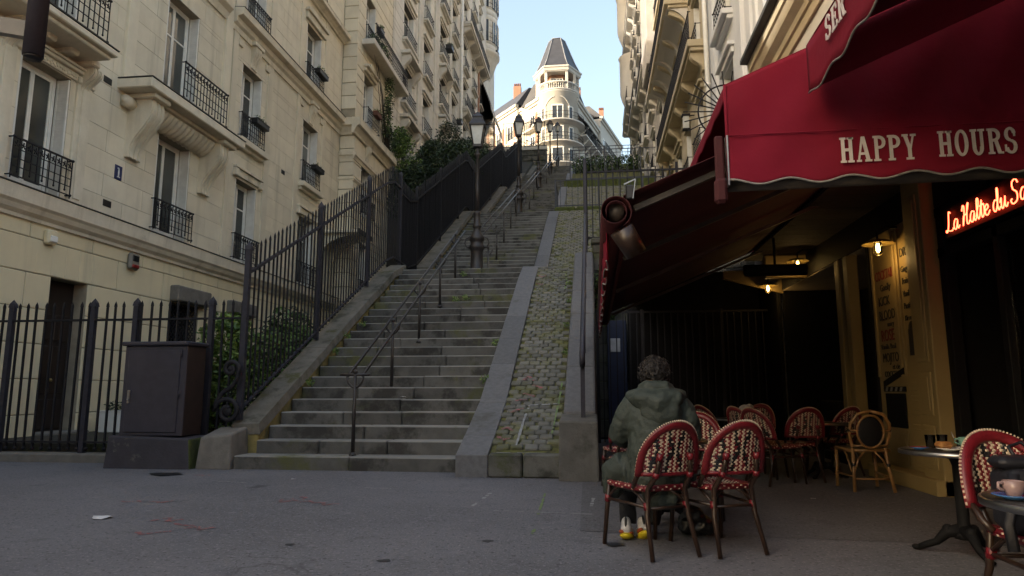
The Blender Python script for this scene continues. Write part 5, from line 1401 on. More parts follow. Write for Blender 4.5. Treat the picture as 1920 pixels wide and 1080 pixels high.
OC = tall_house('apartment_building', 'ochre stone house with long stepped balconies, right side beyond the pipe', xr, -1, 20.05, 32.0, 0, 23.0, [(21.2, 22.7), (24.0, 25.5), (26.6, 28.1), (29.6, 31.1)], flr, 2.1, OCHRE, OCHRE, JOINT1, course=0.7, vert=False,
                balc=((20.5, 31.6, 11.95, 0.55), (23.6, 31.4, 15.25, 0.85), (20.6, 31.6, 18.6, 0.5)))
cv = [(-0.02, 13.9)] + [(0.78 * (1 - math.cos(R(t))), 13.95 + 0.92 * math.sin(R(t))) for t in range(0, 91, 10)] + [(-0.02, 14.88)]
moulding(OC, xr, -1, 23.7, 31.3, cv, STONE3, 'cove')
for y in (24.2, 26.0, 27.8, 29.6, 31.0): moulding(OC, xr, -1, y - 0.14, y + 0.14, [(a + (0.07 if a > 0 else 0), b - 0.05) for a, b in cv], STONE3, 'cove_rib')
flr4 = [14.5 + 3.3 * k for k in range(8)]
G1 = tall_house('apartment_building', 'grey brick house with projecting bay, middle of the right row', xr, -1, 32.05, 44.5, 0, 33.5, [(33.2, 34.8), (37.2, 38.8), (41.2, 42.8)], [9.9 + 3.4 * k for k in range(7)], 2.1, GREYBR, STONE3, JOINT2, course=1.7, vert=False, joints=False,
                balc=((32.4, 36.0, 16.6, 0.6), (36.4, 44.2, 20.0, 0.6), (32.4, 36.0, 26.8, 0.6), (36.5, 44.2, 30.2, 0.6)))
m = MB(); m.cbox(xr - 0.75, xr + 0.2, 32.6, 35.6, 17.2, 32.6, 0.05); m.build('bay', GREYBR, G1)
G2 = tall_house('apartment_building', 'pale carved stone house at the far end of the right row', xr, -1, 44.55, 61.0, 0, 40.5, [(45.6, 47.2), (49.2, 50.8), (52.8, 54.4), (57.0, 58.6)], flr4, 2.1, STONE3, STONE3, JOINT2, course=1.65, vert=True, joints=False,
                balc=((45.0, 52.0, 21.0, 0.7), (52.5, 60.6, 24.3, 0.7), (45.0, 60.6, 30.9, 0.6), (47.0, 60.8, 36.6, 0.6)))
for zc_ in (26.0, 33.0):
    m = MB(); m.lathe([(0.2, -2.4), (0.8, -1.2), (1.1, -0.4), (1.2, 0), (1.2, 3.2), (1.3, 3.3), (0.9, 3.4)], (xr + 0.2, 56.0 + (zc_ - 26) * 0.35, zc_), 20)
    m.build('oriel', STONE3, G2)
# fan of iron spikes between the white and the ochre house
e = empty('spike_fan', (3.4, 17.2, 8.1), label='half-round fan of black iron spikes fixed between two right-hand houses', cat='fence')
cx_, cz_ = 3.50, 8.15
for k in range(15):
    a = R(80 + k * 14); m = MB()
    m.bar((cx_ + 0.28 * math.cos(a), 17.2, cz_ + 0.28 * math.sin(a)), (cx_ + 1.1 * math.cos(a), 17.2, cz_ + 1.1 * math.sin(a)), 0.026); m.build('spike', IRON, e)
for r_ in (0.30, 0.72):
    m = MB(); m.tube([(cx_ + r_ * math.cos(R(60 + t * 10)), 17.2, cz_ + r_ * math.sin(R(60 + t * 10))) for t in range(22)], 0.022, 6); m.build('ring', IRON, e)
# wall lantern on the ochre house
e = empty('wall_lantern', (xr, 23.2, 10.3), label='small dark wall lantern on the ochre house above the awning', cat='lantern')
m = MB(); m.cbox(xr - 0.42, xr - 0.18, 23.1, 23.3, 10.0, 10.06, 0.01); m.cbox(xr - 0.44, xr - 0.16, 23.08, 23.32, 10.5, 10.58, 0.01); m.bar((xr, 23.2, 10.54), (xr - 0.3, 23.2, 10.54), 0.03); m.build('bracket', IRON, e)
m = MB(); m.box(xr - 0.40, xr - 0.20, 23.12, 23.28, 10.06, 10.5); m.build('glass', LANTERN, e)
# ------------------------------------------------------------------ rattan bistro chairs
def arch(u):
    """outline of the backrest in local (x,z), u 0..1 from left foot over the top to right foot"""
    a = math.pi * (1 - u)
    return (0.222 * math.cos(a) * (1.0 + 0.05 * math.sin(a)), 0.335 * math.sin(a) ** 0.8)
BZ = 0.51
def back_pt(x, z, off=0.0):
    """local back surface: leans backwards, slightly hollow"""
    y = -0.215 - 0.24 * z - 0.085 * (1 - (x / 0.235) ** 2) + off
    return (x, y, BZ + z)
def half_w(z):
    lo, hi = 0.0, 0.5
    for _ in range(24):
        m_ = (lo + hi) / 2
        if arch(m_)[1] < z: lo = m_
        else: hi = m_
    return abs(arch(lo)[0])
def weave_back():
    m = MB(); cx, cz = 0.0175, 0.0122
    n = int(0.335 / cz)
    for j in range(n):
        z = (j + 0.5) * cz; w = half_w(z) - 0.034
        if w < 0.01: continue
        k0 = int(w / cx) + 1
        for k in range(-k0, k0 + 1):
            x = k * cx + (cx / 2 if j % 2 else 0)
            if abs(x) > w: continue
            vz = min(abs(abs(x) - (0.02 + 0.30 * abs(z - 0.16))), abs(abs(x) - (0.12 + 0.25 * abs(z - 0.16))))
            mi = 1 if k % 2 == 0 else (2 if vz < 0.019 else 0)
            if vz < 0.007 and mi == 1: mi = 2
            if mi == 1 and (j % 5 == 4) and (k // 2) % 2: mi = 0
            for off, dy in ((0.006, -1), (-0.006, 1)):
                p = [back_pt(x + a * cx * .49, z + b * cz * .47, -off * 0.5) for a, b in ((-1, -1), (1, -1), (1, 1), (-1, 1))]
                c = back_pt(x, z, -off * 0.5); c = (c[0], c[1] - off * 0.7, c[2])
                m.add(p + [c], [(0, 1, 4), (1, 2, 4), (2, 3, 4), (3, 0, 4)] if dy < 0 else [(1, 0, 4), (2, 1, 4), (3, 2, 4), (0, 3, 4)], mi)
    return m
def rim_tubes(m, pts, r, nd, mi_a, mi_b):
    """tube with alternating dashes"""
    n = len(pts) - 1
    for i in range(n):
        m.tube([pts[i], pts[i + 1]], r, 6, mi=mi_b if i % 2 else mi_a, cap=False)
SEATZ = 0.43
def seat_half(y):  # rounded trapezoid
    t = (y + 0.20) / 0.42
    w = 0.165 + 0.035 * t
    e = min(y + 0.20, 0.22 - y)
    return w - max(0, 0.05 - e) * 0.6
def weave_seat():
    m = MB(); c = 0.0165
    j = 0; y = -0.195
    while y < 0.215:
        w = seat_half(y); k0 = int(w / c)
        for k in range(-k0, k0 + 1):
            x = k * c + (c / 2 if j % 2 else 0)
            if abs(x) > w: continue
            s = int((x + 0.3) / 0.055) % 3
            mi = (1 if (j + k) % 3 == 0 else 0) if s == 0 else ((2 if (j + k) % 2 else 1) if s == 1 else (0 if (j + k) % 2 else (1 if j % 3 == 0 else 0)))
            z = SEATZ - 0.012 * (1 - (x / 0.22) ** 2) * (1 - (y / 0.24) ** 2)
            p = [(x - c * .48, y - c * .48, z), (x + c * .48, y - c * .48, z), (x + c * .48, y + c * .48, z), (x - c * .48, y + c * .48, z), (x, y, z + 0.006)]
            m.add(p, [(0, 1, 4), (1, 2, 4), (2, 3, 4), (3, 0, 4)], mi)
        y += c; j += 1
    return m
def make_chair():
    e = empty('bistro_chair', (0, 0, 0))
    bo = weave_back().build('backrest', [RATRED, RATCRM, RATBLK], e, fix=False)
    m = MB(); N = 40
    ring = [back_pt(arch(i / N)[0] * 0.945, arch(i / N)[1] * 0.95) for i in range(N + 1)]
    m.tube(ring, 0.030, 8, sq=(1.0, 0.62))
    m.tube([back_pt(-0.20 + 0.40 * i / 10, 0.010) for i in range(11)], 0.014, 8)
    m.build('back_rim', RATRED, bo)
    m = MB(); N = 110
    for i in range(0, N, 2):
        u0, u1 = (i + 0.25) / N, (i + 1.2) / N
        def q(u):
            x, z = arch(u); p = Vector(back_pt(x, z)); c = Vector(back_pt(0, 0.15)); d = (p - c).normalized(); return p + d * 0.012 + Vector((0, -0.008, 0))
        m.tube([q(u0), q(min(1, u1))], 0.0075, 5)
    m.build('rim_binding', RATCRM, bo)
    so = weave_seat().build('seat', [RATRED, RATCRM, RATBLK], e, fix=False)
    m = MB(); ys = [-0.20, -0.15, -0.05, 0.05, 0.15, 0.20, 0.22]
    loop = [(-seat_half(y), y, SEATZ - 0.01) for y in ys] + [(seat_half(y), y, SEATZ - 0.01) for y in ys[::-1]]
    m.tube(loop, 0.02, 8, closed=True); m.build('seat_rim', RATRED, so)
    m = MB()
    for i in range(len(loop)):
        a, b = Vector(loop[i]), Vector(loop[(i + 1) % len(loop)]); d = b - a; n = max(1, int(d.length / 0.03))
        for k in range(n):
            t = (k + .3) / n; p = a + d * t; o_ = Vector((p.x, p.y, 0)).normalized() * 0.018 + Vector((0, 0, -0.006 if k % 2 else 0.008))
            m.tube([p + o_ - d.normalized() * 0.006, p + o_ + d.normalized() * 0.006], 0.006, 5)
    m.build('rim_binding', RATCRM, so)
    m = MB(); m.box(-0.17, 0.17, -0.18, 0.19, SEATZ - 0.022, SEATZ - 0.014); m.build('seat_underside', RATBLK, so)
    for s in (-1, 1):
        m = MB(); m.tube([(s * 0.175, -0.315, 0), (s * 0.155, -0.235, 0.25), (s * 0.140, -0.225, 0.42), back_pt(s * 0.128, 0.0, -0.030), back_pt(s * 0.120, 0.06, -0.030), back_pt(s * 0.112, 0.14, -0.026)], [0.015, 0.017, 0.018, 0.017, 0.016, 0.015], 8); lo = m.build('leg', CANE, e)
        m = MB()
        for (p0, p1) in (((s * 0.151, -0.227, 0.29), (s * 0.148, -0.219, 0.335)), ((s * 0.143, -0.207, 0.405), (s * 0.140, -0.207, 0.44)), (back_pt(s * 0.116, 0.10, -0.028), back_pt(s * 0.112, 0.14, -0.026)), (back_pt(s * 0.129, -0.01, -0.030), back_pt(s * 0.126, 0.02, -0.030))): m.tube([p0, p1], 0.0225, 8)
        m.build('binding', RATRED, lo)
        m = MB(); m.tube([back_pt(s * 0.212, 0.02), (s * 0.205, -0.17, 0.46), (s * 0.188, -0.13, 0.425)], 0.016, 8); m.build('side_support', CANE, e)
        m = MB(); m.tube([(s * 0.205, 0.245, 0), (s * 0.195, 0.215, 0.25), (s * 0.185, 0.19, 0.42)], [0.015, 0.017, 0.018], 8); lo = m.build('leg', CANE, e)
        m = MB(); m.tube([(s * 0.194, 0.209, 0.29), (s * 0.191, 0.203, 0.335)], 0.0225, 8); m.build('binding', RATRED, lo)
        m = MB(); m.tube([(s * 0.150, -0.225, 0.31), (s * 0.195, 0.20, 0.31)], 0.011, 6)
        m.tube([(s * 0.152, -0.22, 0.32), (s * 0.16, -0.13, 0.38), (s * 0.165, -0.06, 0.41)], 0.010, 6); m.tube([(s * 0.19, 0.205, 0.32), (s * 0.185, 0.12, 0.38), (s * 0.18, 0.06, 0.41)], 0.010, 6)
        m.tube([(s * 0.15, -0.222, 0.31), (s * 0.10, -0.20, 0.375), (s * 0.05, -0.195, 0.405)], 0.010, 6); m.build('stretcher', CANE, e)
    m = MB(); m.tube([(-0.150, -0.225, 0.30), (0.150, -0.225, 0.30)], 0.010, 6); m.build('stretcher', CANE, e)
    return e
ch0 = make_chair()
CH = [((0.345, 4.86), 28, 'red woven chair the seated person sits on'),
      ((0.80, 4.99), 24, 'empty red woven chair in the foreground right of the seated person'),
      ((2.40, 8.75), 8, 'red woven chair with its back to the camera left of the honey cane chair'),
      ((2.02, 9.0), -62, 'red woven chair turned sideways, second from the left in the shaded row'),
      ((1.72, 9.8), -60, 'red woven chair half lost in shade at the left of the terrace row'),
      ((3.0, 9.35), 25, 'red woven chair tucked behind the honey cane chair by the cream panels'),
      ((1.45, 9.3), -70, 'red woven chair at the left of the shaded group, seen from its side'),
      ((2.05, 8.35), -55, 'red woven chair with a pale lit rim, nearest of the shaded group'),
      ((2.25, 10.3), 150, 'red woven chair facing the camera at the back of the shaded row'),
      ((0.86, 6.2), 170, 'red woven chair just beyond the seated person, right of the shoulder'),
      ((0.40, 6.75), 150, 'red woven chair beyond the seated person, left of the shoulder'),
      ((0.32, 7.7), 12, 'red woven chair farthest left beside the stone wall'),
      ((1.96, 3.30), 186, 'red woven chair at the right edge holding the navy backpack'),
      ((2.75, 4.05), 200, 'red woven chair cut by the right edge behind the backpack chair')]
for k, ((x, y), a, lab) in enumerate(CH):
    o = ch0 if k == 0 else copy_tree(ch0)
    o.location = (x, y, 0.004); o.rotation_euler = (0, 0, R(a))
    tag(o, lab, 'chair', 'red woven bistro chairs')
# ------------------------------------------------------------------ honey cane chair
e = empty('cane_chair', (2.88, 8.02, 0.004)); HC = e
WM_h = Matrix.Translation((2.88, 8.02, 0.004))
def L(p): return (2.88 + p[0], 8.02 + p[1], 0.004 + p[2])
for s in (-1, 1):
    m = MB(); m.tube([L(p) for p in ((s * 0.20, -0.28, 0), (s * 0.175, -0.22, 0.25), (s * 0.165, -0.20, 0.44), (s * 0.20, -0.235, 0.58), (s * 0.195, -0.27, 0.70), (s * 0.13, -0.30, 0.80), (0, -0.31, 0.835))], 0.018, 8); lo = m.build('leg', HONEY, e)
    m = MB()
    for z0, y0, x0 in ((0.26, -0.22, 0.175), (0.45, -0.20, 0.166), (0.62, -0.245, 0.20)): m.tube([L((s * x0, y0, z0)), L((s * x0, y0 - 0.004, z0 + 0.03))], 0.022, 8)
    m.build('binding', RATBLK, lo)
    m = MB(); m.tube([L(p) for p in ((s * 0.21, 0.21, 0), (s * 0.20, 0.20, 0.42))], 0.018, 8); m.build('leg', HONEY, e)
    m = MB(); m.tube([L(p) for p in ((s * 0.18, -0.23, 0.15), (s * 0.205, 0.20, 0.15))], 0.011, 6)
    m.tube([L(p) for p in ((s * 0.185, -0.235, 0.17), (s * 0.12, -0.22, 0.33), (s * 0.05, -0.205, 0.41))], 0.010, 6); m.tube([L(p) for p in ((s * 0.19, -0.2, 0.2), (s * 0.195, -0.1, 0.36), (s * 0.19, 0.0, 0.41))], 0.010, 6); m.build('stretcher', HONEY, e)
m = MB(); m.tube([L((0.135 * math.cos(t * math.pi / 12), -0.262 - 0.13 * (0.62 + 0.17 * math.sin(t * math.pi / 12) - 0.5), 0.62 + 0.17 * math.sin(t * math.pi / 12))) for t in range(24)], 0.013, 8, closed=True); m.build('back_oval', HONEY, e)
m = MB(); m.tube([L((-0.2, -0.255, 0.63)), L((0.2, -0.255, 0.63))], 0.012, 6); m.tube([L((-0.18, -0.222, 0.47)), L((0.18, -0.222, 0.47))], 0.012, 6); m.build('back_rail', HONEY, e)
m = MB(); m.tube([L(p) for p in ((-0.18, -0.23, 0.13), (0.18, -0.23, 0.13))], 0.011, 6); m.build('stretcher', HONEY, e)
m = MB(); m.sphere(L((0, -0.262, 0.62)), 0.125, 0.01, 0.155, nu=20, nv=10); m.build('back_web', RATBLK, e)
m = MB(); m.cbox(*[c for p in ((-0.2, 0.2), (-0.2, 0.21)) for c in p], 0.405, 0.44, 0.015, mat=WM_h); m.build('seat', RATBLK, e)
m = MB(); m.tube([L(p) for p in ((-0.2, -0.2, 0.42), (-0.205, 0.2, 0.42), (0.205, 0.2, 0.42), (0.2, -0.2, 0.42))], 0.018, 8, closed=True); m.build('seat_frame', HONEY, e)
tag(e, 'honey coloured cane chair with an oval back by the cream panels', 'chair')
# ------------------------------------------------------------------ tables
def make_table(h=0.66, r=0.34):
    e = empty('bistro_table', (0, 0, 0))
    m = MB(); m.lathe([(r - 0.006, h - 0.028), (r, h - 0.026), (r, h - 0.002), (r - 0.006, h)], n=40); to = m.build('top_rim', METAL, e)
    m = MB(); m.lathe([(0.01, h - 0.004), (r - 0.012, h - 0.004), (r - 0.012, h + 0.003)], n=40); m.build('table_top', TTOP, to)
    m = MB(); m.lathe([(0.06, 0.10), (0.05, 0.14), (0.036, 0.20), (0.036, 0.56), (0.05, 0.60), (0.12, h - 0.03)], n=16); m.build('stem', BLACKW, e)
    for k in range(3):
        a = R(90 + 120 * k); d = V(math.cos(a), math.sin(a), 0); m = MB()
        m.tube([d * 0.02 + V(0, 0, 0.15), d * 0.10 + V(0, 0, 0.13), d * 0.16 + V(0, 0, 0.065), d * 0.22 + V(0, 0, 0.04), d * 0.27 + V(0, 0, 0.015)], [0.045, 0.036, 0.024, 0.022, 0.018], 8)
        m.sphere(d * 0.28 + V(0, 0, 0.018), 0.028, 0.028, 0.018, nu=8, nv=6); m.sphere(d * 0.09 + V(0, 0, 0.15), 0.035, nu=8, nv=6); m.build('foot', BLACKW, e)
    return e
tb0 = make_table()
TB = [((2.36, 4.92), 60, 'round cafe table with pastry and mint cup at the right'), ((1.73, 2.70), 10, 'nearest round cafe table with a mauve cup, cut by the right edge'),
      ((2.75, 9.0), 25, 'round cafe table between the red chairs and the honey cane chair'), ((0.55, 5.75), 10, 'round cafe table in front of the seated person'), ((1.95, 10.2), 40, 'round cafe table deepest in the shade of the terrace')]
for k, ((x, y), a, lab) in enumerate(TB):
    o = tb0 if k == 0 else copy_tree(tb0)
    o.location = (x, y, 0.004); o.rotation_euler = (0, 0, R(a)); tag(o, lab, 'table', 'round bistro tables')
# things on the tables
def cup(loc, mat, lab, r=0.038, h=0.055, a=180):
    e = empty('coffee_cup', loc, label=lab, cat='cup'); x, y, z = loc
    m = MB(); m.lathe([(r * 0.55, 0), (r * 0.62, 0.003), (r * 0.9, h * 0.35), (r, h), (r - 0.004, h), (r * 0.85, h * 0.35), (0.003, 0.008)], loc, 24); m.build('bowl', mat, e)
    d = V(math.cos(R(a)), math.sin(R(a)), 0)
    m = MB(); m.tube([V(*loc) + d * (r * 0.9) + V(0, 0, h * 0.85), V(*loc) + d * (r * 1.4) + V(0, 0, h * 0.85), V(*loc) + d * (r * 1.5) + V(0, 0, h * 0.55), V(*loc) + d * (r * 0.9) + V(0, 0, h * 0.35)], 0.006, 8); m.build('handle', mat, e)
def saucer(loc, mat, lab, r=0.07):
    m = MB(); m.lathe([(r * 0.45, 0), (r * 0.5, 0.004), (r, 0.014), (r - 0.003, 0.017), (r * 0.5, 0.008), (0.003, 0.007)], loc, 28); o = m.build('saucer', mat); tag(o, lab, 'saucer')
TZ = 0.669
saucer((2.42, 4.90, TZ), WHITEP, 'white saucer under the mint cup'); cup((2.42, 4.90, TZ + 0.009), CUPG, 'mint green coffee cup on the table with the pastry', 0.052, 0.07)
saucer((2.26, 4.80, TZ), WHITEP, 'white plate under the pastry slice', 0.075)
m = MB(); m.cbox(2.185, 2.27, 4.755, 4.85, TZ + 0.014, TZ + 0.058, 0.016); o = m.build('pastry', PASTRY); tag(o, 'golden pastry slice on a white plate', 'pastry')
saucer((2.11, 4.88, TZ), SAUB, 'blue saucer left of the pastry', 0.06)
m = MB(); m.cbox(2.05, 2.15, 4.86, 4.885, TZ + 0.017, TZ + 0.021, 0.001); o = m.build('sugar_stick', REDP); tag(o, 'red sugar stick lying across the blue saucer', 'sugar stick')
for k, (x, y) in enumerate(((2.26, 5.05), (2.35, 5.08))):
    m = MB(); m.lathe([(0.026, 0), (0.034, 0.085), (0.032, 0.085), (0.024, 0.006), (0.002, 0.006)], (x, y, TZ), 18); o = m.build('water_glass', CLEAR); tag(o, ('left' if k == 0 else 'right') + ' water glass standing behind the pastry', 'glass', 'water glasses')
m = MB(); m.tube([(2.39, 4.98, TZ + 0.03), (2.37, 4.99, TZ + 0.11)], 0.003, 5); o = m.build('teaspoon', METAL); tag(o, 'teaspoon leaning beside the mint cup', 'spoon')
saucer((1.475, 2.71, TZ), SAUB, 'blue saucer under the mauve cup', 0.068); cup((1.478, 2.71, TZ + 0.009), CUPP, 'mauve coffee cup on the blue saucer at the right edge', 0.035, 0.055)
m = MB(); m.sphere((2.10, 10.1, 0.76), 0.10, 0.09, 0.10, nu=10, nv=8); m.sphere((2.16, 10.1, 0.80), 0.07, nu=8, nv=6); o = m.build('crumpled_napkin', PAPER); tag(o, 'crumpled pale napkin standing on the far terrace table', 'napkin')
# ------------------------------------------------------------------ backpack on the right-hand chair
e = empty('backpack', (1.85, 3.28, 0.44), label='navy roll-top backpack leaning in the woven chair at the right edge', cat='backpack')
def soft(name, boxes, mat, parent, vox=0.014, disp=0.012, dsize=0.12, smooth=6):
    m = MB()
    for b in boxes: m.cbox(*b, 0.03)
    o = m.build(name, mat, parent)
    r_ = o.modifiers.new('r', 'REMESH'); r_.mode = 'VOXEL'; r_.voxel_size = vox; r_.use_smooth_shade = True
    s = o.modifiers.new('s', 'SMOOTH'); s.iterations = smooth; s.factor = 0.6
    t = bpy.data.textures.new(name, 'CLOUDS'); t.noise_scale = dsize
    d = o.modifiers.new('d', 'DISPLACE'); d.texture = t; d.strength = disp; d.texture_coords = 'GLOBAL'; d.mid_level = 0.5
    return o
soft('bag_body', [(1.750, 2.050, 3.22, 3.42, 0.44, 0.72), (1.780, 2.030, 3.14, 3.24, 0.46, 0.62)], NAVY, e)
soft('roll_top', [(1.730, 2.070, 3.25, 3.40, 0.71, 0.77)], NAVY, e, disp=0.008)
m = MB(); m.tube([(1.850, 3.36, 0.76), (1.850, 3.40, 0.80), (1.910, 3.41, 0.82), (1.950, 3.37, 0.77)], 0.009, 6); m.tube([(1.760, 3.22, 0.70), (1.730, 3.18, 0.60), (1.700, 3.18, 0.50), (1.690, 3.14, 0.40)], 0.014, 6, sq=(1.6, .5)); m.build('strap', NAVY, e)
m = MB(); m.cbox(1.830, 1.885, 3.205, 3.22, 0.68, 0.71, 0.005); m.cbox(1.745, 1.765, 3.20, 3.215, 0.62, 0.66, 0.004); m.build('buckle', METAL, e)
# ------------------------------------------------------------------ seated person, seen from behind
PX, PY = 0.425, 4.93
pe = empty('person', (PX, PY, 0.0), label='person in olive hooded parka seated with back to the camera', cat='person')
def skin_mesh(name, pts, edges, mat, parent, sub=2, root=0, smooth=True):
    me = bpy.data.meshes.new(name); me.from_pydata([p[:3] for p in pts], edges, [])
    me.materials.append(mat)
    o = bpy.data.objects.new(name, me); link(o, parent)
    sk = o.modifiers.new('skin', 'SKIN'); sk.use_smooth_shade = True
    me.skin_vertices.new() if not me.skin_vertices else None
    for i, v in enumerate(me.skin_vertices[0].data):
        r_ = pts[i][3]; v.radius = r_ if isinstance(r_, tuple) else (r_, r_); v.use_root = (i == root)
    ss = o.modifiers.new('sub', 'SUBSURF'); ss.levels = sub; ss.render_levels = sub
    return o
P = lambda x, y, z, r: (PX + x, PY + y, z, r)
body = skin_mesh('body', [P(0, 0.0, 0.52, 0.14), P(0, 0.02, 0.68, (0.14, 0.10)), P(0, 0.02, 0.84, (0.15, 0.10)), P(0, 0.0, 0.98, (0.13, 0.08)), P(0, 0.02, 1.06, 0.052), P(0, 0.05, 1.14, 0.072), P(0, 0.06, 1.22, 0.07),
        P(-0.09, 0.05, 0.50, 0.085), P(-0.15, 0.38, 0.50, 0.062), P(-0.19, 0.36, 0.28, 0.050), P(-0.20, 0.30, 0.09, 0.036), P(0.09, 0.05, 0.50, 0.085), P(0.13, 0.40, 0.50, 0.062), P(0.02, 0.37, 0.28, 0.050), P(-0.03, 0.30, 0.09, 0.036),
        P(-0.16, 0.0, 0.97, 0.055), P(-0.22, 0.06, 0.76, 0.042), P(-0.17, 0.30, 0.70, 0.036), P(-0.08, 0.40, 0.72, 0.028), P(0.16, 0.0, 0.97, 0.055), P(0.22, 0.06, 0.76, 0.042), P(0.17, 0.30, 0.70, 0.036), P(0.08, 0.40, 0.72, 0.028)],
        [(0, 1), (1, 2), (2, 3), (3, 4), (4, 5), (5, 6), (0, 7), (7, 8), (8, 9), (9, 10), (0, 11), (11, 12), (12, 13), (13, 14), (3, 15), (15, 16), (16, 17), (17, 18), (3, 19), (19, 20), (20, 21), (21, 22)], SKIN, pe)
# face
m = MB(); hx, hy, hz = PX, PY + 0.065, 1.185
m.sphere((hx, hy + 0.092, hz - 0.02), 0.014, 0.02, 0.022); 
for s in (-1, 1):
    m.sphere((hx + s * 0.085, hy - 0.005, hz - 0.01), 0.012, 0.022, 0.032)
m.build('nose_and_ears', SKIN, body)
m = MB()
for s in (-1, 1): m.sphere((hx + s * 0.032, hy + 0.082, hz + 0.012), 0.012)
m.build('eyes', DARKP, body)
m = MB(); m.tube([(hx - 0.025, hy + 0.083, hz - 0.06), (hx, hy + 0.09, hz - 0.062), (hx + 0.025, hy + 0.083, hz - 0.06)], 0.006, 6); m.build('mouth', REDP, body)
# fingers, clasped on the table edge in front
for s in (-1, 1):
    for k in range(4):
        b_ = V(PX + s * 0.08 - s * 0.016 * (k - 1.5), PY + 0.40, 0.725); m = MB()
        l_ = (0.055, 0.065, 0.06, 0.048)[k]
        m.tube([b_, b_ + V(-s * 0.01, l_ * 0.5, 0.0), b_ + V(-s * 0.014, l_ * 0.85, -0.015), b_ + V(-s * 0.016, l_, -0.03)], [0.0095, 0.009, 0.0085, 0.007], 8); m.build('finger', SKIN, body)
    b_ = V(PX + s * 0.065, PY + 0.385, 0.735); m = MB(); m.tube([b_, b_ + V(-s * 0.028, 0.02, 0.004), b_ + V(-s * 0.04, 0.045, -0.004)], [0.011, 0.010, 0.008], 8); m.build('thumb', SKIN, body)
# parka: voxel-fused cloth volumes with folds
def fused(name, parts, mat, parent, vox=0.009, smooth=8, disp=0.022, dsize=0.10, stretch=None, disp2=None):
    m = MB()
    for p in parts:
        if p[0] == 't': m.tube([(PX + a, PY + b, c) for a, b, c in p[1]], p[2], 14, sq=p[3] if len(p) > 3 else (1, 1))
        else: m.sphere((PX + p[1][0], PY + p[1][1], p[1][2]), *p[2], nu=20, nv=14)
    o = m.build(name, mat, parent)
    r_ = o.modifiers.new('r', 'REMESH'); r_.mode = 'VOXEL'; r_.voxel_size = vox; r_.use_smooth_shade = True
    s = o.modifiers.new('s', 'SMOOTH'); s.iterations = smooth; s.factor = 0.6
    for ds, st in ((dsize, disp),) + (((dsize * 0.38, disp * 0.5),) if disp2 is None else ()):
        t = bpy.data.textures.new(name, 'MUSGRAVE') if False else bpy.data.textures.new(name, 'CLOUDS'); t.noise_scale = ds; t.noise_depth = 2
        d = o.modifiers.new('d', 'DISPLACE'); d.texture = t; d.strength = st; d.texture_coords = 'GLOBAL'; d.mid_level = 0.5
    t = bpy.data.textures.new(name, 'MARBLE'); t.noise_scale = 0.16; t.turbulence = 9.0; t.noise_depth = 2; t.marble_type = 'SHARP'
    d = o.modifiers.new('folds', 'DISPLACE'); d.texture = t; d.strength = 0.012; d.texture_coords = 'GLOBAL'; d.mid_level = 0.5
    return o
fused('parka', [('t', [(0.0, -0.02, 0.40), (0.0, -0.03, 0.55), (0.0, -0.03, 0.66), (0.0, -0.02, 0.80), (0, -0.01, 0.92), (0, 0.0, 1.0)], [0.18, 0.195, 0.178, 0.188, 0.176, 0.115], (1.12, 0.80)),
                ('s', (0, -0.01, 0.985), (0.185, 0.11, 0.075)),
                ('t', [(-0.145, 0.0, 0.97), (-0.215, 0.01, 0.86), (-0.26, 0.06, 0.745), (-0.22, 0.20, 0.70), (-0.15, 0.34, 0.71)], [0.08, 0.078, 0.074, 0.065, 0.05]),
                ('t', [(0.145, 0.0, 0.97), (0.215, 0.01, 0.86), (0.25, 0.06, 0.745), (0.22, 0.20, 0.70), (0.15, 0.34, 0.71)], [0.08, 0.078, 0.074, 0.065, 0.05]),
                ('t', [(-0.12, 0.02, 0.50), (-0.22, 0.16, 0.49), (-0.20, 0.32, 0.50)], [0.15, 0.13, 0.10]), ('t', [(0.12, 0.02, 0.50), (0.16, 0.2, 0.50), (0.14, 0.34, 0.50)], [0.14, 0.12, 0.10]),
                ('t', [(-0.22, 0.02, 0.56), (-0.30, 0.08, 0.48), (-0.30, 0.12, 0.36), (-0.26, 0.10, 0.33)], [0.08, 0.095, 0.08, 0.05]),
                ('t', [(-0.1, -0.06, 0.36), (0.1, -0.06, 0.36)], [0.11, 0.11], (1, 0.9))], PARKA, pe)
fused('hood', [('t', [(-0.17, 0.02, 1.015), (-0.12, -0.075, 1.0), (0.0, -0.115, 0.965), (0.12, -0.075, 1.0), (0.17, 0.02, 1.015)], [0.055, 0.075, 0.09, 0.075, 0.055], (1, 0.9)), ('s', (0.02, -0.115, 0.905), (0.145, 0.062, 0.105)), ('s', (0.03, -0.12, 0.84), (0.08, 0.04, 0.06)), ('t', [(-0.10, 0.02, 1.06), (-0.06, -0.05, 1.075), (0.06, -0.05, 1.075), (0.10, 0.02, 1.06)], [0.04, 0.045, 0.045, 0.04])], PARKA, pe, vox=0.011, smooth=6, disp=0.012, dsize=0.06)
m = MB(); m.cbox(PX + 0.0, PX + 0.03, PY - 0.172, PY - 0.160, 0.70, 0.80, 0.003); m.build('hood_tab', PARKA, pe)
fused('trousers', [('t', [(-0.17, 0.30, 0.47), (-0.195, 0.36, 0.30), (-0.20, 0.30, 0.10)], [0.085, 0.068, 0.055]), ('t', [(0.05, 0.32, 0.47), (0.0, 0.36, 0.30), (-0.03, 0.30, 0.10)], [0.085, 0.068, 0.055])], TROUS, pe, disp=0.008)
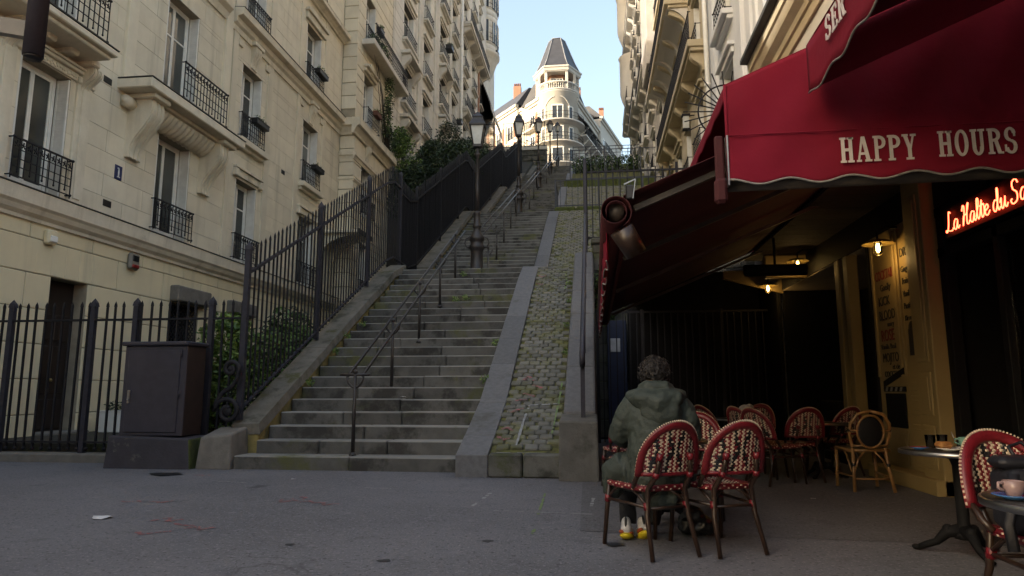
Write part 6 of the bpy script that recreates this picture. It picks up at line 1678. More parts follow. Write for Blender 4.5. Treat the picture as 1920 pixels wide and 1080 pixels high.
# curly hair: many short coils over the skull
m = MB(); r4 = random.Random(11)
hc = V(PX, PY + 0.055, 1.185)
m.sphere(hc + V(0, -0.01, 0.01), 0.088, 0.098, 0.098, nu=16, nv=12)
for k in range(230):
    a = r4.uniform(0, 2 * math.pi); zz = r4.uniform(-0.75, 1.0); rr_ = math.sqrt(max(0, 1 - zz * zz))
    d = V(rr_ * math.cos(a), rr_ * math.sin(a), zz)
    if d.y > 0.45 and zz < 0.55: continue
    base = hc + V(d.x * 0.090, d.y * 0.100 - 0.01, d.z * 0.100)
    t1 = d.cross(V(r4.uniform(-1, 1), r4.uniform(-1, 1), r4.uniform(-1, 1))).normalized(); t2 = d.cross(t1)
    pts = []; R0 = r4.uniform(0.012, 0.024); turns = r4.uniform(0.7, 1.4); hgt = r4.uniform(0.012, 0.05)
    for q in range(12):
        f_ = q / 11; an = f_ * turns * 2 * math.pi
        pts.append(base + d * (hgt * f_ * (1 - 0.3 * f_)) + (t1 * math.cos(an) + t2 * math.sin(an)) * R0 - V(0, 0, 0.012 * f_))
    m.tube(pts, [r4.uniform(0.004, 0.008) * (1 - 0.7 * q / 11) for q in range(12)], 5)
m.build('hair', HAIRM, pe, fix=False)
# shoes: heel towards the camera, toes forward
for s, (x, y, tilt) in enumerate(((-0.22, 0.20, 12), (-0.09, 0.24, 30))):
    e2 = empty('shoe', (PX + x, PY + y, 0.0), parent=pe)
    Mx = Matrix.Translation((PX + x, PY + y + 0.0, 0.01)) @ Matrix.Rotation(R(-8 + 20 * s), 4, 'Z') @ Matrix.Rotation(R(-tilt), 4, 'X')
    def sh(parts, name, mat):
        m = MB()
        for c, r_ in parts: m.sphere((0, 0, 0), *r_, nu=16, nv=10)
        vs = []; 
        m2 = MB()
        for c, r_ in parts:
            q = MB(); q.sphere(c, *r_, nu=16, nv=10); m2.smooth = True; m2.add([Mx @ Vector(p) for p in q.v], q.f)
        o = m2.build(name, mat, e2)
        rm = o.modifiers.new('r', 'REMESH'); rm.mode = 'VOXEL'; rm.voxel_size = 0.006; rm.use_smooth_shade = True
        sm_ = o.modifiers.new('s', 'SMOOTH'); sm_.iterations = 5
        return o
    sh([((0, 0.0, 0.065), (0.042, 0.055, 0.05)), ((0, 0.05, 0.06), (0.044, 0.08, 0.042)), ((0, 0.13, 0.045), (0.046, 0.08, 0.032)), ((0, -0.005, 0.105), (0.036, 0.045, 0.045))], 'upper', SHOEW)
    sh([((0, 0.0, 0.022), (0.048, 0.07, 0.026)), ((0, 0.09, 0.018), (0.050, 0.12, 0.020))], 'sole', SHOEY)
    sh([((-0.030, -0.02, 0.045), (0.022, 0.05, 0.016)), ((0.032, 0.02, 0.04), (0.02, 0.06, 0.014))], 'sole_flash', SHOEO)
    sh([((0, -0.045, 0.11), (0.010, 0.012, 0.045))], 'heel_tab', DARKP)
# dark bag under the table beside the feet
e = empty('dark_bag', (0.72, 5.35, 0.0), label='black crumpled bag on the ground right of the shoes', cat='bag')
soft('bag_body', [(0.60, 0.84, 5.25, 5.45, 0.02, 0.14), (0.64, 0.78, 5.28, 5.42, 0.10, 0.20)], DARKP, e, vox=0.012, disp=0.05, dsize=0.05, smooth=3)
# ------------------------------------------------------------------ sunlit corner building at the head of the steps
TB_ = empty('corner_building', (-3.9, 78.5, 23), label='sunlit cream corner building with round tower and slate spire roof', cat='building')
TC = V(-3.85, 78.6, 0); TR_ = 2.5
m = MB(); m.lathe([(TR_, 18), (TR_, 35.9), (TR_ + 0.12, 36.0), (TR_ + 0.12, 36.15)], TC, 40); m.build('tower_drum', SUNST, TB_)
for z, r_ in ((27.15, 0.62), (29.75, 0.62), (32.3, 0.75)):
    m = MB(); m.lathe([(TR_ - 0.1, z - 0.35), (TR_ + 0.1, z - 0.32), (TR_ + r_ * 0.55, z - 0.12), (TR_ + r_, z - 0.1), (TR_ + r_, z + 0.08), (TR_ - 0.1, z + 0.1)], TC, 40); bo = m.build('tower_balcony', SUNST, TB_)
    m = MB(); rr_ = TR_ + r_ - 0.1
    pts = [TC + V(rr_ * math.cos(R(a)), rr_ * math.sin(R(a)), z) for a in range(-190, 11, 5)]
    for dz in (0.12, 0.55, 1.0): m.tube([p + V(0, 0, dz) for p in pts], 0.025, 5)
    for p in pts: m.bar(p + V(0, 0, .05), p + V(0, 0, 1.0), 0.022)
    m.build('balcony_railing', IRON, bo)
def drum_window(ang, w, z0, z1, cas=2):
    n = V(math.cos(R(ang)), math.sin(R(ang)), 0); t = V(-n.y, n.x, 0); c = TC + n * (TR_ + 0.01)
    def B(m, a, b, c0, c1, o0, o1):
        p = [c + t * a_ + n * o_ for a_, o_ in ((a, o0), (b, o0), (b, o1), (a, o1))]
        m.hexa([q + V(0, 0, c0) for q in p] + [q + V(0, 0, c1) for q in p])
    m = MB(); B(m, -w / 2 - .08, -w / 2 + .04, z0, z1, -.1, .10); B(m, w / 2 - .04, w / 2 + .08, z0, z1, -.1, .10); B(m, -w / 2 + .04, w / 2 - .04, z1 - 0.1, z1 + .06, -.1, .09)
    if cas > 1: B(m, -.05, .05, z0, z1 - .1, -.08, .06)
    wo = m.build('window', FRAME, TB_)
    m = MB(); B(m, -w / 2 + .04, w / 2 - .04, z0, z1 - .1, -.05, .0 + .03); m.build('pane', GLASS2, wo)
for z in (24.4, 27.25, 29.85, 32.4):
    drum_window(-88, 1.25, z, z + 1.85); drum_window(-50, 0.5, z, z + 1.75, 1); drum_window(-128, 0.5, z, z + 1.75, 1)
m = MB()
for s in (-1, 1):
    for k in range(7):
        a0, a1 = -88 + s * (8 + k * 4), -88 + s * (8 + (k + 1) * 4)
        z0_, z1_ = 35.3 - 0.04 * k * k * .6, 35.3 - 0.04 * (k + 1) ** 2 * .6
        m.bar(TC + V((TR_ + .02) * math.cos(R(a0)), (TR_ + .02) * math.sin(R(a0)), z0_), TC + V((TR_ + .02) * math.cos(R(a1)), (TR_ + .02) * math.sin(R(a1)), z1_), 0.12, 0.1)
m.build('arched_hood_mould', SUNST, TB_)
# loggia: balustrade, columns, eaves, truncated spire
m = MB(); m.lathe([(TR_ + 0.15, 36.15), (TR_ + 0.18, 36.35), (TR_ - 0.1, 36.35)], TC, 40); m.lathe([(TR_ + 0.14, 37.05), (TR_ + 0.16, 37.25), (TR_ - 0.12, 37.25), (TR_ - .12, 37.05)], TC, 40)
m.build('balustrade_rail', SUNST, TB_)
bal = MB(); bal.lathe([(0.05, 0), (0.09, 0.2), (0.045, 0.45), (0.07, 0.7)], n=8); bme = bal.mesh('baluster', SUNST)
for a in range(-180, 1, 6): put('baluster', bme, TC + V((TR_ + .02) * math.cos(R(a)), (TR_ + .02) * math.sin(R(a)), 36.35), TB_)
for a in (-180, -150, -120, -60, -30, 0):
    m = MB(); c = TC + V((TR_ - .05) * math.cos(R(a)), (TR_ - .05) * math.sin(R(a)), 0); m.cbox(c.x - .17, c.x + .17, c.y - .17, c.y + .17, 36.3, 38.55, 0.03); m.build('column', SUNST, TB_)
m = MB(); m.lathe([(1.6, 36.2), (1.6, 38.6)], TC, 6, smooth=False); m.build('loggia_wall', SUNBR, TB_)
m = MB(); m.box(TC.x - .75, TC.x + .75, TC.y - 1.55, TC.y - 1.35, 36.3, 38.0); wo = m.build('loggia_window', FRAME, TB_)
for k in range(4): MB().box(TC.x - .68 + k * .35, TC.x - .40 + k * .35, TC.y - 1.56, TC.y - 1.50, 36.5, 37.9).build('pane', GLASS2, wo)
m = MB(); m.lathe([(2.75, 38.5), (2.8, 38.62), (2.85, 38.62), (2.9, 38.95), (3.0, 39.0), (3.0, 39.18), (2.4, 39.2)], TC, 6, smooth=False); m.build('eaves', SUNST, TB_)
m = MB(); m.lathe([(2.75, 39.2), (2.15, 40.4), (0.95, 43.5), (0.88, 43.55), (0.2, 43.6)], TC, 6, smooth=False); ro = m.build('spire_roof', SLATE, TB_)
m = MB()
for k in range(6):
    a = R(60 * k); d = V(math.cos(a), math.sin(a), 0)
    m.tube([TC + d * 2.76 + V(0, 0, 39.2), TC + d * 2.17 + V(0, 0, 40.4), TC + d * 0.97 + V(0, 0, 43.5)], 0.07, 6)
m.tube([TC + V(0.95 * math.cos(R(60 * k)), 0.95 * math.sin(R(60 * k)), 43.52) for k in range(6)], 0.06, 6, closed=True); m.build('hip_flashing', ZINC, ro)
# wings
def wing(name, A, B, z0, z1, cols, rows, brick, roofh, roofin, balc=()):
    A, B = V(*A, 0), V(*B, 0); Ln = (B - A).length; d = (B - A) / Ln
    n = V(d.y, -d.x, 0)
    if n.y > 0: n = -n
    def Q(a, o, z): return A + d * a + n * o + V(0, 0, z)
    def BX(m, a, b, o0, o1, c0, c1): m.hexa([Q(a, o0, c0), Q(b, o0, c0), Q(b, o1, c0), Q(a, o1, c0), Q(a, o0, c1), Q(b, o0, c1), Q(b, o1, c1), Q(a, o1, c1)])
    m = MB(); BX(m, 0, Ln, -7, 0, z0, z1); m.build('wing_wall', SUNST, TB_)
    m = MB(); BX(m, -.1, Ln + .1, -.1, 0.35, z1 - 0.05, z1 + 0.3); BX(m, -.05, Ln + .05, -.1, 0.18, z1 - 0.35, z1 - 0.05); m.build('wing_cornice', SUNST, TB_)
    m = MB(); m.hexa([Q(0, 0.2, z1 + .3), Q(Ln, 0.2, z1 + .3), Q(Ln, -7, z1 + .3), Q(0, -7, z1 + .3), Q(0, -roofin, z1 + roofh), Q(Ln, -roofin, z1 + roofh), Q(Ln, -7 + roofin, z1 + roofh), Q(0, -7 + roofin, z1 + roofh)]); m.build('wing_roof', SLATE, TB_)
    for ci, (c, w) in enumerate(cols):
        for z in rows:
            m = MB(); BX(m, c - w / 2 - .08, c - w / 2 + .05, -.1, .06, z, z + 1.8); BX(m, c + w / 2 - .05, c + w / 2 + .08, -.1, .06, z, z + 1.8); BX(m, c - w / 2 + .05, c + w / 2 - .05, -.1, .05, z + 1.7, z + 1.85); BX(m, c - .04, c + .04, -.08, .04, z, z + 1.7)
            wo = m.build('window', FRAME, TB_)
            m = MB(); BX(m, c - w / 2 + .05, c + w / 2 - .05, -.05, .02, z, z + 1.7); m.build('pane', GLASS2, wo)
            m = MB(); BX(m, c - w / 2 - .1, c + w / 2 + .1, 0.1, 0.13, z + .8, z + .84); BX(m, c - w / 2 - .1, c + w / 2 + .1, 0.1, 0.13, z + .02, z + .05)
            k = c - w / 2
            while k < c + w / 2: BX(m, k, k + .02, .1, .125, z + .05, z + .8); k += .16
            m.build('window_guard', IRON, TB_)
            if brick:
                m = MB(); BX(m, c - w / 2 - .55, c - w / 2 - .1, -.02, .03, z - .3, z + 2.0); m.build('brick_panel', SUNBR, TB_)
                m = MB(); BX(m, c + w / 2 + .1, c + w / 2 + .55, -.02, .03, z - .3, z + 2.0); m.build('brick_panel', SUNBR, TB_)
    for (a, b, z, o) in balc:
        m = MB(); BX(m, a, b, 0, o, z - .2, z); bo = m.build('wing_balcony', SUNST, TB_)
        m = MB(); k = a
        while k < b: BX(m, k, k + .03, o - .08, o - .05, z, z + 1); k += .2
        BX(m, a, b, o - .09, o - .04, z + .97, z + 1.02); m.build('balcony_railing', IRON, bo)
    return Q
QL = wing('left', (-5.9, 77.6), (-9.0, 81.5), 18, 35.6, [(1.6, 1.0), (3.6, 0.9)], (24.3, 27.2, 29.8, 32.4), True, 3.4, 1.6, ((0, 4.9, 32.3, .7),))
QL2 = wing('farleft', (-9.0, 80.6), (-14.6, 87.6), 18, 36.2, [(1.6, 1.3), (4.4, 1.2), (7.2, 1.2)], (24.3, 27.2, 29.8, 32.4), True, 3.0, 1.8, ((0.4, 8.5, 29.7, .5),))
QR = wing('right', (-1.55, 77.9), (1.0, 88.0), 18, 35.4, [(4.0, 1.0), (6.6, 1.0), (9.0, 1.0)], (24.6, 27.3, 29.9, 32.5), False, 3.0, 1.6, ((0.3, 8.5, 31.2, 1.1), (0.3, 9.5, 27.2, .7)))
QR2 = wing('farright', (1.4, 88.0), (4.6, 100.0), 18, 37.2, [(1.6, 1.1), (4.2, 1.1), (6.8, 1.1), (9.4, 1.1)], (24.6, 27.5, 30.2, 33.0), False, 2.0, 1.5, ((0.3, 11, 33.0, .6),))
m = MB(); m.hexa([QR(0.2, 0.0, 33.8), QR(9, 0.0, 33.8), QR(9, 1.2, 32.4), QR(0.2, 1.2, 32.4), QR(0.2, 0.0, 33.95), QR(9, 0.0, 33.95), QR(9, 1.25, 32.5), QR(0.2, 1.25, 32.5)]); m.build('lean_to_roof', SLATE, TB_)
for a in (1.5, 3.5, 5.5, 7.5):
    m = MB(); m.bar(QR(a, 0.0, 31.6), QR(a, 1.1, 32.5), 0.14); m.bar(QR(a, 0.0, 30.0), QR(a, 1.0, 31.0), 0.14); m.build('timber_strut', FRAME, TB_)
m = MB(); m.hexa([QR(0.1, -.02, 22), QR(0.8, -.02, 22), QR(0.8, .04, 22), QR(0.1, .04, 22), QR(0.1, -.02, 31), QR(0.8, -.02, 31), QR(0.8, .04, 31), QR(0.1, .04, 31)]); m.build('brick_panel', SUNBR, TB_)
for (p, w, h0, h1) in (((-9.4, 84.5), 0.5, 36, 40.6), ((-1.5, 84), 0.4, 36, 39.4), ((1.6, 92), 0.35, 37, 39.9)):
    m = MB(); m.cbox(p[0] - w, p[0] + w, p[1] - .4, p[1] + .4, h0, h1, 0.03); co = m.build('chimney', SUNBR, TB_)
    for k in range(4):
        m = MB(); m.lathe([(0.12, 0), (0.1, 0.5)], (p[0] - w * .7 + k * w * .47, p[1], h1), 8); m.build('chimney_pot', TERRA, co)
# ------------------------------------------------------------------ unseen house added behind the camera to cut low light
ob = empty('apartment_building', (0, -18, 0), label='unseen low pale house added behind the viewer to cut low light', cat='building')
m = MB(); m.box(-11.9, 16, -27, -18, 0, 8.0); m.build('wall', STONE2, ob)
m = MB(); m.hexa([(-12, -27, 8.0), (16.1, -27, 8.0), (16.1, -17.9, 8.0), (-12, -17.9, 8.0), (-12, -25, 10.0), (16.1, -25, 10.0), (16.1, -20, 10.0), (-12, -20, 10.0)]); m.build('roof', ZINC, ob)
for x in range(-10, 16, 3):
    for z in (0.8, 4.6):
        m = MB(); m.cbox(x - .6, x + .6, -18.02, -17.96, z, z + 2.1, 0.01); wo = m.build('window', GLASS2, ob)
        m = MB(); m.box(x - .7, x - .6, -18, -17.93, z, z + 2.1); m.box(x + .6, x + .7, -18, -17.93, z, z + 2.1); m.box(x - .04, x + .04, -17.96, -17.93, z, z + 2.1); m.build('frame', FRAME, wo)
# ------------------------------------------------------------------ utility cabinet
e = empty('utility_cabinet', (-6.1, 9.2, 0.0), label='dark purple grey steel utility cabinet in front of the picket fence', cat='cabinet')
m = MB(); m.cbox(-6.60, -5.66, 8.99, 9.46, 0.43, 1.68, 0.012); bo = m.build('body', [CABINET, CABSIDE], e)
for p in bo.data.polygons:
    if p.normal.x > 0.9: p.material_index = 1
m = MB(); m.cbox(-6.64, -5.63, 8.95, 9.50, 1.68, 1.74, 0.015); m.build('lid', CABINET, e)
m = MB(); m.cbox(-6.53, -5.75, 8.972, 8.995, 0.48, 1.62, 0.008); do = m.build('door', CABINET, e)
m = MB(); m.cbox(-6.50, -6.455, 8.955, 8.975, 0.88, 1.06, 0.006); m.sphere((-6.478, 8.95, 0.93), 0.016); m.build('handle', METAL, do)
m = MB()
for z in (0.95, 1.52): m.tube([(-5.735, 8.968, z), (-5.735, 8.968, z + 0.10)], 0.010, 6)
m.build('hinge', CABINET, do)
m = MB(); m.hexa([(-6.72, 8.88, -0.02), (-5.45, 8.88, -0.02), (-5.45, 9.5, -0.02), (-6.72, 9.5, -0.02), (-6.69, 8.90, 0.44), (-5.50, 8.90, 0.40), (-5.50, 9.5, 0.42), (-6.69, 9.5, 0.44)])
o = m.build('cabinet_plinth', [PLINTH, MOSS], e); bv = o.modifiers.new('b', 'BEVEL'); bv.width = 0.025; bv.segments = 2
for p in o.data.polygons:
    if p.normal.x > 0.8: p.material_index = 1
# ------------------------------------------------------------------ near sign bracket at the top left
e = empty('sign_bracket', (-3.85, 3.0, 0), label='dark steel tube and grey arm hanging in at the top left corner', cat='bracket')
m = MB(); m.lathe([(0.041, 2.765), (0.048, 2.765), (0.048, 4.3), (0.04, 4.3)], (-2.86, 3.0, 0), 20); m.build('tube', CABINET, e)
m = MB(); m.lathe([(0.04, 2.75), (0.042, 2.768)], (-2.86, 3.0, 0), 20); m.build('tube_end', DARKP, e)
m = MB(); m.bar((-2.88, 3.0, 2.905), (-3.9, 3.0, 3.13), 0.05, 0.085); m.build('arm', PLASTIC, e)
m = MB(); m.lathe([(0.12, 0), (0.12, 0.3), (0.06, 0.4), (0.06, 4.4)], (-3.9, 3.0, 0), 16); m.build('pole', CABINET, e)
# ------------------------------------------------------------------ plants
def leaf_cloud(m, sampler, n, size, mi_n=1, seed=0, droop=0.3, aspect=0.55):
    r = random.Random(seed)
    for k in range(n):
        p = sampler(r)
        if p is None: continue
        p = Vector(p); s = size * r.uniform(0.6, 1.3)
        d = Vector((r.gauss(0, 1), r.gauss(0, 1), r.gauss(0, 0.7) - droop)).normalized()
        u = d.cross(Vector((r.gauss(0, 1), r.gauss(0, 1), r.gauss(0, 1)))).normalized(); w = d.cross(u) * (s * 0.16)
        a = p; b = p + d * s * 0.5 + u * s * aspect * 0.5 + w; c = p + d * s; e_ = p + d * s * 0.5 - u * s * aspect * 0.5 + w
        m.add([a, b, c, e_], [(0, 1, 2), (0, 2, 3)], r.randrange(mi_n))
def ellip(c, rx, ry, rz, shell=0.55):
    def f(r):
        while True:
            x, y, z = r.uniform(-1, 1), r.uniform(-1, 1), r.uniform(-1, 1); q = x * x + y * y + z * z
            if q < 1 and q > shell * shell * r.random(): break
        return (c[0] + x * rx, c[1] + y * ry, c[2] + z * rz)
    return f
def multi(fs): return lambda r: r.choice(fs)(r)
def bush(name, lab, cat, base, lobes, n, size, mats, stems=5, seed=1, group=None, flowers=0):
    e = empty(name, base, label=lab, cat=cat, group=group); r = random.Random(seed)
    m = MB(); leaf_cloud(m, multi([ellip(*l) for l in lobes]), n, size, len(mats), seed); m.build('foliage', mats, e, fix=False)
    m = MB()
    for k in range(stems):
        l = r.choice(lobes); t = ellip(l[0], l[1] * .8, l[2] * .8, l[3] * .8)(r)
        b = V(base[0] + r.uniform(-.15, .15), base[1] + r.uniform(-.15, .15), base[2]); mid = (b + Vector(t)) / 2 + V(r.uniform(-.1, .1), r.uniform(-.1, .1), 0.1)
        m.tube([b, mid, t], [0.018, 0.012, 0.005], 5)
    m.build('stems', TWIG, e)
    if flowers:
        m = MB()
        for k in range(flowers):
            p = ellip(*r.choice(lobes))(r)
            for q in range(4): m.sphere((p[0] + r.uniform(-.03, .03), p[1] + r.uniform(-.03, .03), p[2] + r.uniform(-.03, .03)), 0.03, nu=6, nv=4)
        m.build('flower', FLOWER, e)
    return e
bush('garden_shrub', 'fresh green shrub behind the fence above the iron scroll', 'shrub', (-6.1, 10.5, 0.25), [((-5.85, 10.4, 1.75), .45, .5, .6), ((-5.75, 10.7, 1.1), .45, .6, .7), ((-6.1, 10.2, 0.9), .4, .4, .5)], 3600, 0.115, [LEAF1, LEAF4, LEAF1], 14, 3, 'shrubs in the sunken yard')
bush('garden_shrub', 'rose shrub with a red bloom behind the stair fence', 'shrub', (-5.9, 12.0, 0.25), [((-5.6, 11.5, 1.45), .36, .7, .75), ((-5.6, 12.4, 1.65), .36, .7, .75), ((-5.6, 12.9, 1.5), .33, .5, .7)], 3800, 0.105, [LEAF1, LEAF1, LEAF3], 24, 4, 'shrubs in the sunken yard', flowers=1)
bush('garden_shrub', 'tall thin-leaved shrub rising behind the stair fence before the basement window', 'shrub', (-6.3, 13.4, 0.25), [((-6.2, 13.2, 2.0), .55, .7, .6), ((-6.4, 13.8, 2.3), .5, .6, .55), ((-6.3, 14.4, 1.6), .5, .5, .8)], 1300, 0.13, [LEAF2, LEAF3, LEAF1], 22, 5, 'shrubs in the sunken yard')
bush('garden_shrub', 'low leafy shrub nearest the cabinet behind the front fence', 'shrub', (-5.9, 10.05, 0.25), [((-5.75, 10.0, 0.75), .35, .2, .5), ((-5.5, 10.0, 1.3), .25, .2, .4)], 700, 0.085, [LEAF1, LEAF2, LEAF4], 10, 6, 'shrubs in the sunken yard')
bush('hedge_bush', 'bright green conifer-like bush below the hanging ivy', 'bush', (-8.9, 31.0, 9.2), [((-9.1, 30.9, 12.2), .75, .8, 1.5), ((-8.6, 31.2, 11.2), .7, .8, 1.2), ((-9.2, 30.8, 13.0), .5, .5, .8)], 3200, 0.14, [LEAF1, LEAF3, LEAF4], 10, 7, 'bushes on the left slope')
bush('hedge_bush', 'dark spreading bush in the middle of the left slope', 'bush', (-7.6, 32.5, 9.6), [((-7.8, 32.3, 12.2), 1.1, 1.0, 1.2), ((-6.9, 33.5, 12.6), 1.1, 1.3, 1.2), ((-6.3, 35.0, 13.4), 1.0, 1.4, 1.1), ((-8.0, 33.0, 13.0), .8, .9, .9), ((-7.3, 36.5, 14.2), 1.0, 1.2, 1.0)], 9500, 0.16, [LEAF2, LEAF3, LEAF3], 16, 8, 'bushes on the left slope')
bush('hedge_bush', 'dark ivy mass spilling over behind the second fence flight', 'bush', (-7.2, 30.3, 8.6), [((-8.2, 30.0, 10.7), 1.2, .5, .9), ((-7.0, 30.1, 11.0), 1.0, .5, .8), ((-6.0, 30.4, 11.2), .9, .6, .8), ((-9.0, 30.1, 9.8), .8, .5, 1.0)], 8000, 0.14, [LEAF2, LEAF3, LEAF2], 12, 9, 'bushes on the left slope')
bush('hedge_bush', 'thin bare-topped bush beside the nearest lamp head', 'bush', (-7.6, 39.5, 13.2), [((-7.6, 39.0, 15.3), 1.2, 1.4, .9), ((-8.2, 37.5, 15.5), .8, 1.0, 1.3), ((-7.2, 41, 16.2), 1.0, 1.2, .8)], 2600, 0.15, [LEAF2, LEAF3], 60, 10, 'bushes on the left slope')
bush('hedge_bush', 'green hedge along the far landing on the right', 'bush', (1.5, 48.0, 16.6), [((x, 47.9, 17.2), .8, .5, .75) for x in (-.6, .4, 1.4, 2.4, 3.4)], 3500, 0.16, [LEAF3, LEAF1, LEAF2], 12, 12)
bush('wall_plant', 'green plant hanging from the retaining wall left of the awning', 'plant', (0.2, 15.5, 3.0), [((0.22, 15.45, 3.4), .22, .2, .5), ((0.30, 15.45, 2.9), .25, .2, .4)], 1200, 0.07, [LEAF1, LEAF3], 6, 13)
bush('hanging_ivy', 'ivy trailing down the wall between the beige and the grey cream house', 'ivy', (-9.2, 28.8, 11.9), [((-9.15, 28.9, 14.6), .22, .35, 1.1), ((-9.15, 28.6, 13.2), .22, .35, .9), ((-9.1, 27.2, 15.9), .3, 1.3, .35), ((-9.12, 29.3, 12.5), .22, .55, .6)], 2300, 0.10, [LEAF3, LEAF1, LEAF2], 24, 14)
for k, (y, z, s) in enumerate(((9.7, 0, .03), (11.0, 0, .03))): pass
# small weeds on the steps
r5 = random.Random(21); n_w = -1
WORD = ('second from the bottom', 'third from the bottom', 'lowest one', 'topmost', 'left of the rail', 'right of the rail', 'uppermost', 'uppermost', 'second from the top', 'third from the top', 'lowest one', 'lowest one', 'upper one')
for (x, y) in ((-4.68, 12.0), (-4.68, 12.6), (-4.66, 10.9), (-4.6, 13.2), (-2.95, 14.4), (-2.75, 14.5), (-3.1, 16.0), (-0.5, 15.2), (-0.48, 14.2), (-0.5, 13.0), (-0.47, 11.9), (-1.75, 11.0), (-1.78, 12.3)):
    zb = nose(y) - 0.02 if x < -1.4 else rz(y)
    n_w += 1
    m = MB(); leaf_cloud(m, ellip((x, y, zb + 0.04), .07, .10, .06), 50, 0.045, 2, 30 + n_w, droop=-0.4); o = m.build('weed', [LEAF1, LEAF4], fix=False)
    tag(o, ('small weed on the ' + ('left wall edge of the steps' if x < -4.5 else 'middle of the steps by the handrail' if x < -2.5 else 'steps beside the granite kerb' if x < -1.5 else 'cobbled ramp beside the right wall') + ', ' + WORD[n_w]), 'weed', 'weeds on the steps')
# moss strip along the right wall and kerb
# ------------------------------------------------------------------ window boxes and pots
def planter(loc, dims, mat, lab, leaves=(LEAF2, LEAF1), n=160, fl=0, seed=0, cat='planter'):
    e = empty('window_box', loc, label=lab, cat=cat); x, y, z = loc; a, b, c = dims
    m = MB(); m.cbox(x - a / 2, x + a / 2, y - b / 2, y + b / 2, z, z + c, 0.012); m.cbox(x - a / 2 - .012, x + a / 2 + .012, y - b / 2 - .012, y + b / 2 + .012, z + c - .03, z + c, 0.008); m.build('box', mat, e)
    if n:
        m = MB(); leaf_cloud(m, ellip((x, y, z + c + .06), a * .6, b * .5, .12), n, 0.07, len(leaves), seed, droop=-0.1); m.build('foliage', list(leaves), e, fix=False)
    if fl:
        m = MB(); r = random.Random(seed)
        for k in range(fl): m.sphere((x + r.uniform(-a, a) * .6, y + r.uniform(-b, b) * .5, z + c + r.uniform(0, .2)), 0.05, nu=6, nv=4)
        m.build('flower', FLOWER, e)
planter((-9.79, 18.45, 8.84), (0.2, 0.75, 0.17), DARKP, 'black window box on the middle-row guard above the second lintel', n=40)
planter((-9.79, 22.75, 8.86), (0.2, 0.75, 0.17), DARKP, 'black window box on the guard of the far column, middle row', n=20, seed=2)
planter((-9.79, 22.75, 12.5), (0.2, 0.8, 0.17), DARKP, 'black window box on the guard above the upper cornice', n=60, seed=3)
planter((-9.02, 26.9, 12.6), (0.2, 0.6, 0.2), TERRA, 'terracotta pot on the wing window guard', n=90, seed=4, leaves=(LEAF1, LEAF4))
planter((-9.02, 27.0, 16.4), (0.2, 0.5, 0.3), DARKP, 'dark pot on the wing balcony above the ivy', n=160, seed=5)
planter((-9.0, 41.0, 23.0), (0.4, 0.7, 0.3), DARKP, 'dark bushy planter on a high guard of the grey cream house', n=420, seed=6)
planter((-9.0, 44.5, 19.4), (0.35, 0.5, 0.25), DARKP, 'small planter on the guard beside the white drain pipe', n=200, seed=7)
planter((-8.8, 50.4, 22.1), (0.3, 0.8, 0.25), DARKP, 'planter with red flowers on the far house, lower one', n=150, fl=14, seed=8)
planter((-8.8, 53.5, 22.1), (0.3, 0.8, 0.25), DARKP, 'planter with red flowers on the far house, next to the awning', n=150, fl=14, seed=9)
planter((-8.62, 60.2, 32.4), (0.25, 1.4, 0.3), DARKP, 'dark planting on the round oriel against the sky', n=500, seed=10)
planter((-9.4, 12.75, 0.25), (0.45, 0.5, 0.42), FRAME, 'white square planter with a small plant beside the door', n=140, seed=11, leaves=(LEAF3, LEAF2))
m = MB(); m.sphere((-5.72, 11.85, 1.33), 0.05, 0.05, 0.06); 
# ------------------------------------------------------------------ litter and paint marks on the street
def ribbon(pts, w, zf, mat, name, lab, group=None, jit=0.15, seed=0):
    r = random.Random(seed); m = MB(); P2 = [Vector((*p, 0)) for p in pts]
    vs = []; N = 10
    dense = []
    for a, b in zip(P2, P2[1:]):
        for k in range(N): dense.append(a.lerp(b, k / N))
    dense.append(P2[-1])
    for i, p in enumerate(dense):
        d = dense[min(i + 1, len(dense) - 1)] - dense[max(i - 1, 0)]; d.normalize(); nn = Vector((-d.y, d.x, 0)); ww = w * (1 + r.uniform(-jit, jit) * 2.5)
        for s in (-1, 1): q = p + nn * (s * ww / 2); vs.append((q.x, q.y, zf(q.y)))
    fs = [(2 * i, 2 * i + 1, 2 * i + 3, 2 * i + 2) for i in range(len(dense) - 1) if r.random() > 0.28]
    m.add(vs, fs); o = m.build(name, mat, fix=False); tag(o, lab, 'paint mark', group); return o
zg = lambda y: 0.0045
zt_ = lambda y: 0.0085
G_ = 'spray marks on the asphalt'
ribbon([(-1.09, 7.24), (-1.11, 6.75)], 0.035, zg, SPRAYW, 'spray_mark', 'short white line on the asphalt, upper dash before the ramp', G_, seed=1)
ribbon([(-1.12, 6.62), (-1.14, 6.35)], 0.03, zg, SPRAYW, 'spray_mark', 'short white line on the asphalt, lower dash before the ramp', G_, seed=2)
ribbon([(-0.53, 7.35), (-0.51, 6.6), (-0.50, 6.05)], 0.022, zg, SPRAYG, 'spray_mark', 'green line on the asphalt running towards the ramp', G_, seed=3)
ribbon([(-0.47, 5.55), (-0.48, 5.25)], 0.022, zg, SPRAYG, 'spray_mark', 'short green dash nearer than the green line', G_, seed=4)
ribbon([(-0.95, 6.20), (-0.5, 6.16), (-0.04, 6.12)], 0.022, zg, SPRAYW, 'spray_mark', 'thin white cross line over the green line', G_, seed=5)
ribbon([(-0.03, 7.0), (-0.05, 6.5)], 0.03, zt_, SPRAYW, 'spray_mark', 'short white dash at the edge of the dark asphalt patch', G_, seed=6)
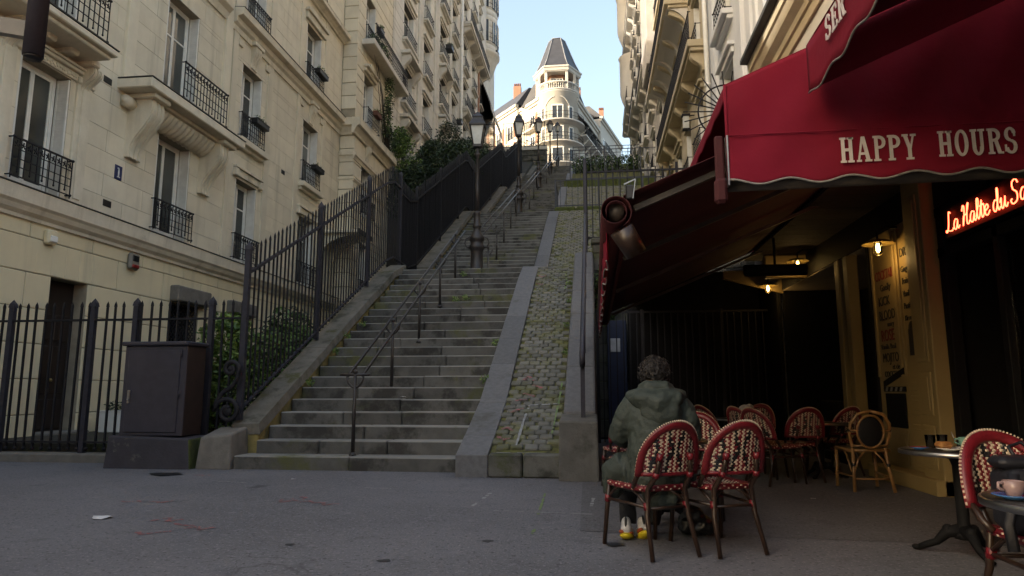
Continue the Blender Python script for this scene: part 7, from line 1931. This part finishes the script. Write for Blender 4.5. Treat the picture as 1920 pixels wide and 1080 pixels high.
SQ = ('left one of the upper left pair', 'right one of the upper left pair', 'left one of three below the handrail', 'middle one of three below the handrail', 'right one of three below the handrail', 'top of the cluster right of the paper scrap', 'second of the cluster right of the paper scrap', 'rightmost of the cluster right of the paper scrap', 'lowest of the cluster right of the paper scrap', 'short one above the three below the handrail', 'just before the cabinet plinth')
for k, (x, y, s) in enumerate(((-4.42, 6.3, .22), (-4.15, 6.32, .2), (-2.95, 6.5, .2), (-2.7, 6.42, .22), (-2.48, 6.38, .18), (-3.5, 5.45, .22), (-3.25, 5.25, .22), (-3.05, 5.2, .2), (-3.3, 4.95, .24), (-2.9, 6.65, .12), (-4.9, 8.3, .2))):
    r = random.Random(50 + k)
    ribbon([(x - s / 2, y + r.uniform(-.08, .08)), (x - s / 6, y + r.uniform(-.12, .12)), (x + s / 5, y + r.uniform(-.12, .12)), (x + s / 2, y + r.uniform(-.08, .08))], 0.03, zg, SPRAYR, 'spray_mark', 'faded red squiggle on the asphalt, ' + SQ[k], 'red squiggles on the asphalt', jit=.3, seed=60 + k)
for k, (x, y) in enumerate(((-2.5, 7.45), (-2.3, 7.42), (-4.3, 7.75), (-4.1, 7.7))):
    ribbon([(x - .1, y), (x, y + .03), (x + .1, y - .02)], 0.02, zg, SPRAYW, 'spray_mark', 'faint white chalk scribble on the asphalt, ' + ('below the right half of the steps, left one', 'below the right half of the steps, right one', 'below the stair foot stone, left one', 'below the stair foot stone, right one')[k], 'white scribbles on the asphalt', seed=80 + k)
zr_ = lambda y: rz(y) + 0.026
G2_ = 'spray marks on the cobbled ramp'
ribbon([(-1.0, 8.8), (-0.98, 9.6), (-0.95, 10.1)], 0.03, zr_, SPRAYW, 'spray_mark', 'long white line up the left of the cobbled ramp', G2_, seed=91)
ribbon([(-0.95, 10.1), (-0.52, 10.15)], 0.03, zr_, SPRAYW, 'spray_mark', 'white line across the cobbled ramp', G2_, seed=92)
ribbon([(-0.57, 9.1), (-0.55, 9.6), (-0.53, 10.2), (-0.51, 10.9)], 0.025, zr_, SPRAYG, 'spray_mark', 'lime green line up the right of the cobbled ramp', G2_, seed=93)
ribbon([(-0.62, 14.9), (-0.58, 15.4), (-0.63, 15.9)], 0.035, zr_, SPRAYG, 'spray_mark', 'lime green mark near the top of the cobbled ramp', G2_, seed=94)
ORD = ('first', 'second', 'third', 'fourth', 'fifth', 'sixth', 'seventh', 'eighth', 'ninth')
for k, (x, y) in enumerate(((-1.2, 9.0), (-1.18, 9.3), (-1.12, 9.9), (-1.1, 10.3), (-1.0, 10.5), (-0.9, 10.8), (-1.05, 11.0), (-1.2, 15.3), (-1.18, 15.8))):
    r = random.Random(70 + k)
    ribbon([(x - .08, y + r.uniform(-.08, .08)), (x, y + r.uniform(-.1, .1)), (x + .09, y + r.uniform(-.08, .08))], 0.04, zr_, SPRAYR, 'spray_mark', 'red squiggle on the cobbled ramp, ' + ORD[k] + ' counted up from the street', 'red squiggles on the cobbles', jit=.3, seed=100 + k)
ribbon([(-1.31, 8.60), (-0.45, 8.62)], 0.05, lambda y: 0.292, SPRAYW, 'spray_mark', 'white line along the front stones of the cobbled ramp', G2_, seed=95)
# litter
def litter(x, y, s, mat, lab, seed, cat='litter', z=0.004, flat=0.2):
    r = random.Random(seed); m = MB(); n = 10
    vs = [(x + s * math.cos(2 * math.pi * k / n) * r.uniform(.6, 1.2), y + s * 0.8 * math.sin(2 * math.pi * k / n) * r.uniform(.6, 1.2), z + r.uniform(0, s * flat)) for k in range(n)] + [(x, y, z + s * flat)]
    m.add(vs, [(k, (k + 1) % n, n) for k in range(n)]); o = m.build('litter', mat, fix=False); tag(o, lab, cat, 'litter on the asphalt')
ASPH_DK = surf('old_gum', (0.06, 0.058, 0.06), None, 20.0, 0.9)
litter(-4.08, 5.46, 0.09, PAPER, 'crumpled white paper scrap on the asphalt at the left', 1)
litter(-5.40, 8.30, 0.2, DARKP, 'flat dark rag on the asphalt before the cabinet', 2, flat=.12)
litter(-3.6, 8.05, 0.035, PAPER, 'tiny white scrap on the asphalt below the steps', 3)
litter(-1.32, 4.34, 0.05, ASPH_DK, 'dark flattened gum spot at the lower middle of the asphalt', 4, flat=.02)
litter(-0.77, 4.97, 0.045, ASPH_DK, 'dark flattened spot right of the middle of the asphalt', 5, flat=.02)
litter(-2.1, 4.7, 0.04, ASPH_DK, 'dark flattened spot left of the middle of the asphalt', 6, flat=.02)
litter(0.12, 4.95, 0.08, DARKP, 'dark leaf scrap beside the front leg of the person chair', 7, z=0.009, flat=.05)
litter(-3.0, 10.6, 0.06, PAPER, 'white scrap lying on a lower step', 8, z=nose(10.6) - 0.06)
litter(2.1, 7.2, 0.03, PAPER, 'tiny pale crumb on the terrace floor', 9, z=0.009)
